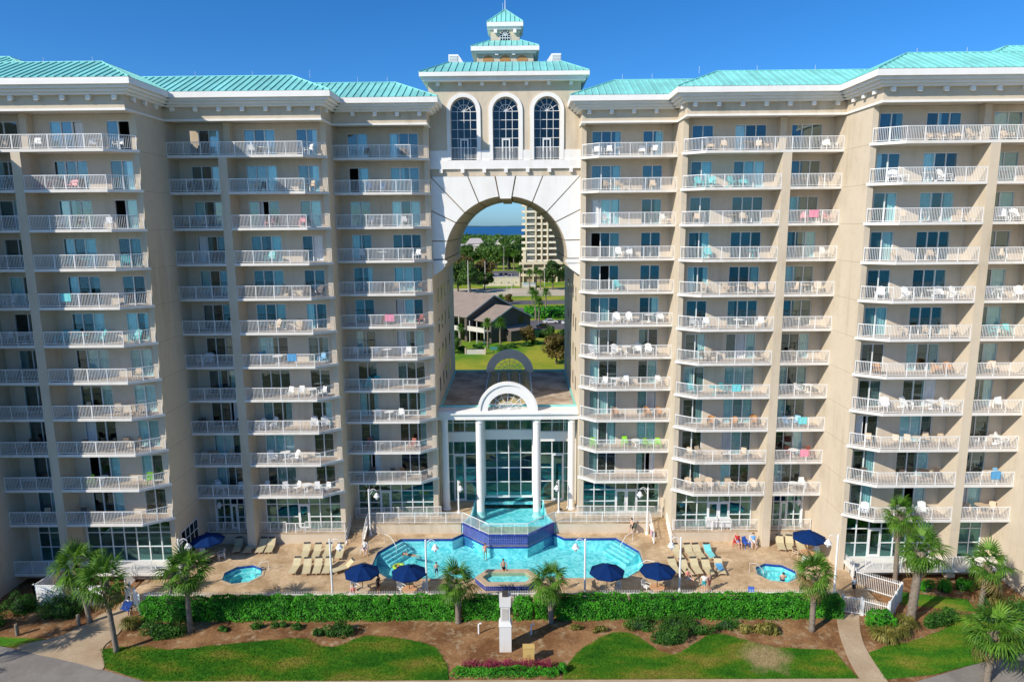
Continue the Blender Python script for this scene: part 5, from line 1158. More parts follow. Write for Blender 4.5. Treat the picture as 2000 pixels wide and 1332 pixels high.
# pool and spa handrails
def handrail(pts, label):
    h = MB(); h.tube(pts, 0.025, 8); o = h.build('handrail', M['rail'], None, at=pts[0]); tag(o, label, 'handrail', 'pool handrails')
handrail([(-11.6, 59.8, 0), (-11.6, 59.8, 0.85), (-10.9, 59.3, 0.75), (-10.3, 58.7, 0.1), (-10.3, 58.7, -0.6)], 'white handrail into the left corner steps of the pool')
handrail([(11.6, 59.8, 0), (11.6, 59.8, 0.85), (10.9, 59.3, 0.75), (10.3, 58.7, 0.1), (10.3, 58.7, -0.6)], 'white handrail into the right corner steps of the pool')
handrail([(12.5, 54.3, 0), (12.5, 54.3, 0.8), (11.9, 54.6, 0.8), (11.3, 54.9, 0.2), (11.3, 54.9, -0.7)], 'white handrail at the near right end of the pool')
handrail([(-20.6, 54.6, 0), (-20.6, 54.6, 0.85), (-21.2, 54.5, 0.8), (-21.7, 54.4, 0.1), (-21.7, 54.4, -0.5)], 'white handrail into the left hot tub')
handrail([(20.5, 53.9, 0), (20.5, 53.9, 0.85), (21.1, 53.9, 0.8), (21.7, 53.9, 0.1), (21.7, 53.9, -0.5)], 'white handrail into the right hot tub')
# pillar, utility box, bollards, stand pipes, flower bed
pl = empty('monument_pillar', (0, 43.9, -0.3), 'tall stepped white pillar standing in the mulch before the hedge', 'pillar')
def box_part(name, hx, hy, z0, z1, mat, parent=None, cx=0, cy=43.9): b = MB(); b.box(cx-hx, cx+hx, cy-hy, cy+hy, z0, z1); return b.build(name, mat, parent)
M['grey_white'] = stucco('pillar_paint', (0.72, 0.70, 0.66))
box_part('plinth', 0.42, 0.42, -0.3, 1.65, M['grey_white'], pl); box_part('shaft', 0.33, 0.33, 1.95, 3.1, M['grey_white'], pl); box_part('head', 0.40, 0.40, 3.102, 3.75, M['grey_white'], pl)
q = MB(); q.raw([(-.46, 43.44, 1.652), (.46, 43.44, 1.652), (.46, 44.36, 1.652), (-.46, 44.36, 1.652), (-.34, 43.56, 1.95), (.34, 43.56, 1.95), (.34, 44.24, 1.95), (-.34, 44.24, 1.95)], [(3, 2, 1, 0), (4, 5, 6, 7), (0, 1, 5, 4), (1, 2, 6, 5), (2, 3, 7, 6), (3, 0, 4, 7)]); q.build('shoulder', M['grey_white'], pl)
box_part('cap', 0.2, 0.2, 3.752, 4.05, M['darkmetal'], pl); box_part('recess_panel', 0.22, 0.01, 2.1, 2.95, M['concrete'], pl, 0, 43.56)
ub = empty('utility_box', (1.6, 42.4, -0.3), 'yellow utility box standing behind the flower bed', 'box')
box_part('body', 0.38, 0.22, -0.3, 0.82, paint('ochre_paint', (0.62, 0.42, 0.14)), ub, 1.6, 42.4); box_part('lid', 0.41, 0.25, 0.822, 0.90, paint('ochre_paint', (0.62, 0.42, 0.14)), ub, 1.6, 42.4); box_part('label_plate', 0.14, 0.004, 0.15, 0.4, paint('worn_plate', (0.5, 0.33, 0.12)), ub, 1.6, 42.174)
for x, y, lb in ((-2.0, 45.7, 'white stand pipe in the mulch left of the pillar'), (1.85, 45.6, 'white stand pipe in the mulch right of the pillar')):
    h = MB(); h.tube([(x, y, -0.3), (x, y, 0.45), (x+0.12, y, 0.55), (x+0.2, y, 0.5)], 0.06, 8); tag(h.build('stand_pipe', M['rail'], None, at=(x, y, -0.3)), lb, 'pipe', 'stand pipes')
for x, y, lb in ((-36.0, 45.7, 'grey wooden bollard nearest the left edge'), (-32.2, 46.9, 'grey wooden bollard beside the round shrub')):
    h = MB(); h.lathe([(0.13, -0.3), (0.13, 0.55), (0.10, 0.62), (0.04, 0.64)], x, y, 10); tag(h.build('bollard', M['trunk'], None, at=(x, y, -0.3)), lb, 'bollard', 'wooden bollards')
sg = MB(); sg.box(13.30, 13.36, 59.6, 60.2, 0.5, 1.0); o = sg.build('sign_board', paint('pink_board', (0.70, 0.42, 0.48)), None, at=(13.3, 59.9, 0.5)); tag(o, 'small pink board hung on the right stair railing', 'sign')
# white poolside carts on the right terrace
for i, x in enumerate((19.0, 20.2)):
    c = empty('service_cart', (x, 60.2, UZ+0.05), '%s white cart behind the right terrace railing' % ('left' if i == 0 else 'right'), 'cart', 'terrace carts')
    box_part('body', 0.5, 0.25, UZ+0.25, UZ+1.0, M['chair_white'], c, x, 60.2); box_part('top', 0.55, 0.3, UZ+1.002, UZ+1.06, M['frame'], c, x, 60.2)
    for u in (-.4, .4): h = MB(); h.lathe([(0.09, -0.03), (0.09, 0.03)], 0, 0, 10); put('wheel', h.mesh('wheel', M['darkmetal']), c, (x+u, 59.96, UZ+0.15), (math.pi/2, 0, 0))

# ------------------------------------------------------------------ palms
def frond_mesh(seed, dead=False, droop=0.5):
    rd = random.Random(seed); m_ = MB(); L = rd.uniform(0.75, 0.95)
    pts = []
    for i in range(6):
        t = i/5; pts.append(Vector((L*t, 0, 0.10*t-droop*0.35*t*t)))
    m_.tube(pts, [0.022, 0.02, 0.018, 0.015, 0.012, 0.01], 4)
    base = pts[-1]; n = 17; fr = 1.05
    for k in range(n):
        a = -2.0+4.0*k/(n-1); ln = fr*(1.0-0.28*abs(a)/2.0)*rd.uniform(0.88, 1.08)
        d = Vector((math.cos(a*0.8), math.sin(a*0.8), 0)); s_ = Vector((-d.y, d.x, 0)); wd = 0.045
        fold = 0.04 if k % 2 else -0.02
        p0 = base; p1 = base+d*ln*0.5+Vector((0, 0, 0.03+fold-droop*0.10-0.10*abs(math.sin(a*0.5)))); p2 = base+d*ln*0.82+Vector((0, 0, -droop*0.32-0.20*abs(math.sin(a*0.5)))); p3 = base+d*ln+Vector((0, 0, -droop*0.68-0.3*abs(math.sin(a*0.5))+rd.uniform(-.06, .03)))
        m_.raw([p0-s_*0.012, p0+s_*0.012, p1+s_*wd, p1-s_*wd], [(0, 1, 2, 3)]); m_.raw([p1-s_*wd, p1+s_*wd, p2+s_*wd*0.6, p2-s_*wd*0.6], [(0, 1, 2, 3)]); m_.raw([p2-s_*wd*0.6, p2+s_*wd*0.6, p3], [(0, 1, 2)])
    return m_.mesh('frond', M['deadfrond' if dead else 'frond'])
FR = [frond_mesh(i, droop=0.25+0.13*i) for i in range(6)]; FRD = [frond_mesh(20+i, True, 0.9) for i in range(2)]
def palm(x, y, z, tx, ty, tz, cr, label, seed, thick=0.2, boots=True, name='palm_tree', group='palms along the garden'):
    rd = random.Random(seed); root = empty(name, (x, y, z), label, 'palm tree', group)
    t = MB(); n = 14; pts = []; rad = []
    for i in range(n+1):
        u = i/n; e = u*u*(3-2*u)*0.35+u*0.65; pts.append((x+(tx-x)*e, y+(ty-y)*e, z-0.1+(tz-z+0.1)*u)); rad.append(thick*(1.25 if i == 0 else 1.0)*(1-0.18*u)*(1+0.05*((i % 2)*2-1))*(1.25 if boots and u > 0.72 else 1))
    t.tube(pts, rad, 10); link('trunk', t.mesh('trunk', M['trunk'], (x, y, z), smooth=True), root)
    if boots:
        b = MB()
        for k in range(46):
            u = rd.uniform(0.62, 1.02); e = u*u*(3-2*u)*0.35+u*0.65; c = Vector((x+(tx-x)*e, y+(ty-y)*e, z+(tz-z)*u)); a = rd.uniform(0, 6.28); d = Vector((math.cos(a), math.sin(a), 0)); s_ = Vector((-d.y, d.x, 0))*0.06
            p = c+d*thick*0.95; q = c+d*(thick*1.55)+Vector((0, 0, 0.28))
            b.raw([p-s_, p+s_, q+s_*0.5, q-s_*0.5, p-s_+d*0.06, p+s_+d*0.06, q+s_*0.5+d*0.03, q-s_*0.5+d*0.03], [(0, 3, 2, 1), (4, 5, 6, 7), (0, 4, 7, 3), (1, 2, 6, 5), (3, 7, 6, 2)])
        link('leaf_base', b.mesh('leaf_base', M['boot'], (x, y, z)), root)
    nf = rd.randint(24, 31); sc = cr/1.75
    for k in range(nf):
        u = (k+0.5)/nf; el = R(80)-R(125)*u**0.85; az = k*2.39996+rd.uniform(-.2, .2)
        me = FR[min(5, int(u*6))]
        if u > 0.90 or rd.random() < 0.03: me = rd.choice(FRD)
        o = link('frond', me, root, (tx-x, ty-y, tz-z+0.10-0.1*u), (rd.uniform(-.3, .3), -el, az), sc*rd.uniform(0.75, 1.18)); o.rotation_mode = 'XYZ'
    return root
for i, (x, y, tx, tz, cr, lb, th) in enumerate([
    (-27.5, 43.7, -27.8, 4.9, 1.9, 'palm with dark slim trunk standing at the lawn edge by the left path', 0.19), (-31.6, 47.3, -32.1, 4.2, 2.0, 'palm behind the round shrub and left path', 0.19),
    (-23.4, 46.1, -23.35, 4.4, 1.9, 'palm rising from the left hedge beside the left hot tub', 0.2), (-3.62, 47.1, -3.65, 2.9, 1.65, 'palm left of the white pillar, before the wading basin', 0.22),
    (3.36, 47.1, 3.3, 3.1, 1.7, 'palm right of the white pillar, before the wading basin', 0.22), (22.4, 45.9, 22.35, 4.1, 1.65, 'palm in the mulch before the right hot tub', 0.21),
    (30.4, 47.3, 30.7, 5.2, 2.1, 'thick palm with rough boots beside the right gate enclosure', 0.34), (32.1, 52.6, 32.0, 5.6, 1.7, 'tall palm standing against the right terrace railing', 0.2),
    (36.7, 48.9, 36.9, 3.2, 1.9, 'palm below the rightmost terrace, above the small lawn', 0.2), (31.3, 40.2, 31.4, 3.2, 2.1, 'palm at the edge of the bottom right road', 0.21)]):
    palm(x, y, -0.3, tx, y, tz, cr, lb, 40+i, th)
palm(-39.5, 40.2, -0.3, -39.3, 40.2, 5.5, 1.9, 'palm left of the frame whose shadow crosses the road', 90, 0.2)
palm(-41.5, 43.6, -0.3, -41.3, 43.6, 5.8, 1.9, 'second palm left of the frame whose shadow crosses the path', 91, 0.2)

# ------------------------------------------------------------------ hedges and shrubs
def hedge(x0, x1, y0, y1, z0, z1, label, cat='hedge', name='clipped_hedge', mat='hedge', dens=260, size=0.075, group='clipped hedges', rough=0.08):
    cx, cy_ = (x0+x1)/2, (y0+y1)/2; root = empty(name, (cx, cy_, z0), label, cat, group)
    hx, hy, hz = (x1-x0)/2, (y1-y0)/2, (z1-z0)
    b = MB(); r_ = 0.26; b.box(-hx+r_, hx-r_, -hy+r_, hy-r_, 0.0, hz-r_); link('core', b.mesh('core', M['hull']), root)
    C = []; N = []
    faces = [((-1, 0), hy*2*hz, 'x'), ((1, 0), hy*2*hz, 'x'), ((0, -1), hx*2*hz, 'y'), ((0, 1), hx*2*hz, 'y'), ('top', hx*hy*4, 'z')]
    for f, area, ax in faces:
        n = int(area*dens)
        if n == 0: continue
        u = rng.uniform(-1, 1, n); v = rng.uniform(-1, 1, n); w_ = rng.uniform(0, 1, n)
        if ax == 'x': c = np.stack([np.full(n, f[0]*hx), u*hy, w_*hz], 1); nn = np.tile([f[0], 0, 0.35], (n, 1))
        elif ax == 'y': c = np.stack([u*hx, np.full(n, f[1]*hy), w_*hz], 1); nn = np.tile([0, f[1], 0.35], (n, 1))
        else: c = np.stack([u*hx, v*hy, np.full(n, hz)], 1); nn = np.tile([0, 0, 1.0], (n, 1))
        C.append(c); N.append(nn)
    C = np.concatenate(C); N = np.concatenate(N)
    # billow the clipped faces, round the edges
    bil = 0.07*np.sin((C[:, 0]+cx)*0.9+2)*np.sin((C[:, 0]+cx)*0.31)+0.09*np.sin((C[:, 0]+cx)*2.1)*np.sin((C[:, 0]+cx)*0.83+C[:, 2]*2.2)+0.06*np.sin((C[:, 0]+cx)*5.1+C[:, 1]*4+C[:, 2]*5)
    C = C+N*bil[:, None]+rng.normal(0, rough, C.shape)*0.5
    sp = rng.random(len(C)) < 0.03; C[sp] += N[sp]*rng.uniform(0.05, 0.22, sp.sum())[:, None]
    rx = np.clip((np.abs(C[:, 0])-(hx-0.35))/0.35, 0, 1); rz = np.clip((C[:, 2]-(hz-0.35))/0.35, 0, 1); ry = np.clip((np.abs(C[:, 1])-(hy-0.35))/0.35, 0, 1)
    C[:, 2] -= 0.16*np.maximum(rx, ry)*rz; C[:, 1] -= np.sign(C[:, 1])*0.14*rz*ry; C[:, 0] -= np.sign(C[:, 0])*0.14*rz*rx
    v, q = leaf_quads(C, N, size, 0.75); link('leaf_mass', np_mesh('leaf_mass', v, q, M[mat]), root); return root
hz0 = -0.3
for x0, x1, dz, lb in ((-27.8, -22.9, -.05, 'clipped hedge at the left end, behind the dark palm trunk'), (-22.8, -16.4, .05, 'clipped hedge in front of the left sunbeds'), (-16.3, -8.9, 0, 'clipped hedge in front of the left parasols'), (-8.8, -3.95, .05, 'clipped hedge ending at the left central palm'), (-3.2, -0.55, 0, 'short clipped hedge just left of the white pillar'),
                       (0.65, 1.95, -.1, 'small rounded hedge just right of the white pillar'), (2.2, 3.05, 0.05, 'narrow hedge left of the right central palm'), (3.75, 9.3, 0.05, 'clipped hedge in front of the right pair of parasols'), (9.45, 16.5, 0.08, 'clipped hedge in front of the right sunbeds'), (16.55, 25.4, 0.05, 'clipped hedge in front of the right hot tub')):
    hedge(x0, x1, 47.35, 48.5, hz0, 1.35+dz, lb)
hedge(26.8, 28.3, 45.5, 46.7, hz0, 1.0, 'clipped cube shrub at the right path gate', 'shrub', 'cube_shrub', group=None)
def blob_shrub(x, y, rx, ry, rz, label, mat='shrub', size=0.07, n=2600, cat='shrub', z=-0.3, name='round_shrub', group='garden shrubs', core=True):
    root = empty(name, (x, y, z), label, cat, group)
    nl = 9; lob = np.stack([rng.uniform(-.55, .55, nl), rng.uniform(-.5, .5, nl), rng.uniform(.15, .62, nl)], 1); lr = rng.uniform(.30, .52, nl)
    wh = rng.integers(0, nl, n); d = rng.normal(0, 1, (n, 3)); d /= np.linalg.norm(d, axis=1)[:, None]
    C = (lob[wh]+d*(lr[wh]*rng.uniform(0.5, 1.08, n)**0.5)[:, None])*np.array([rx, ry, rz])
    sp = rng.random(n) < 0.04; C[sp] *= rng.uniform(1.05, 1.28, sp.sum())[:, None]; C[:, 2] = np.maximum(C[:, 2], 0.02)
    v, q = leaf_quads(C, d, size, 0.6); link('leaf_mass', np_mesh('leaf_mass', v, q, M[mat]), root)
    if core:
        b = MB(); b.lathe([(rx*0.35, 0.0), (rx*0.5, rz*0.2), (rx*0.45, rz*0.4), (rx*0.25, rz*0.55), (0.05, rz*0.6)], 0, 0, 10); link('core', b.mesh('core', M['hull']), root, (0, 0, 0), (0, 0, 0), (1, ry/rx, 1))
    st = MB()
    for k in range(5): a = k*1.26; st.tube([(0, 0, 0), (0.4*rx*math.cos(a), 0.4*ry*math.sin(a), 0.55*rz)], [0.03, 0.012], 5)
    link('stem', st.mesh('stem', M['bark']), root); return root
blob_shrub(-34.3, 48.4, 2.2, 1.4, 2.0, 'large dark round shrub before the white boarded fence', n=5200)
blob_shrub(-25.3, 45.7, 1.8, 1.0, 1.4, 'round clipped shrub at the corner of the left lawn', n=4600)
blob_shrub(-12.3, 45.75, 1.35, 0.75, 1.15, 'leafy shrub in the notch of the left lawn')
blob_shrub(-13.7, 45.5, 0.5, 0.35, 0.6, 'small shrub left of the leafy notch shrub', n=900)
blob_shrub(11.8, 44.7, 1.7, 1.0, 1.2, 'large leafy shrub in the notch of the middle lawn', n=4200)
blob_shrub(14.0, 45.7, 1.2, 0.7, 0.85, 'small leafy shrub right of the notch shrub', n=1600)
blob_shrub(9.9, 46.3, 1.2, 0.7, 1.0, 'shrub growing at the hedge foot behind the notch shrub', n=1800)
blob_shrub(12.5, 46.4, 1.9, 0.8, 1.15, 'sprawling shrub against the right hedge', n=2200)
blob_shrub(16.2, 46.3, 1.3, 0.6, 0.75, 'low shrub before the right hedge', n=1200)
blob_shrub(19.0, 45.7, 1.0, 0.6, 0.85, 'yellow-green grassy shrub before the right hedge', 'drygrass', 0.11, 1500, core=False)
blob_shrub(17.5, 45.8, 0.6, 0.4, 0.5, 'dry tuft left of the yellow-green grassy shrub', 'drygrass', 0.1, 900, core=False)
for i, (x, y, lb) in enumerate(((-21.0, 46.2, 'small green tuft in mulch, leftmost of the left bed'), (-18.6, 46.5, 'small green tuft in mulch, second in the left bed'), (-17.0, 46.7, 'bushy green tuft in the left bed below the hedge'), (-15.6, 46.4, 'small green tuft in mulch, right of the bushy tuft'), (5.2, 46.2, 'small dry tuft right of the right central palm'), (6.9, 45.9, 'small dry tuft in the middle of the right bed'), (9.0, 46.4, 'small tuft left of the notch shrub'))):
    blob_shrub(x, y, 0.45+0.1*(i % 3), 0.35, 0.4+0.1*(i % 2), lb, 'shrub' if i < 4 else 'drygrass', 0.07, 700, core=False)
for i, (x, y, rx, lb) in enumerate(((33.9, 51.3, .75, 'round shrub below the right terrace, nearest the tall palm'), (35.4, 51.3, .7, 'round shrub below the right terrace, second from left'), (37.0, 51.5, .75, 'round shrub below the right terrace, third from left'), (38.6, 51.4, .7, 'round shrub below the right terrace, rightmost'))):
    blob_shrub(x, y, rx, .65, 1.0, lb, 'hedge', n=1800)
blob_shrub(31.8, 46.6, 1.1, 0.8, 1.3, 'dark leafy shrub right of the thick palm', n=2600)
blob_shrub(33.2, 47.2, 0.9, 0.7, 1.0, 'dark shrub above the right lawn', n=2000)
blob_shrub(36.2, 46.9, 1.0, 0.7, 1.2, 'dark shrub at the foot of the rightmost palm', n=2000)
blob_shrub(39.0, 47.5, 1.6, 1.2, 1.7, 'big shrub at the right edge', n=3000)
blob_shrub(-39.0, 46.8, 1.8, 1.2, 1.5, 'dark shrub at the left edge', n=2600)
blob_shrub(-38.0, 48.8, 1.4, 1.0, 1.7, 'dark shrub behind the left edge shrub, by the wall', n=2600)
blob_shrub(-35.6, 40.9, 1.2, 0.8, 1.0, 'dark shrub in the bottom left corner', n=2000)
blob_shrub(35.2, 40.6, 1.2, 0.9, 1.1, 'dark shrub in the bottom right corner', n=2000)
def grass_clump(x, y, r_, h, label, n=340):
    root = empty('grass_clump', (x, y, -0.3), label, 'ornamental grass', 'ornamental grass clumps'); m_ = MB(); rd = random.Random(int(x*10))
    for k in range(n):
        a = rd.uniform(0, 6.28); b0 = rd.uniform(0, 0.25*r_); sp = rd.uniform(0.3, 1)*r_; hh = h*rd.uniform(0.7, 1.05); c, s = math.cos(a), math.sin(a); px, py = -s*0.015, c*0.015
        p = [(b0*c, b0*s, 0), ((b0+sp*0.45)*c, (b0+sp*0.45)*s, hh*0.75), ((b0+sp*0.85)*c, (b0+sp*0.85)*s, hh*0.85), ((b0+sp*1.15)*c, (b0+sp*1.15)*s, hh*0.5)]
        for q0, q1 in zip(p[:-1], p[1:]): m_.raw([(q0[0]-px, q0[1]-py, q0[2]), (q0[0]+px, q0[1]+py, q0[2]), (q1[0]+px, q1[1]+py, q1[2]), (q1[0]-px, q1[1]-py, q1[2])], [(0, 1, 2, 3)])
    o = link('blade', m_.mesh('blade', M['drygrass']), root); o['kind'] = 'stuff'; return root
for x, y, r_, lb in ((27.1, 44.7, 1.0, 'golden grass clump right of the curving path'), (28.3, 45.3, 0.9, 'golden grass clump below the cube shrub'), (29.4, 46.2, 0.8, 'golden grass clump at the thick palm foot'), (-28.1, 46.5, 0.7, 'golden grass clump by the left gate'), (38.0, 49.4, 0.9, 'golden grass clump at the right edge'), (36.8, 41.8, 0.8, 'golden grass clump near the bottom right palm')):
    grass_clump(x, y, r_, 0.9, lb)
# flower bed: low clipped box hedge with red flowers behind
hedge(-3.4, 3.6, 40.75, 41.3, -0.3, 0.28, 'low clipped hedge of the central flower bed', 'hedge', 'flower_bed_hedge', 'hedge', 320, 0.06, None, 0.1)
fb = empty('flower_row', (0, 41.5, -0.3), 'row of dark red flowers behind the low central hedge', 'flowers')
n = 2400; C = np.stack([rng.uniform(-2.9, 3.1, n), rng.normal(0, 0.16, n), rng.uniform(0.25, 0.72, n)], 1); C[:, 2] += 0.08*np.sin(C[:, 0]*5)
v, q = leaf_quads(C, np.tile([0, -0.3, 1.0], (n, 1)), 0.06, 0.8); o = link('blossom', np_mesh('blossom', v, q, M['flower']), fb); o['kind'] = 'stuff'
n = 1500; C = np.stack([rng.uniform(-2.9, 3.1, n), rng.normal(0, 0.18, n), rng.uniform(0.02, 0.4, n)], 1); v, q = leaf_quads(C, np.tile([0, -0.3, 1.0], (n, 1)), 0.07, 0.8); o = link('leaf_mass', np_mesh('leaf_mass', v, q, M['shrub']), fb)
blob_shrub(3.75, 41.3, 0.45, 0.4, 0.75, 'small round shrub at the right end of the flower bed', 'hedge', n=900)

# ------------------------------------------------------------------ people
SK = [paint('skin_light', (0.62, 0.38, 0.27), 0.5), paint('skin_tan', (0.45, 0.25, 0.16), 0.5), paint('skin_dark', (0.20, 0.11, 0.07), 0.5)]
HR = [paint('hair_brown', (0.06, 0.035, 0.02), 0.6), paint('hair_blond', (0.40, 0.27, 0.12), 0.6), paint('hair_black', (0.012, 0.010, 0.010), 0.5)]
def skeleton(pose):
    """joint positions in a frame where the person faces -Y; z = 0 is the ground"""
    J = dict(pelvis=(0, 0, .95), waist=(0, .01, 1.08), chest=(0, 0, 1.30), neck=(0, .01, 1.47), head=(0, -.01, 1.60), crown=(0, .0, 1.70), nose=(0, -.105, 1.59))
    for s, n in ((-1, 'r'), (1, 'l')):
        J['hip'+n] = (s*.10, 0, .92); J['knee'+n] = (s*.11, -.01, .50); J['ank'+n] = (s*.11, .02, .09); J['toe'+n] = (s*.13, -.16, .03)
        J['sh'+n] = (s*.19, 0, 1.40); J['elb'+n] = (s*.25, .03, 1.13); J['wr'+n] = (s*.27, -.04, .89)
    def up(d): J.update(d)
    if pose == 'walk': up(dict(kneer=(-.11, -.18, .52), ankr=(-.11, -.16, .10), toer=(-.12, -.33, .06), kneel=(.11, .06, .50), ankl=(.11, .28, .14), toel=(.12, .14, .04), elbr=(-.26, .10, 1.14), wrr=(-.27, .05, .92), elbl=(.26, -.05, 1.12), wrl=(.25, -.22, .97)))
    if pose == 'carry': up(dict(elbl=(.30, -.02, 1.15), wrl=(.24, -.24, 1.05), elbr=(-.30, .04, 1.14), wrr=(-.22, -.20, 1.02), kneer=(-.11, -.12, .51), ankr=(-.12, -.08, .09), toer=(-.13, -.26, .03)))
    if pose == 'sit':
        for k in ('pelvis', 'waist', 'chest', 'neck', 'head', 'crown', 'nose', 'shr', 'shl', 'elbr', 'elbl', 'wrr', 'wrl', 'hipr', 'hipl'):
            x, y, z = J[k]; J[k] = (x, y+.12*(z-.95)/.5+.05, z-.45)
        for s, n in ((-1, 'r'), (1, 'l')): up({'knee'+n: (s*.13, -.40, .52), 'ank'+n: (s*.14, -.45, .10), 'toe'+n: (s*.15, -.62, .04), 'elb'+n: (s*.27, -.02, .72), 'wr'+n: (s*.17, -.28, .62)})
    if pose in ('recline', 'float', 'swim'):
        def lie(p): x, y, z = p; return (x, -(0.95-z)*1.0 if pose != 'swim' else -(0.95-z), .12+y*-1)
        for k in list(J): J[k] = lie(J[k])
        if pose == 'recline':
            for k in ('waist', 'chest', 'neck', 'head', 'crown', 'nose', 'shr', 'shl', 'elbr', 'elbl', 'wrr', 'wrl'):
                x, y, z = J[k]; J[k] = (x, y*.80, z+max(0, y)*.65)
        else:
            for s, n in ((-1, 'r'), (1, 'l')): up({'elb'+n: (s*.42, .55, .14), 'wr'+n: (s*.60, .72 if n == 'l' else .40, .10), 'toe'+n: (s*.12, -1.08, .06)})
    return J
BONES = [('pelvis', 'waist'), ('waist', 'chest'), ('chest', 'neck'), ('neck', 'head'), ('head', 'crown'), ('head', 'nose')]
for n_ in 'rl': BONES += [('pelvis', 'hip'+n_), ('hip'+n_, 'knee'+n_), ('knee'+n_, 'ank'+n_), ('ank'+n_, 'toe'+n_), ('chest', 'sh'+n_), ('sh'+n_, 'elb'+n_), ('elb'+n_, 'wr'+n_)]
RAD = dict(pelvis=.13, waist=.115, chest=.135, neck=.055, head=.092, crown=.07, nose=.016, hip=.085, knee=.056, ank=.038, toe=.032, sh=.062, elb=.042, wr=.028)
def person(x, y, z, rz, pose, label, top=None, bottom=None, skin=0, hair=0, long_hair=False, scale=1.0, dress=False):
    J = skeleton(pose); bones = list(BONES); names = list(J)
    for s, n in ((-1, 'r'), (1, 'l')):                              # palm and five fingers
        w_ = Vector(J['wr'+n]); e = Vector(J['elb'+n]); d = (w_-e).normalized(); side = d.cross(Vector((0, 1, 0)) if abs(d.y) < .8 else Vector((1, 0, 0))).normalized()
        J['palm'+n] = tuple(w_+d*.075); bones.append(('wr'+n, 'palm'+n))
        for k in range(4):
            off = side*((k-1.5)*.021); J['f%d%s' % (k, n)] = tuple(w_+d*(.105+.012*(k in (1, 2)))+off); J['g%d%s' % (k, n)] = tuple(w_+d*(.15+.02*(k in (1, 2)))+off*1.1+Vector((0, -.02, -.01)))
            bones += [('palm'+n, 'f%d%s' % (k, n)), ('f%d%s' % (k, n), 'g%d%s' % (k, n))]
        J['th'+n] = tuple(w_+d*.05+side*.05); bones.append(('palm'+n, 'th'+n))
    names = list(J); idx = {k: i for i, k in enumerate(names)}
    me = bpy.data.meshes.new('skel'); me.from_pydata([J[k] for k in names], [(idx[a], idx[b]) for a, b in bones], []); ob = bpy.data.objects.new('skel', me); COL.objects.link(ob)
    md = ob.modifiers.new('s', 'SKIN'); 
    sv = me.skin_vertices[0].data if me.skin_vertices else None
    if sv is None:
        bm_ = bmesh.new(); bm_.from_mesh(me); bm_.verts.layers.skin.verify(); bm_.to_mesh(me); bm_.free(); sv = me.skin_vertices[0].data
    for k in names:
        key = k if k in RAD else k[:-1]
        r_ = RAD.get(key, .024 if k.startswith('palm') else .0095); rr_ = (r_*1.15, r_*.82) if key in ('pelvis', 'waist', 'chest') else (r_, r_)
        sv[idx[k]].radius = rr_; sv[idx[k]].use_root = (k == 'pelvis')
    sb_ = ob.modifiers.new('d', 'SUBSURF'); sb_.levels = 1; sb_.render_levels = 1
    dg = bpy.context.evaluated_depsgraph_get(); em = bpy.data.meshes.new_from_object(ob.evaluated_get(dg)); em.name = 'person'
    bpy.data.objects.remove(ob); bpy.data.meshes.remove(me)
    em.materials.clear(); em.materials.append(SK[skin]); em.materials.append(top or SK[skin]); em.materials.append(bottom or SK[skin])
    P = {k: Vector(v) for k, v in J.items()}; mi = []
    def dist(p, a, b):
        ab = b-a; t = max(0, min(1, (p-a).dot(ab)/max(1e-9, ab.length_squared))); return (p-(a+ab*t)).length, t
    for po in em.polygons:
        c = po.center; best = min(((dist(c, P[a], P[b]), a, b) for a, b in bones), key=lambda e: e[0][0]); (dd, t), a, b = best; m_ = 0
        if (a, b) in (('waist', 'chest'), ('chest', 'neck')) or (a == 'chest' and b.startswith('sh')): m_ = 1
        if a.startswith('sh') and b.startswith('elb') and t < .45: m_ = 1
        if a == 'pelvis' or (a.startswith('hip') and t < .5): m_ = 2
        if dress and (a, b) == ('pelvis', 'waist'): m_ = 1
        mi.append(m_)
    em.polygons.foreach_set('material_index', mi); em.polygons.foreach_set('use_smooth', [True]*len(mi)); em.update()
    o = link('person', em, None, (x, y, z), (0, 0, rz), scale); tag(o, label, 'person', 'people by the pool')
    hd = Vector(J['head']); cr = Vector(J['crown']); ax = (cr-hd).normalized(); fwd = (Vector(J['nose'])-hd); fwd = (fwd-ax*fwd.dot(ax)).normalized(); sd_ = ax.cross(fwd)
    h = MB(); nU, nV = 10, 6; vs = []
    for i in range(nV+1):
        ph = (math.pi*(0.62 if not long_hair else 0.80))*i/nV
        for k in range(nU):
            th = 2*math.pi*k/nU; d = ax*math.cos(ph)+(fwd*math.cos(th)+sd_*math.sin(th))*math.sin(ph)
            fr2 = d.dot(fwd); rad_ = .112 if fr2 < .35 else .098
            p = hd+ax*.035+d*rad_-(fwd*.012)
            if long_hair and ph > 1.7 and fr2 < .2: p -= ax*.10*(ph-1.7)
            if fr2 > .45 and ph > .9: p = hd+ax*.05+d*.085
            vs.append(tuple(p))
    fs_ = [(i*nU+k, i*nU+(k+1) % nU, (i+1)*nU+(k+1) % nU, (i+1)*nU+k) for i in range(nV) for k in range(nU)]
    h.raw(vs, fs_); link('hair', h.mesh('hair', HR[hair], smooth=True), o)
    return o
cl = lambda n, c: paint('cloth_'+n, c, 0.8)
navy_t, red_t, black_t, teal_t, white_t, coral_t, blue_t = cl('navy', (.02, .03, .12)), cl('red', (.5, .03, .03)), cl('black', (.015, .015, .018)), cl('teal', (.03, .38, .42)), cl('white', (.75, .75, .72)), cl('coral', (.75, .28, .22)), cl('blue', (.12, .32, .62))
person(11.7, 61.0, 0.004, -1.2, 'walk', 'man in black trunks walking past the right pool corner', None, black_t, 0, 2)
person(15.75, 50.6, 0.004, 2.8, 'stand', 'person in white top behind the fence right of the right parasols', white_t, teal_t, 0, 0)
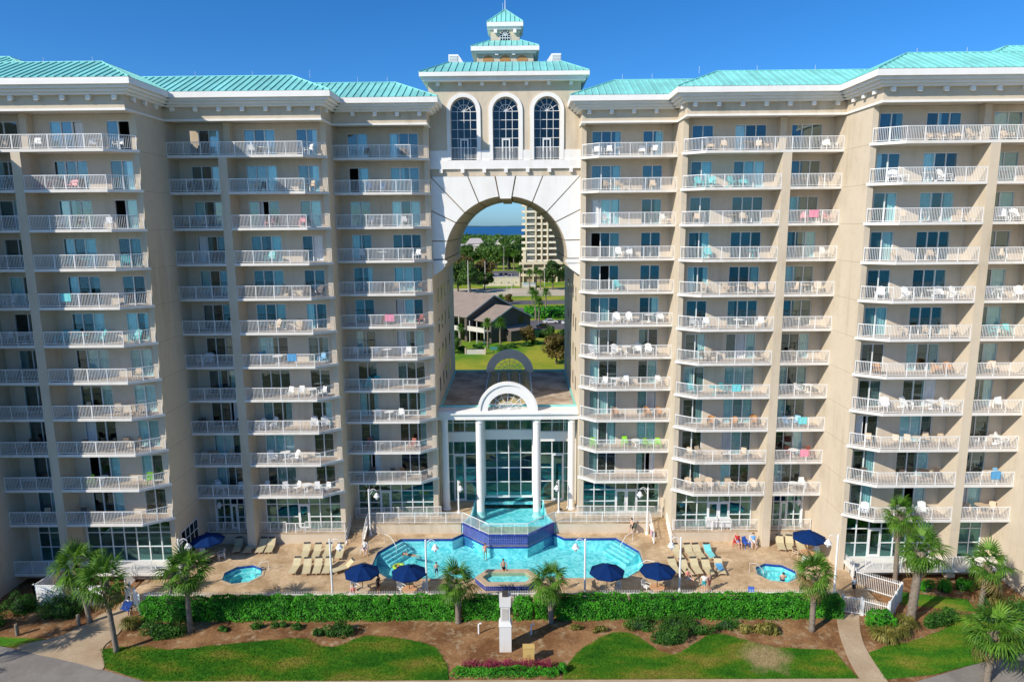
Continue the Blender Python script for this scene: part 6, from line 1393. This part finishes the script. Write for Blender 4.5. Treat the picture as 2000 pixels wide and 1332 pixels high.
person(16.2, 50.75, 0.004, -2.6, 'stand', 'bare-chested person beside the one in white behind the fence', None, coral_t, 0, 1)
person(22.9, 52.75, -0.55, 2.9, 'sit', 'bather sitting in the right hot tub', None, navy_t, 0, 2)
person(-28.9, 48.0, -0.245, 0.25, 'carry', 'woman in white top on the left path carrying a blue chair', white_t, black_t, 1, 2, True, 0.98)
person(-0.3, 53.75, 0.02, 0.2, 'sit', 'person in black sitting on the rim of the wading basin', None, black_t, 1, 2)
person(-8.9, 57.6, -0.28, 1.2, 'swim', 'swimmer stretched out in the left part of the pool', None, black_t, 1, 2)
person(-9.5, 55.3, -0.30, 0.4, 'float', 'bather lying on a ring float in the left part of the pool', coral_t, black_t, 0, 0)
person(-6.2, 55.2, -1.14, 0.3, 'stand', 'bather standing in the pool beside the left lamp post', None, navy_t, 0, 2, scale=0.88)
person(-2.1, 58.45, -1.14, 0.3, 'stand', 'bather standing at the foot of the cobalt tiled wall', coral_t, coral_t, 0, 0, True, 0.97)
person(-2.9, 62.2, -0.1, 1.0, 'stand', 'dark-haired bather in the upper pool near the left railing', None, black_t, 1, 2, scale=0.72)
person(-12.9, 57.5, 0.0, 0.3, 'sit', 'person in white sitting on a chair by the left pool steps', white_t, navy_t, 0, 0)
person(-10.3, 50.6, 0.004, 1.2, 'stand', 'person in dark clothes standing beside the left parasol', black_t, black_t, 1, 2)
person(-12.1, 49.75, 0.0, 0.5, 'sit', 'person in coral top sitting under the left parasol', coral_t, white_t, 0, 1)
person(21.0, 58.5, 0.0, 0.2, 'sit', 'person in red sitting by the right terrace wall', red_t, blue_t, 0, 1)
person(22.4, 58.5, 0.0, -0.2, 'sit', 'person in blue sitting on the pale folding chair', blue_t, white_t, 0, 0)
person(14.9, 52.0, 0.004, 0.6, 'sit', 'person in coral sitting low near the right lamp post', coral_t, white_t, 0, 0)
person(4.55, 51.2, 0.004, 2.2, 'stand', 'child in orange standing at the pool edge behind the right palm', coral_t, coral_t, 0, 1, False, 0.72)
person(27.4, 50.0, 0.004, 0.4, 'stand', 'person in white standing inside the right gate', white_t, black_t, 1, 2)
# things held or floating
fl = MB(); R0, r1 = 0.42, 0.13
vs = [((R0+r1*math.cos(b))*math.cos(a), (R0+r1*math.cos(b))*math.sin(a), r1*math.sin(b)) for a in [2*math.pi*i/20 for i in range(20)] for b in [2*math.pi*j/8 for j in range(8)]]
fl.raw(vs, [(i*8+j, ((i+1) % 20)*8+j, ((i+1) % 20)*8+(j+1) % 8, i*8+(j+1) % 8) for i in range(20) for j in range(8)])
o = link('ring_float', fl.mesh('ring_float', paint('lime_vinyl', (0.35, 0.55, 0.05), 0.3), smooth=True), None, (-9.5, 55.35, -0.1)); tag(o, 'lime swim ring under the floating bather', 'swim ring')
bc = MB(); bc.box(-0.28, 0.28, -0.03, 0.0, 0.0, 0.5); bc.tube([(-.3, 0, -.15), (-.3, 0, .95)], .014, 5); bc.tube([(.3, 0, -.15), (.3, 0, .95)], .014, 5); bc.box(-0.28, 0.28, -0.06, -0.03, 0.35, 0.85)
o = link('folded_chair', bc.mesh('folded_chair', paint('royal_fabric', (0.03, 0.12, 0.5))), None, (-29.15, 47.75, 0.45), (0.15, 0.45, 0.3)); tag(o, 'folded blue beach chair carried by the woman on the path', 'chair')
bag = MB(); bag.lathe([(0.05, -0.2), (0.16, -0.17), (0.19, 0), (0.15, 0.17), (0.05, 0.2)], 0, 0, 10); o = link('bag', bag.mesh('bag', cl('bag', (0.09, 0.11, 0.08)), smooth=True), None, (12.0, 60.95, 0.95)); tag(o, 'dark bag carried by the walking man', 'bag')

# ------------------------------------------------------------------ the town seen through the arch
GZ = -1.0
sheet('road', [(-400, 252), (400, 268), (400, 282), (-400, 266)], GZ+0.03, M['roadfar'], label='grey main road seen through the arch')
sheet('parking_lot', [(4, 196), (70, 200), (70, 219), (2, 216)], GZ+0.03, M['roadfar'], label='small car park beside the brown houses')
sheet('parking_lot', [(2, 238), (90, 240), (90, 251.5), (0, 249)], GZ+0.034, M['roadfar'], label='asphalt strip before the main road')
sheet('verge', [(-400, 283), (400, 299), (400, 330), (-400, 326)], GZ+0.02, M['sand'], label='sandy verge beyond the main road')
sheet('parking_lot', [(-60, 350), (1, 352), (3, 452), (-75, 450)], GZ+0.03, M['roadfar'], label='far car park full of cars')
# brown houses
M['siding'] = simple('brown_siding', (0.115, 0.095, 0.075), 0.85, 0.12, 0.6, 0.1, 5)
M['shingle'] = simple('taupe_shingles', (0.30, 0.235, 0.19), 0.9, 0.12, 0.4, 0.12, 2.5)
M['trimw'] = simple('pale_trim', (0.60, 0.56, 0.50), 0.7)
def gable_block(root, wd, ln, ze, zr, y0, mats, oh=0.5, zb=0.0):
    """block with its gable at local y = y0 facing -y, ridge along +y"""
    hw = wd/2; b = MB(); b.prism_y([(-hw, zb), (hw, zb), (hw, ze), (0, zr), (-hw, ze)], y0, y0+ln); link('wall', b.mesh('wall', M['siding']), root)
    k = (zr-ze)/hw
    for s in (-1, 1):
        r_ = MB(); o = hw+oh; zo = ze-k*oh
        pts = [(s*o, y0-oh, zo+.05), (s*o, y0+ln+oh, zo+.05), (0, y0+ln+oh, zr+.05), (0, y0-oh, zr+.05)]; pts2 = [(p[0], p[1], p[2]+.22) for p in pts]
        r_.raw(pts+pts2, [(0, 1, 2, 3), (7, 6, 5, 4), (0, 4, 5, 1), (1, 5, 6, 2), (3, 7, 4, 0)] if s < 0 else [(3, 2, 1, 0), (4, 5, 6, 7), (1, 5, 4, 0), (2, 6, 5, 1), (0, 4, 7, 3)])
        ro = link('roof', r_.mesh('roof', M['shingle']), root)
        f = MB(); f.raw([(s*o, y0-oh-.04, zo-.06), (0, y0-oh-.04, zr-.06), (0, y0-oh-.04, zr+.32), (s*o, y0-oh-.04, zo+.32), (s*o, y0-oh, zo-.06), (0, y0-oh, zr-.06), (0, y0-oh, zr+.32), (s*o, y0-oh, zo+.32)], [(0, 1, 2, 3), (3, 2, 6, 7), (0, 4, 5, 1)]); link('barge_board', f.mesh('barge_board', M['trimw']), ro)
def gable_window(root, x, y, z, w_, h):
    f = MB(); f.box(x-w_/2-.1, x+w_/2+.1, y-.08, y, z-.1, z+h+.1); o = link('window', f.mesh('window', M['siding']), root); p = MB()
    for s in (-1, 1): p.box(x+s*w_*.27-w_*.2, x+s*w_*.27+w_*.2, y-.11, y-.082, z, z+h)
    link('pane', p.mesh('pane', M['glass3']), o)
def porch(root, x0, x1, y0, y1, zf, h, post=True):
    b = MB(); b.box(x0, x1, y0, y1, zf-.25, zf); o = link('balcony', b.mesh('balcony', M['trimw']), root)
    r_ = MB(); r_.box(x0, x0+.12, y0, y1, zf, zf+1.0); link('parapet', r_.mesh('parapet', M['trimw']), o)
    n = max(1, round((y1-y0)/3.2))
    for i in range(n+1):
        y = y0+(y1-y0)*i/n; p = MB(); p.box(x0-.02, x0+.2, y-.1, y+.1, 0, h); link('post', p.mesh('post', M['trimw']), o)
rzH = R(45)
h1 = empty('brown_house', (-5.5, 183.5, GZ), 'larger brown sided house with long taupe roof seen through the arch', 'house', 'brown houses', rzH)
gable_block(h1, 19, 30, 6.6, 11.3, 0, None); gable_window(h1, 5.5, 0, 5.2, 1.6, 1.7); porch(h1, -12, -9.5, 0.3, 24, 3.4, 7.0)
dk = MB(); dk.box(-9.62, -9.52, 1.0, 23, 0.3, 2.7); dk.box(-9.62, -9.52, 1.0, 23, 3.6, 6.0); link('glazed_wall', dk.mesh('glazed_wall', M['glass3']), h1)
h2 = empty('brown_house', (-0.6, 178.8, GZ), 'smaller brown house with gable and white posts nearest the arch', 'house', 'brown houses', rzH)
gable_block(h2, 14.5, 9, 5.6, 8.8, 0, None); gable_window(h2, 3.6, 0, 4.4, 1.6, 1.6); porch(h2, -9.6, -7.25, 0.2, 8.6, 3.2, 5.6)
dk = MB(); dk.box(-7.37, -7.27, 0.8, 8, 0.3, 2.6); dk.box(-7.37, -7.27, 0.8, 8, 3.4, 5.2); link('glazed_wall', dk.mesh('glazed_wall', M['glass3']), h2)
ln = MB(); ln.raw([(-2.5, -2.4, 2.7), (5.5, -2.4, 2.7), (5.5, 0, 3.6), (-2.5, 0, 3.6), (-2.5, -2.4, 2.85), (5.5, -2.4, 2.85), (5.5, 0, 3.75), (-2.5, 0, 3.75)], [(0, 1, 5, 4), (4, 5, 6, 7), (3, 2, 1, 0), (0, 4, 7, 3), (1, 2, 6, 5)]); link('lean_to_roof', ln.mesh('lean_to_roof', M['shingle']), h2)
lw = MB(); lw.box(-2.3, 5.3, -2.2, 0, 0, 2.7); link('lean_to_wall', lw.mesh('lean_to_wall', M['siding']), h2)
h3 = empty('brown_house', (-24.5, 196, GZ), 'brown house whose roof shows behind the larger one at left', 'house', 'brown houses', rzH)
gable_block(h3, 17, 16, 6.4, 11.2, 0, None)
# low cream sign wall and small teal sign on the grass
sgn = empty('sign_wall', (-8.9, 159, GZ), 'low cream sign wall on the grass before the brown houses', 'sign'); b = MB(); b.box(-11.2, -6.8, 158.8, 159.2, GZ, GZ+1.1); b.build('panel', M['trimw'], sgn); b = MB(); b.box(-11.5, -11.2, 158.7, 159.3, GZ, GZ+1.5); b.box(-6.8, -6.5, 158.7, 159.3, GZ, GZ+1.5); b.build('end_pier', M['chair_tan'], sgn)
ts = empty('teal_sign', (-4.4, 152, GZ), 'small teal board on a post before the brown house', 'sign'); b = MB(); b.tube([(-4.4, 152, GZ), (-4.4, 152, GZ+2.6)], .06, 6); b.build('post', M['darkmetal'], ts); b = MB(); b.box(-5.2, -3.6, 151.9, 151.97, GZ+2.3, GZ+3.0); b.build('board', paint('teal_board', (0.05, 0.22, 0.22)), ts)
# trees
def crown_mesh(seed, rx, rz, n, size, mat, trunk_h):
    r2 = np.random.default_rng(seed); C = []; N = []; nb = 16
    for i in range(nb):
        a = r2.uniform(0, 6.28); rr_ = rx*0.72*math.sqrt(r2.uniform(0, 1)); cz = trunk_h+rz*r2.uniform(0.1, 0.85); c = np.array([rr_*math.cos(a), rr_*math.sin(a), cz]); br = rx*r2.uniform(0.26, 0.46)*(1.15-0.5*abs(cz-trunk_h-rz*0.4)/rz)
        k = n//nb; d = r2.normal(0, 1, (k, 3)); d /= np.linalg.norm(d, axis=1)[:, None]; C.append(c+d*(br*r2.uniform(0.55, 1.05, k))[:, None]*np.array([1, 1, 0.8])); N.append(d+np.array([0, 0, 0.3]))
    v, q = leaf_quads(np.concatenate(C), np.concatenate(N), size, 0.6, 0.7); return np_mesh('crown', v, q, M[mat])
def tree_set(rx, rz, th, mat, n, size, seed):
    t = MB(); t.tube([(0, 0, 0), (0.05*rx, 0, th*.6), (0, 0, th+rz*.4)], [rx*.085, rx*.065, rx*.03], 7)
    for k in range(5): a = k*1.3+seed; t.tube([(0, 0, th*.8+rz*.04*k), (rx*.5*math.cos(a), rx*.5*math.sin(a), th+rz*(.25+.09*k))], [rx*.035, rx*.012], 5)
    return t.mesh('trunk', M['bark']), crown_mesh(seed, rx, rz, n, size, mat, th)
TS = [tree_set(4.5, 6.5, 2.5, 'tree', 3600, 0.34, 1), tree_set(4.0, 8.0, 3.0, 'tree', 3600, 0.34, 2), tree_set(5.5, 6.0, 2.5, 'tree', 4200, 0.36, 3), tree_set(4.0, 6.0, 2.0, 'treeb', 3200, 0.32, 4)]
def tree(x, y, k, sc, label, group='trees seen through the arch'):
    root = empty('tree', (x, y, GZ), label, 'tree', group, (x*7+y) % 6.28); root.scale = (sc,)*3
    link('trunk', TS[k][0], root); link('crown', TS[k][1], root); return root
tree(9.4, 147, 3, .85, 'brown-green tree on the grass at the right of the arch view'); tree(13.5, 158, 0, .9, 'green tree behind the brown-green one at right'); tree(3.6, 171, 3, .62, 'yellowish tree at the corner of the smaller brown house')
tree(8.5, 175, 0, .5, 'small dark tree beside the car park'); tree(-14.5, 160, 0, .45, 'small tree before the left porch')
tree(17.5, 318, 1, 1.25, 'large dark tree before the high-rise, left of the pair'); tree(25, 322, 1, 1.15, 'dark tree before the high-rise, right of the pair')
tree(-20, 305, 1, 1.35, 'dark tree at the left by the utility pole'); tree(-26, 312, 0, 1.5, 'dark tree at the far left behind the pole'); tree(-14.5, 322, 0, 1.0, 'dark tree right of the utility pole')
tree(-27, 355, 3, 1.9, 'wide brown tree above the dark trees at left'); tree(-16, 362, 3, 1.6, 'brown tree right of the wide brown one')
tree(-10.5, 238, 2, .62, 'round tree beyond the larger brown house'); tree(-2.4, 262, 3, .5, 'small brown tree by the road'); tree(-22, 240, 0, .6, 'tree beyond the roof of the left brown house')
for i, (x, y, k, s_) in enumerate(((-13, 470, 2, 2.0), (-4, 478, 2, 2.1), (4, 470, 0, 2.0), (-22, 520, 2, 1.8), (-8, 560, 1, 1.8), (2, 575, 1, 1.9), (-34, 520, 0, 1.7), (10, 560, 0, 2.1), (-44, 600, 0, 1.6), (-26, 640, 2, 1.7))):
    tree(x, y, k, s_, 'tall green tree beyond the far car park, %s of the clump' % (NTH[i]), 'clump of trees beyond the far car park')
def far_palm_mesh():
    c = MB(); rd = random.Random(2)
    for k in range(46):
        a = k*2.4; el = R(75)-R(115)*(k/46); L = 1.9*rd.uniform(.85, 1.1); d = Vector((math.cos(a)*math.cos(el), math.sin(a)*math.cos(el), math.sin(el))); s_ = Vector((-math.sin(a), math.cos(a), 0))
        for off in (-.35, 0, .35):
            e = (d+s_*off).normalized(); p1 = e*L*.55; p2 = e*L+Vector((0, 0, -.45)); w_ = s_*.10; c.raw([(0, 0, 0), p1+w_, p2, p1-w_], [(0, 1, 2, 3)])
    return c.mesh('crown', M['frond'])
FPM = far_palm_mesh(); ft = MB(); ft.tube([(0, 0, 0), (0.1, 0, 3), (0, 0, 6.0)], [.24, .19, .17], 7); FTM = ft.mesh('trunk', M['trunk'])
def far_palm(x, y, sc, label):
    root = empty('palm_tree', (x, y, GZ), label, 'palm tree', 'palms seen through the arch', x*3.1); root.scale = (sc,)*3; link('trunk', FTM, root); link('crown', FPM, root, (0, 0, 6.0))
for x, y, s_, lb in ((-13.2, 168, .85, 'palm before the left porch, taller of two'), (-14.6, 162, .7, 'palm before the left porch, shorter of two'), (-6.4, 167, 1.05, 'palm before the smaller brown house, left of the pair'), (-3.2, 166, 1.1, 'palm before the smaller brown house, right of the pair'),
                     (7.6, 207, 1.15, 'tall palm between the hedge and car park'), (6.9, 216, 1.35, 'palm in the dark hedge'), (10.6, 228, 1.3, 'palm beyond the dark hedge, left one'), (6.2, 236, 1.25, 'palm beyond the dark hedge near the asphalt'), (19.5, 231, .9, 'small palm beyond the dark hedge, right one'), (-4.6, 233, .95, 'palm beside the round tree'),
                     (6.8, 315, 1.4, 'palm at the pool below the high-rise, left one'), (9.8, 318, 1.5, 'palm at the pool below the high-rise, middle one'), (11.8, 317, 1.35, 'palm at the pool below the high-rise, right one'), (28, 319, 1.4, 'palm right of the dark tree pair'), (2.6, 330, 1.5, 'slim palm by the far pool wall'),
                     (-8, 455, 1.9, 'palm among the trees beyond the far car park, left one'), (-5, 457, 2.0, 'palm among the trees beyond the far car park, middle one'), (-1, 456, 1.9, 'palm among the trees beyond the far car park, right one')):
    far_palm(x, y, s_, lb)
hedge(3.5, 34, 220, 234, GZ, GZ+2.4, 'broad dark hedge beyond the small car park', dens=5, size=0.42, group=None, rough=0.3)
for i, (x, y, rx) in enumerate(((-12.5, 163, 1.7), (-8.8, 165.5, 1.6), (-2.6, 164, 1.9), (-0.4, 167, 1.7), (3.2, 169, 1.8), (5.2, 171.5, 1.6))):
    blob_shrub(x, y, rx, rx*.8, 1.3, 'foundation shrub %s from left before the brown houses' % NTH[i], 'shrub', .2, 700, z=GZ, group='foundation shrubs')
# cars
def car_mesh(col):
    b = MB(); b.cur = 0; W2 = .88
    side = [(-2.2, .35), (2.2, .35), (2.25, .62), (2.1, .82), (1.25, .92), (.55, 1.42), (-1.05, 1.45), (-1.75, .98), (-2.2, .92)]
    b.prism_y(side, -W2, W2); b.cur = 1
    for s in (-1, 1):
        y = s*(W2+.006); pts = [(1.05, y, .93), (.48, y, 1.36), (-.98, y, 1.39), (-1.5, y, .98)]; b.poly(pts if s > 0 else pts[::-1])
    b.poly([(1.26, -.75, .935), (1.26, .75, .935), (.60, .72, 1.40), (.60, -.72, 1.40)]); b.poly([(-1.10, -.72, 1.42), (-1.10, .72, 1.42), (-1.73, .75, 1.0), (-1.73, -.75, 1.0)])
    b.cur = 2
    for x in (-1.4, 1.4):
        for s in (-1, 1): b.tube([(x, s*.70, .33), (x, s*.90, .33)], .33, 12)
    return b.mesh('parked_car', [paint('car_'+col[0], col[1], 0.25), M['glass3'], M['darkmetal']])
CM = [car_mesh(c) for c in (('white', (.75, .75, .75)), ('black', (.02, .02, .025)), ('grey', (.22, .23, .25)), ('blue', (.03, .06, .2)), ('red', (.35, .03, .03)), ('silver', (.5, .5, .52)))]
for x, y, k, rz, lb in ((11.2, 208.5, 0, .15, 'white car parked by the dark hedge'), (8.7, 199, 1, .1, 'black car parked in the shade of the small car park'), (16.8, 206.5, 0, .15, 'white car at the right edge of the small car park')):
    tag(link('parked_car', CM[k], None, (x, y, GZ+.03), (0, 0, rz)), lb, 'car', 'cars in the small car park')
cr_ = random.Random(9); rows = [(372, 'nearest'), (384, 'second'), (398, 'third'), (412, 'farthest')]
for y, rn in rows:
    i = 0
    for x in np.arange(-26, -1, 2.9):
        if cr_.random() < .85:
            k = cr_.choice([0, 1, 1, 2, 3, 5, 1]); tag(link('parked_car', CM[k], None, (float(x), y+cr_.uniform(-.4, .4), GZ+.03), (0, 0, math.pi/2+cr_.choice((0, math.pi)))), '%s car, %s from left in the %s row of the far car park' % (['white', 'black', 'grey', 'blue', 'red', 'silver'][k], NTH[i], rn), 'car', 'cars in the far car park'); i += 1
# cream wall and pool below the high-rise
wl = empty('cream_wall', (-8, 341, GZ), 'long cream retaining wall below the far car park', 'wall'); b = MB(); b.box(-16, 2.6, 340.5, 341.2, GZ, GZ+4.4); b.build('panel', M['hrcream'] if 'hrcream' in M else simple('cream_render', (0.66, 0.58, 0.42), .85), wl)
b = MB(); b.box(-16.2, 2.8, 340.3, 341.4, GZ+4.402, GZ+4.7); b.build('coping', M['trimw'], wl)
for i in range(5):
    b = MB(); x = -14+i*3.6; b.box(x-.25, x+.25, 340.38, 340.49, GZ+1.5, GZ+2.0); b.build('vent', M['darkmetal'], wl)
fp = empty('far_pool', (6, 334, GZ), 'small blue pool below the high-rise', 'pool'); b = MB(); b.box(3.4, 10.5, 330, 341, GZ, GZ+1.6); b.build('surround', M['trimw'], fp); b = MB(); b.box(4.0, 9.9, 330.8, 340, GZ+1.55, GZ+1.66); b.build('water', paint('far_pool_water', (0.20, 0.55, 0.66), .2), fp)
# high-rise
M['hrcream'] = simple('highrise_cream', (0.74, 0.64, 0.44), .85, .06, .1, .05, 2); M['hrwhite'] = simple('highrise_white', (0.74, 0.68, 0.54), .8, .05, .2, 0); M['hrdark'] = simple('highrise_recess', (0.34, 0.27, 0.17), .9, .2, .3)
hr = empty('high_rise', (20, 375, GZ), 'cream high-rise with white balconies seen through the arch', 'building')
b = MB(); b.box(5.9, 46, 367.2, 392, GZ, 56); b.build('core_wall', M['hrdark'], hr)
for x in (5.9, 11.0, 14.1, 17.2, 26.5, 35, 45.4): b = MB(); b.box(x-.35, x+.45, 365.0, 367.2, GZ, 55.5); b.build('pier', M['hrcream'], hr)
b = MB(); b.box(6.35, 10.65, 366.6, 367.19, GZ, 55); b.build('white_bay', M['hrwhite'], hr)
FH = 3.2; wm = MB(); wm.box(-.62, .62, -.04, .04, 0, 1.9); wme = wm.mesh('window', M['glass3'])
sl_ = MB(); sl_.box(3.5, 5.5, 366, 372, 0, .25); sl_.box(3.5, 3.62, 366, 372, .25, 1.15); sl_.box(3.5, 5.5, 366, 366.1, .25, 1.15); sl_.box(6.36, 10.6, 364.9, 366.59, 0, .25); sl_.box(6.36, 10.6, 364.9, 365.0, .25, 1.15)
for a, c in ((11.46, 13.74), (14.56, 16.84), (17.66, 26.14), (26.96, 34.64), (35.46, 45)): sl_.box(a, c, 365.3, 367.19, 0, .25); sl_.box(a, c, 365.3, 365.42, .25, 1.1)
slm = sl_.mesh('balcony', M['hrwhite'], (20, 375, GZ))
for k in range(3, 17):
    z = k*FH; o = link('balcony', slm, hr, (0, 0, z+GZ+1.0))
    for x in (7.3, 9.0, 9.9): put('window', wme, hr, (x, 366.5, z+.5+GZ))
    for x in (12.6, 15.7, 20, 23.5, 29, 32): put('window', wme, hr, (x, 367.1, z+.5+GZ))
for (x0, x1, y0, z0, z1, nm) in ((2.6, 46, 361.0, GZ, 8.6, 'podium'),):
    b = MB(); b.box(x0, x1, y0+1.2, 367.1, z0, z1); po = b.build('podium', M['hrdark'], hr)
    for z in (2.2, 5.4, 8.4): q = MB(); q.box(x0-.5, x1, y0-.2, y0+1.2, z, z+.5); q.box(x0-.5, x1, y0-.2, y0-.05, z+.5, z+1.3); q.build('podium_balcony', M['hrcream'], po)
    for x in (2.4, 4.2, 9.5, 15.5, 22, 29, 36): q = MB(); q.box(x-.3, x+.3, y0-.15, y0+1.19, z0, 8.39); q.build('podium_pier', M['hrcream'], po)
b = MB(); b.box(4.2, 5.8, 364.4, 366.0, 8.95, 15.6); b.box(3.6, 5.8, 364.2, 366.2, 15.6, 16.1); b.build('corner_frame', M['hrcream'], hr)
# utility poles and street lights
for x, y, h, lb in ((-18.2, 268, 16.5, 'wooden utility pole at the left by the road'), (-14.4, 330, 13, 'second utility pole behind the first')):
    u = empty('utility_pole', (x, y, GZ), lb, 'utility pole', 'utility poles'); b = MB(); b.tube([(x, y, GZ), (x, y, GZ+h)], [.22, .14], 8); b.build('pole', M['trimw'], u); b = MB(); b.box(x-1.2, x+1.2, y-.07, y+.07, GZ+h-1.2, GZ+h-1.05); b.build('cross_arm', M['bark'], u)
wr = empty('power_line', (0, 268, GZ+13), 'power lines crossing the view through the arch', 'wires')
for dz in (0, 1.0, 2.0):
    b = MB(); b.tube([(-80, 267, 12+dz+1.0), (-50, 267.5, 12+dz), (-18.2, 268, 13+dz), (15, 269, 11.8+dz), (50, 270, 13+dz)], .035, 4); b.build('wire', M['darkmetal'], wr)
for i, (x, y, h) in enumerate(((-1.5, 300, 9), (13.2, 305, 10), (-7.5, 450, 16), (-3.5, 300, 8))):
    u = empty('street_light', (x, y, GZ), '%s street light from left beyond the main road' % NTH[[2, 3, 0, 1][i]], 'street light', 'street lights'); b = MB(); b.tube([(x, y, GZ), (x, y, GZ+h)], .10, 6); b.build('pole', M['trimw'], u); b = MB(); b.box(x-.9, x+.1, y-.1, y+.1, GZ+h, GZ+h+.15); b.build('lamp_head', M['trimw'], u)
# low white buildings before the far woods
def low_building(x, y, wd, dp, h, roofh, label, pyr=False, rc='shingle_grey'):
    u = empty('low_building', (x, y, GZ), label, 'building', 'low white buildings'); b = MB(); b.box(x-wd/2, x+wd/2, y, y+dp, GZ, GZ+h); b.build('wall', M['hrwhite'], u)
    r_ = MB(); e = .8; t = wd*.30 if not pyr else 0.05
    r_.raw([(x-wd/2-e, y-e, GZ+h), (x+wd/2+e, y-e, GZ+h), (x+wd/2+e, y+dp+e, GZ+h), (x-wd/2-e, y+dp+e, GZ+h), (x-t, y+dp/2, GZ+h+roofh), (x+t, y+dp/2, GZ+h+roofh)], [(0, 1, 5, 4), (1, 2, 5), (2, 3, 4, 5), (3, 0, 4), (3, 2, 1, 0)]); r_.build('roof', paint('pale_grey_roof', (0.42, 0.38, 0.36), .8), u)
    n = max(2, int(wd/5))
    for i in range(n): q = MB(); xx = x-wd/2+wd*(i+.5)/n; q.box(xx-.8, xx+.8, y-.1, y-.01, GZ+h*.3, GZ+h*.75); q.build('window', M['glass3'], u)
low_building(-63, 770, 40, 18, 6, 3, 'long low white building at the left edge of the arch view'); low_building(-47, 790, 20, 16, 9, 6, 'white building with grey hipped roof'); low_building(-28, 800, 26, 14, 7, 2.2, 'low flat white building in the middle'); low_building(-16.5, 780, 11, 11, 11, 5.5, 'white tower-like building with pyramid roof', True); low_building(2, 830, 16, 12, 7, 4, 'white building half hidden by trees near the high-rise')
# the woods towards the bay, one mass
n = 30000; y = 640+800*rng.uniform(0, 1, n)**0.7; x = rng.uniform(-1, 1, n)*y*0.34-20; keep = ~((np.abs(x+35) < 48) & (y < 835) & (y > 640)); x, y = x[keep], y[keep]; n = len(x)
hgt = (8.5+3*np.sin(x*.05)*np.sin(y*.02)+rng.uniform(-2.5, 2.5, n)); C = np.stack([x, y, GZ+hgt*rng.uniform(.35, 1.0, n)], 1)
v, q = leaf_quads(C, np.tile([0, -.5, .8], (n, 1)), 2.6, .7, .8); o = link('woods', np_mesh('woods', v, q, M['tree'])); tag(o, 'dark green woods stretching to the bay', 'woods', kind='stuff')
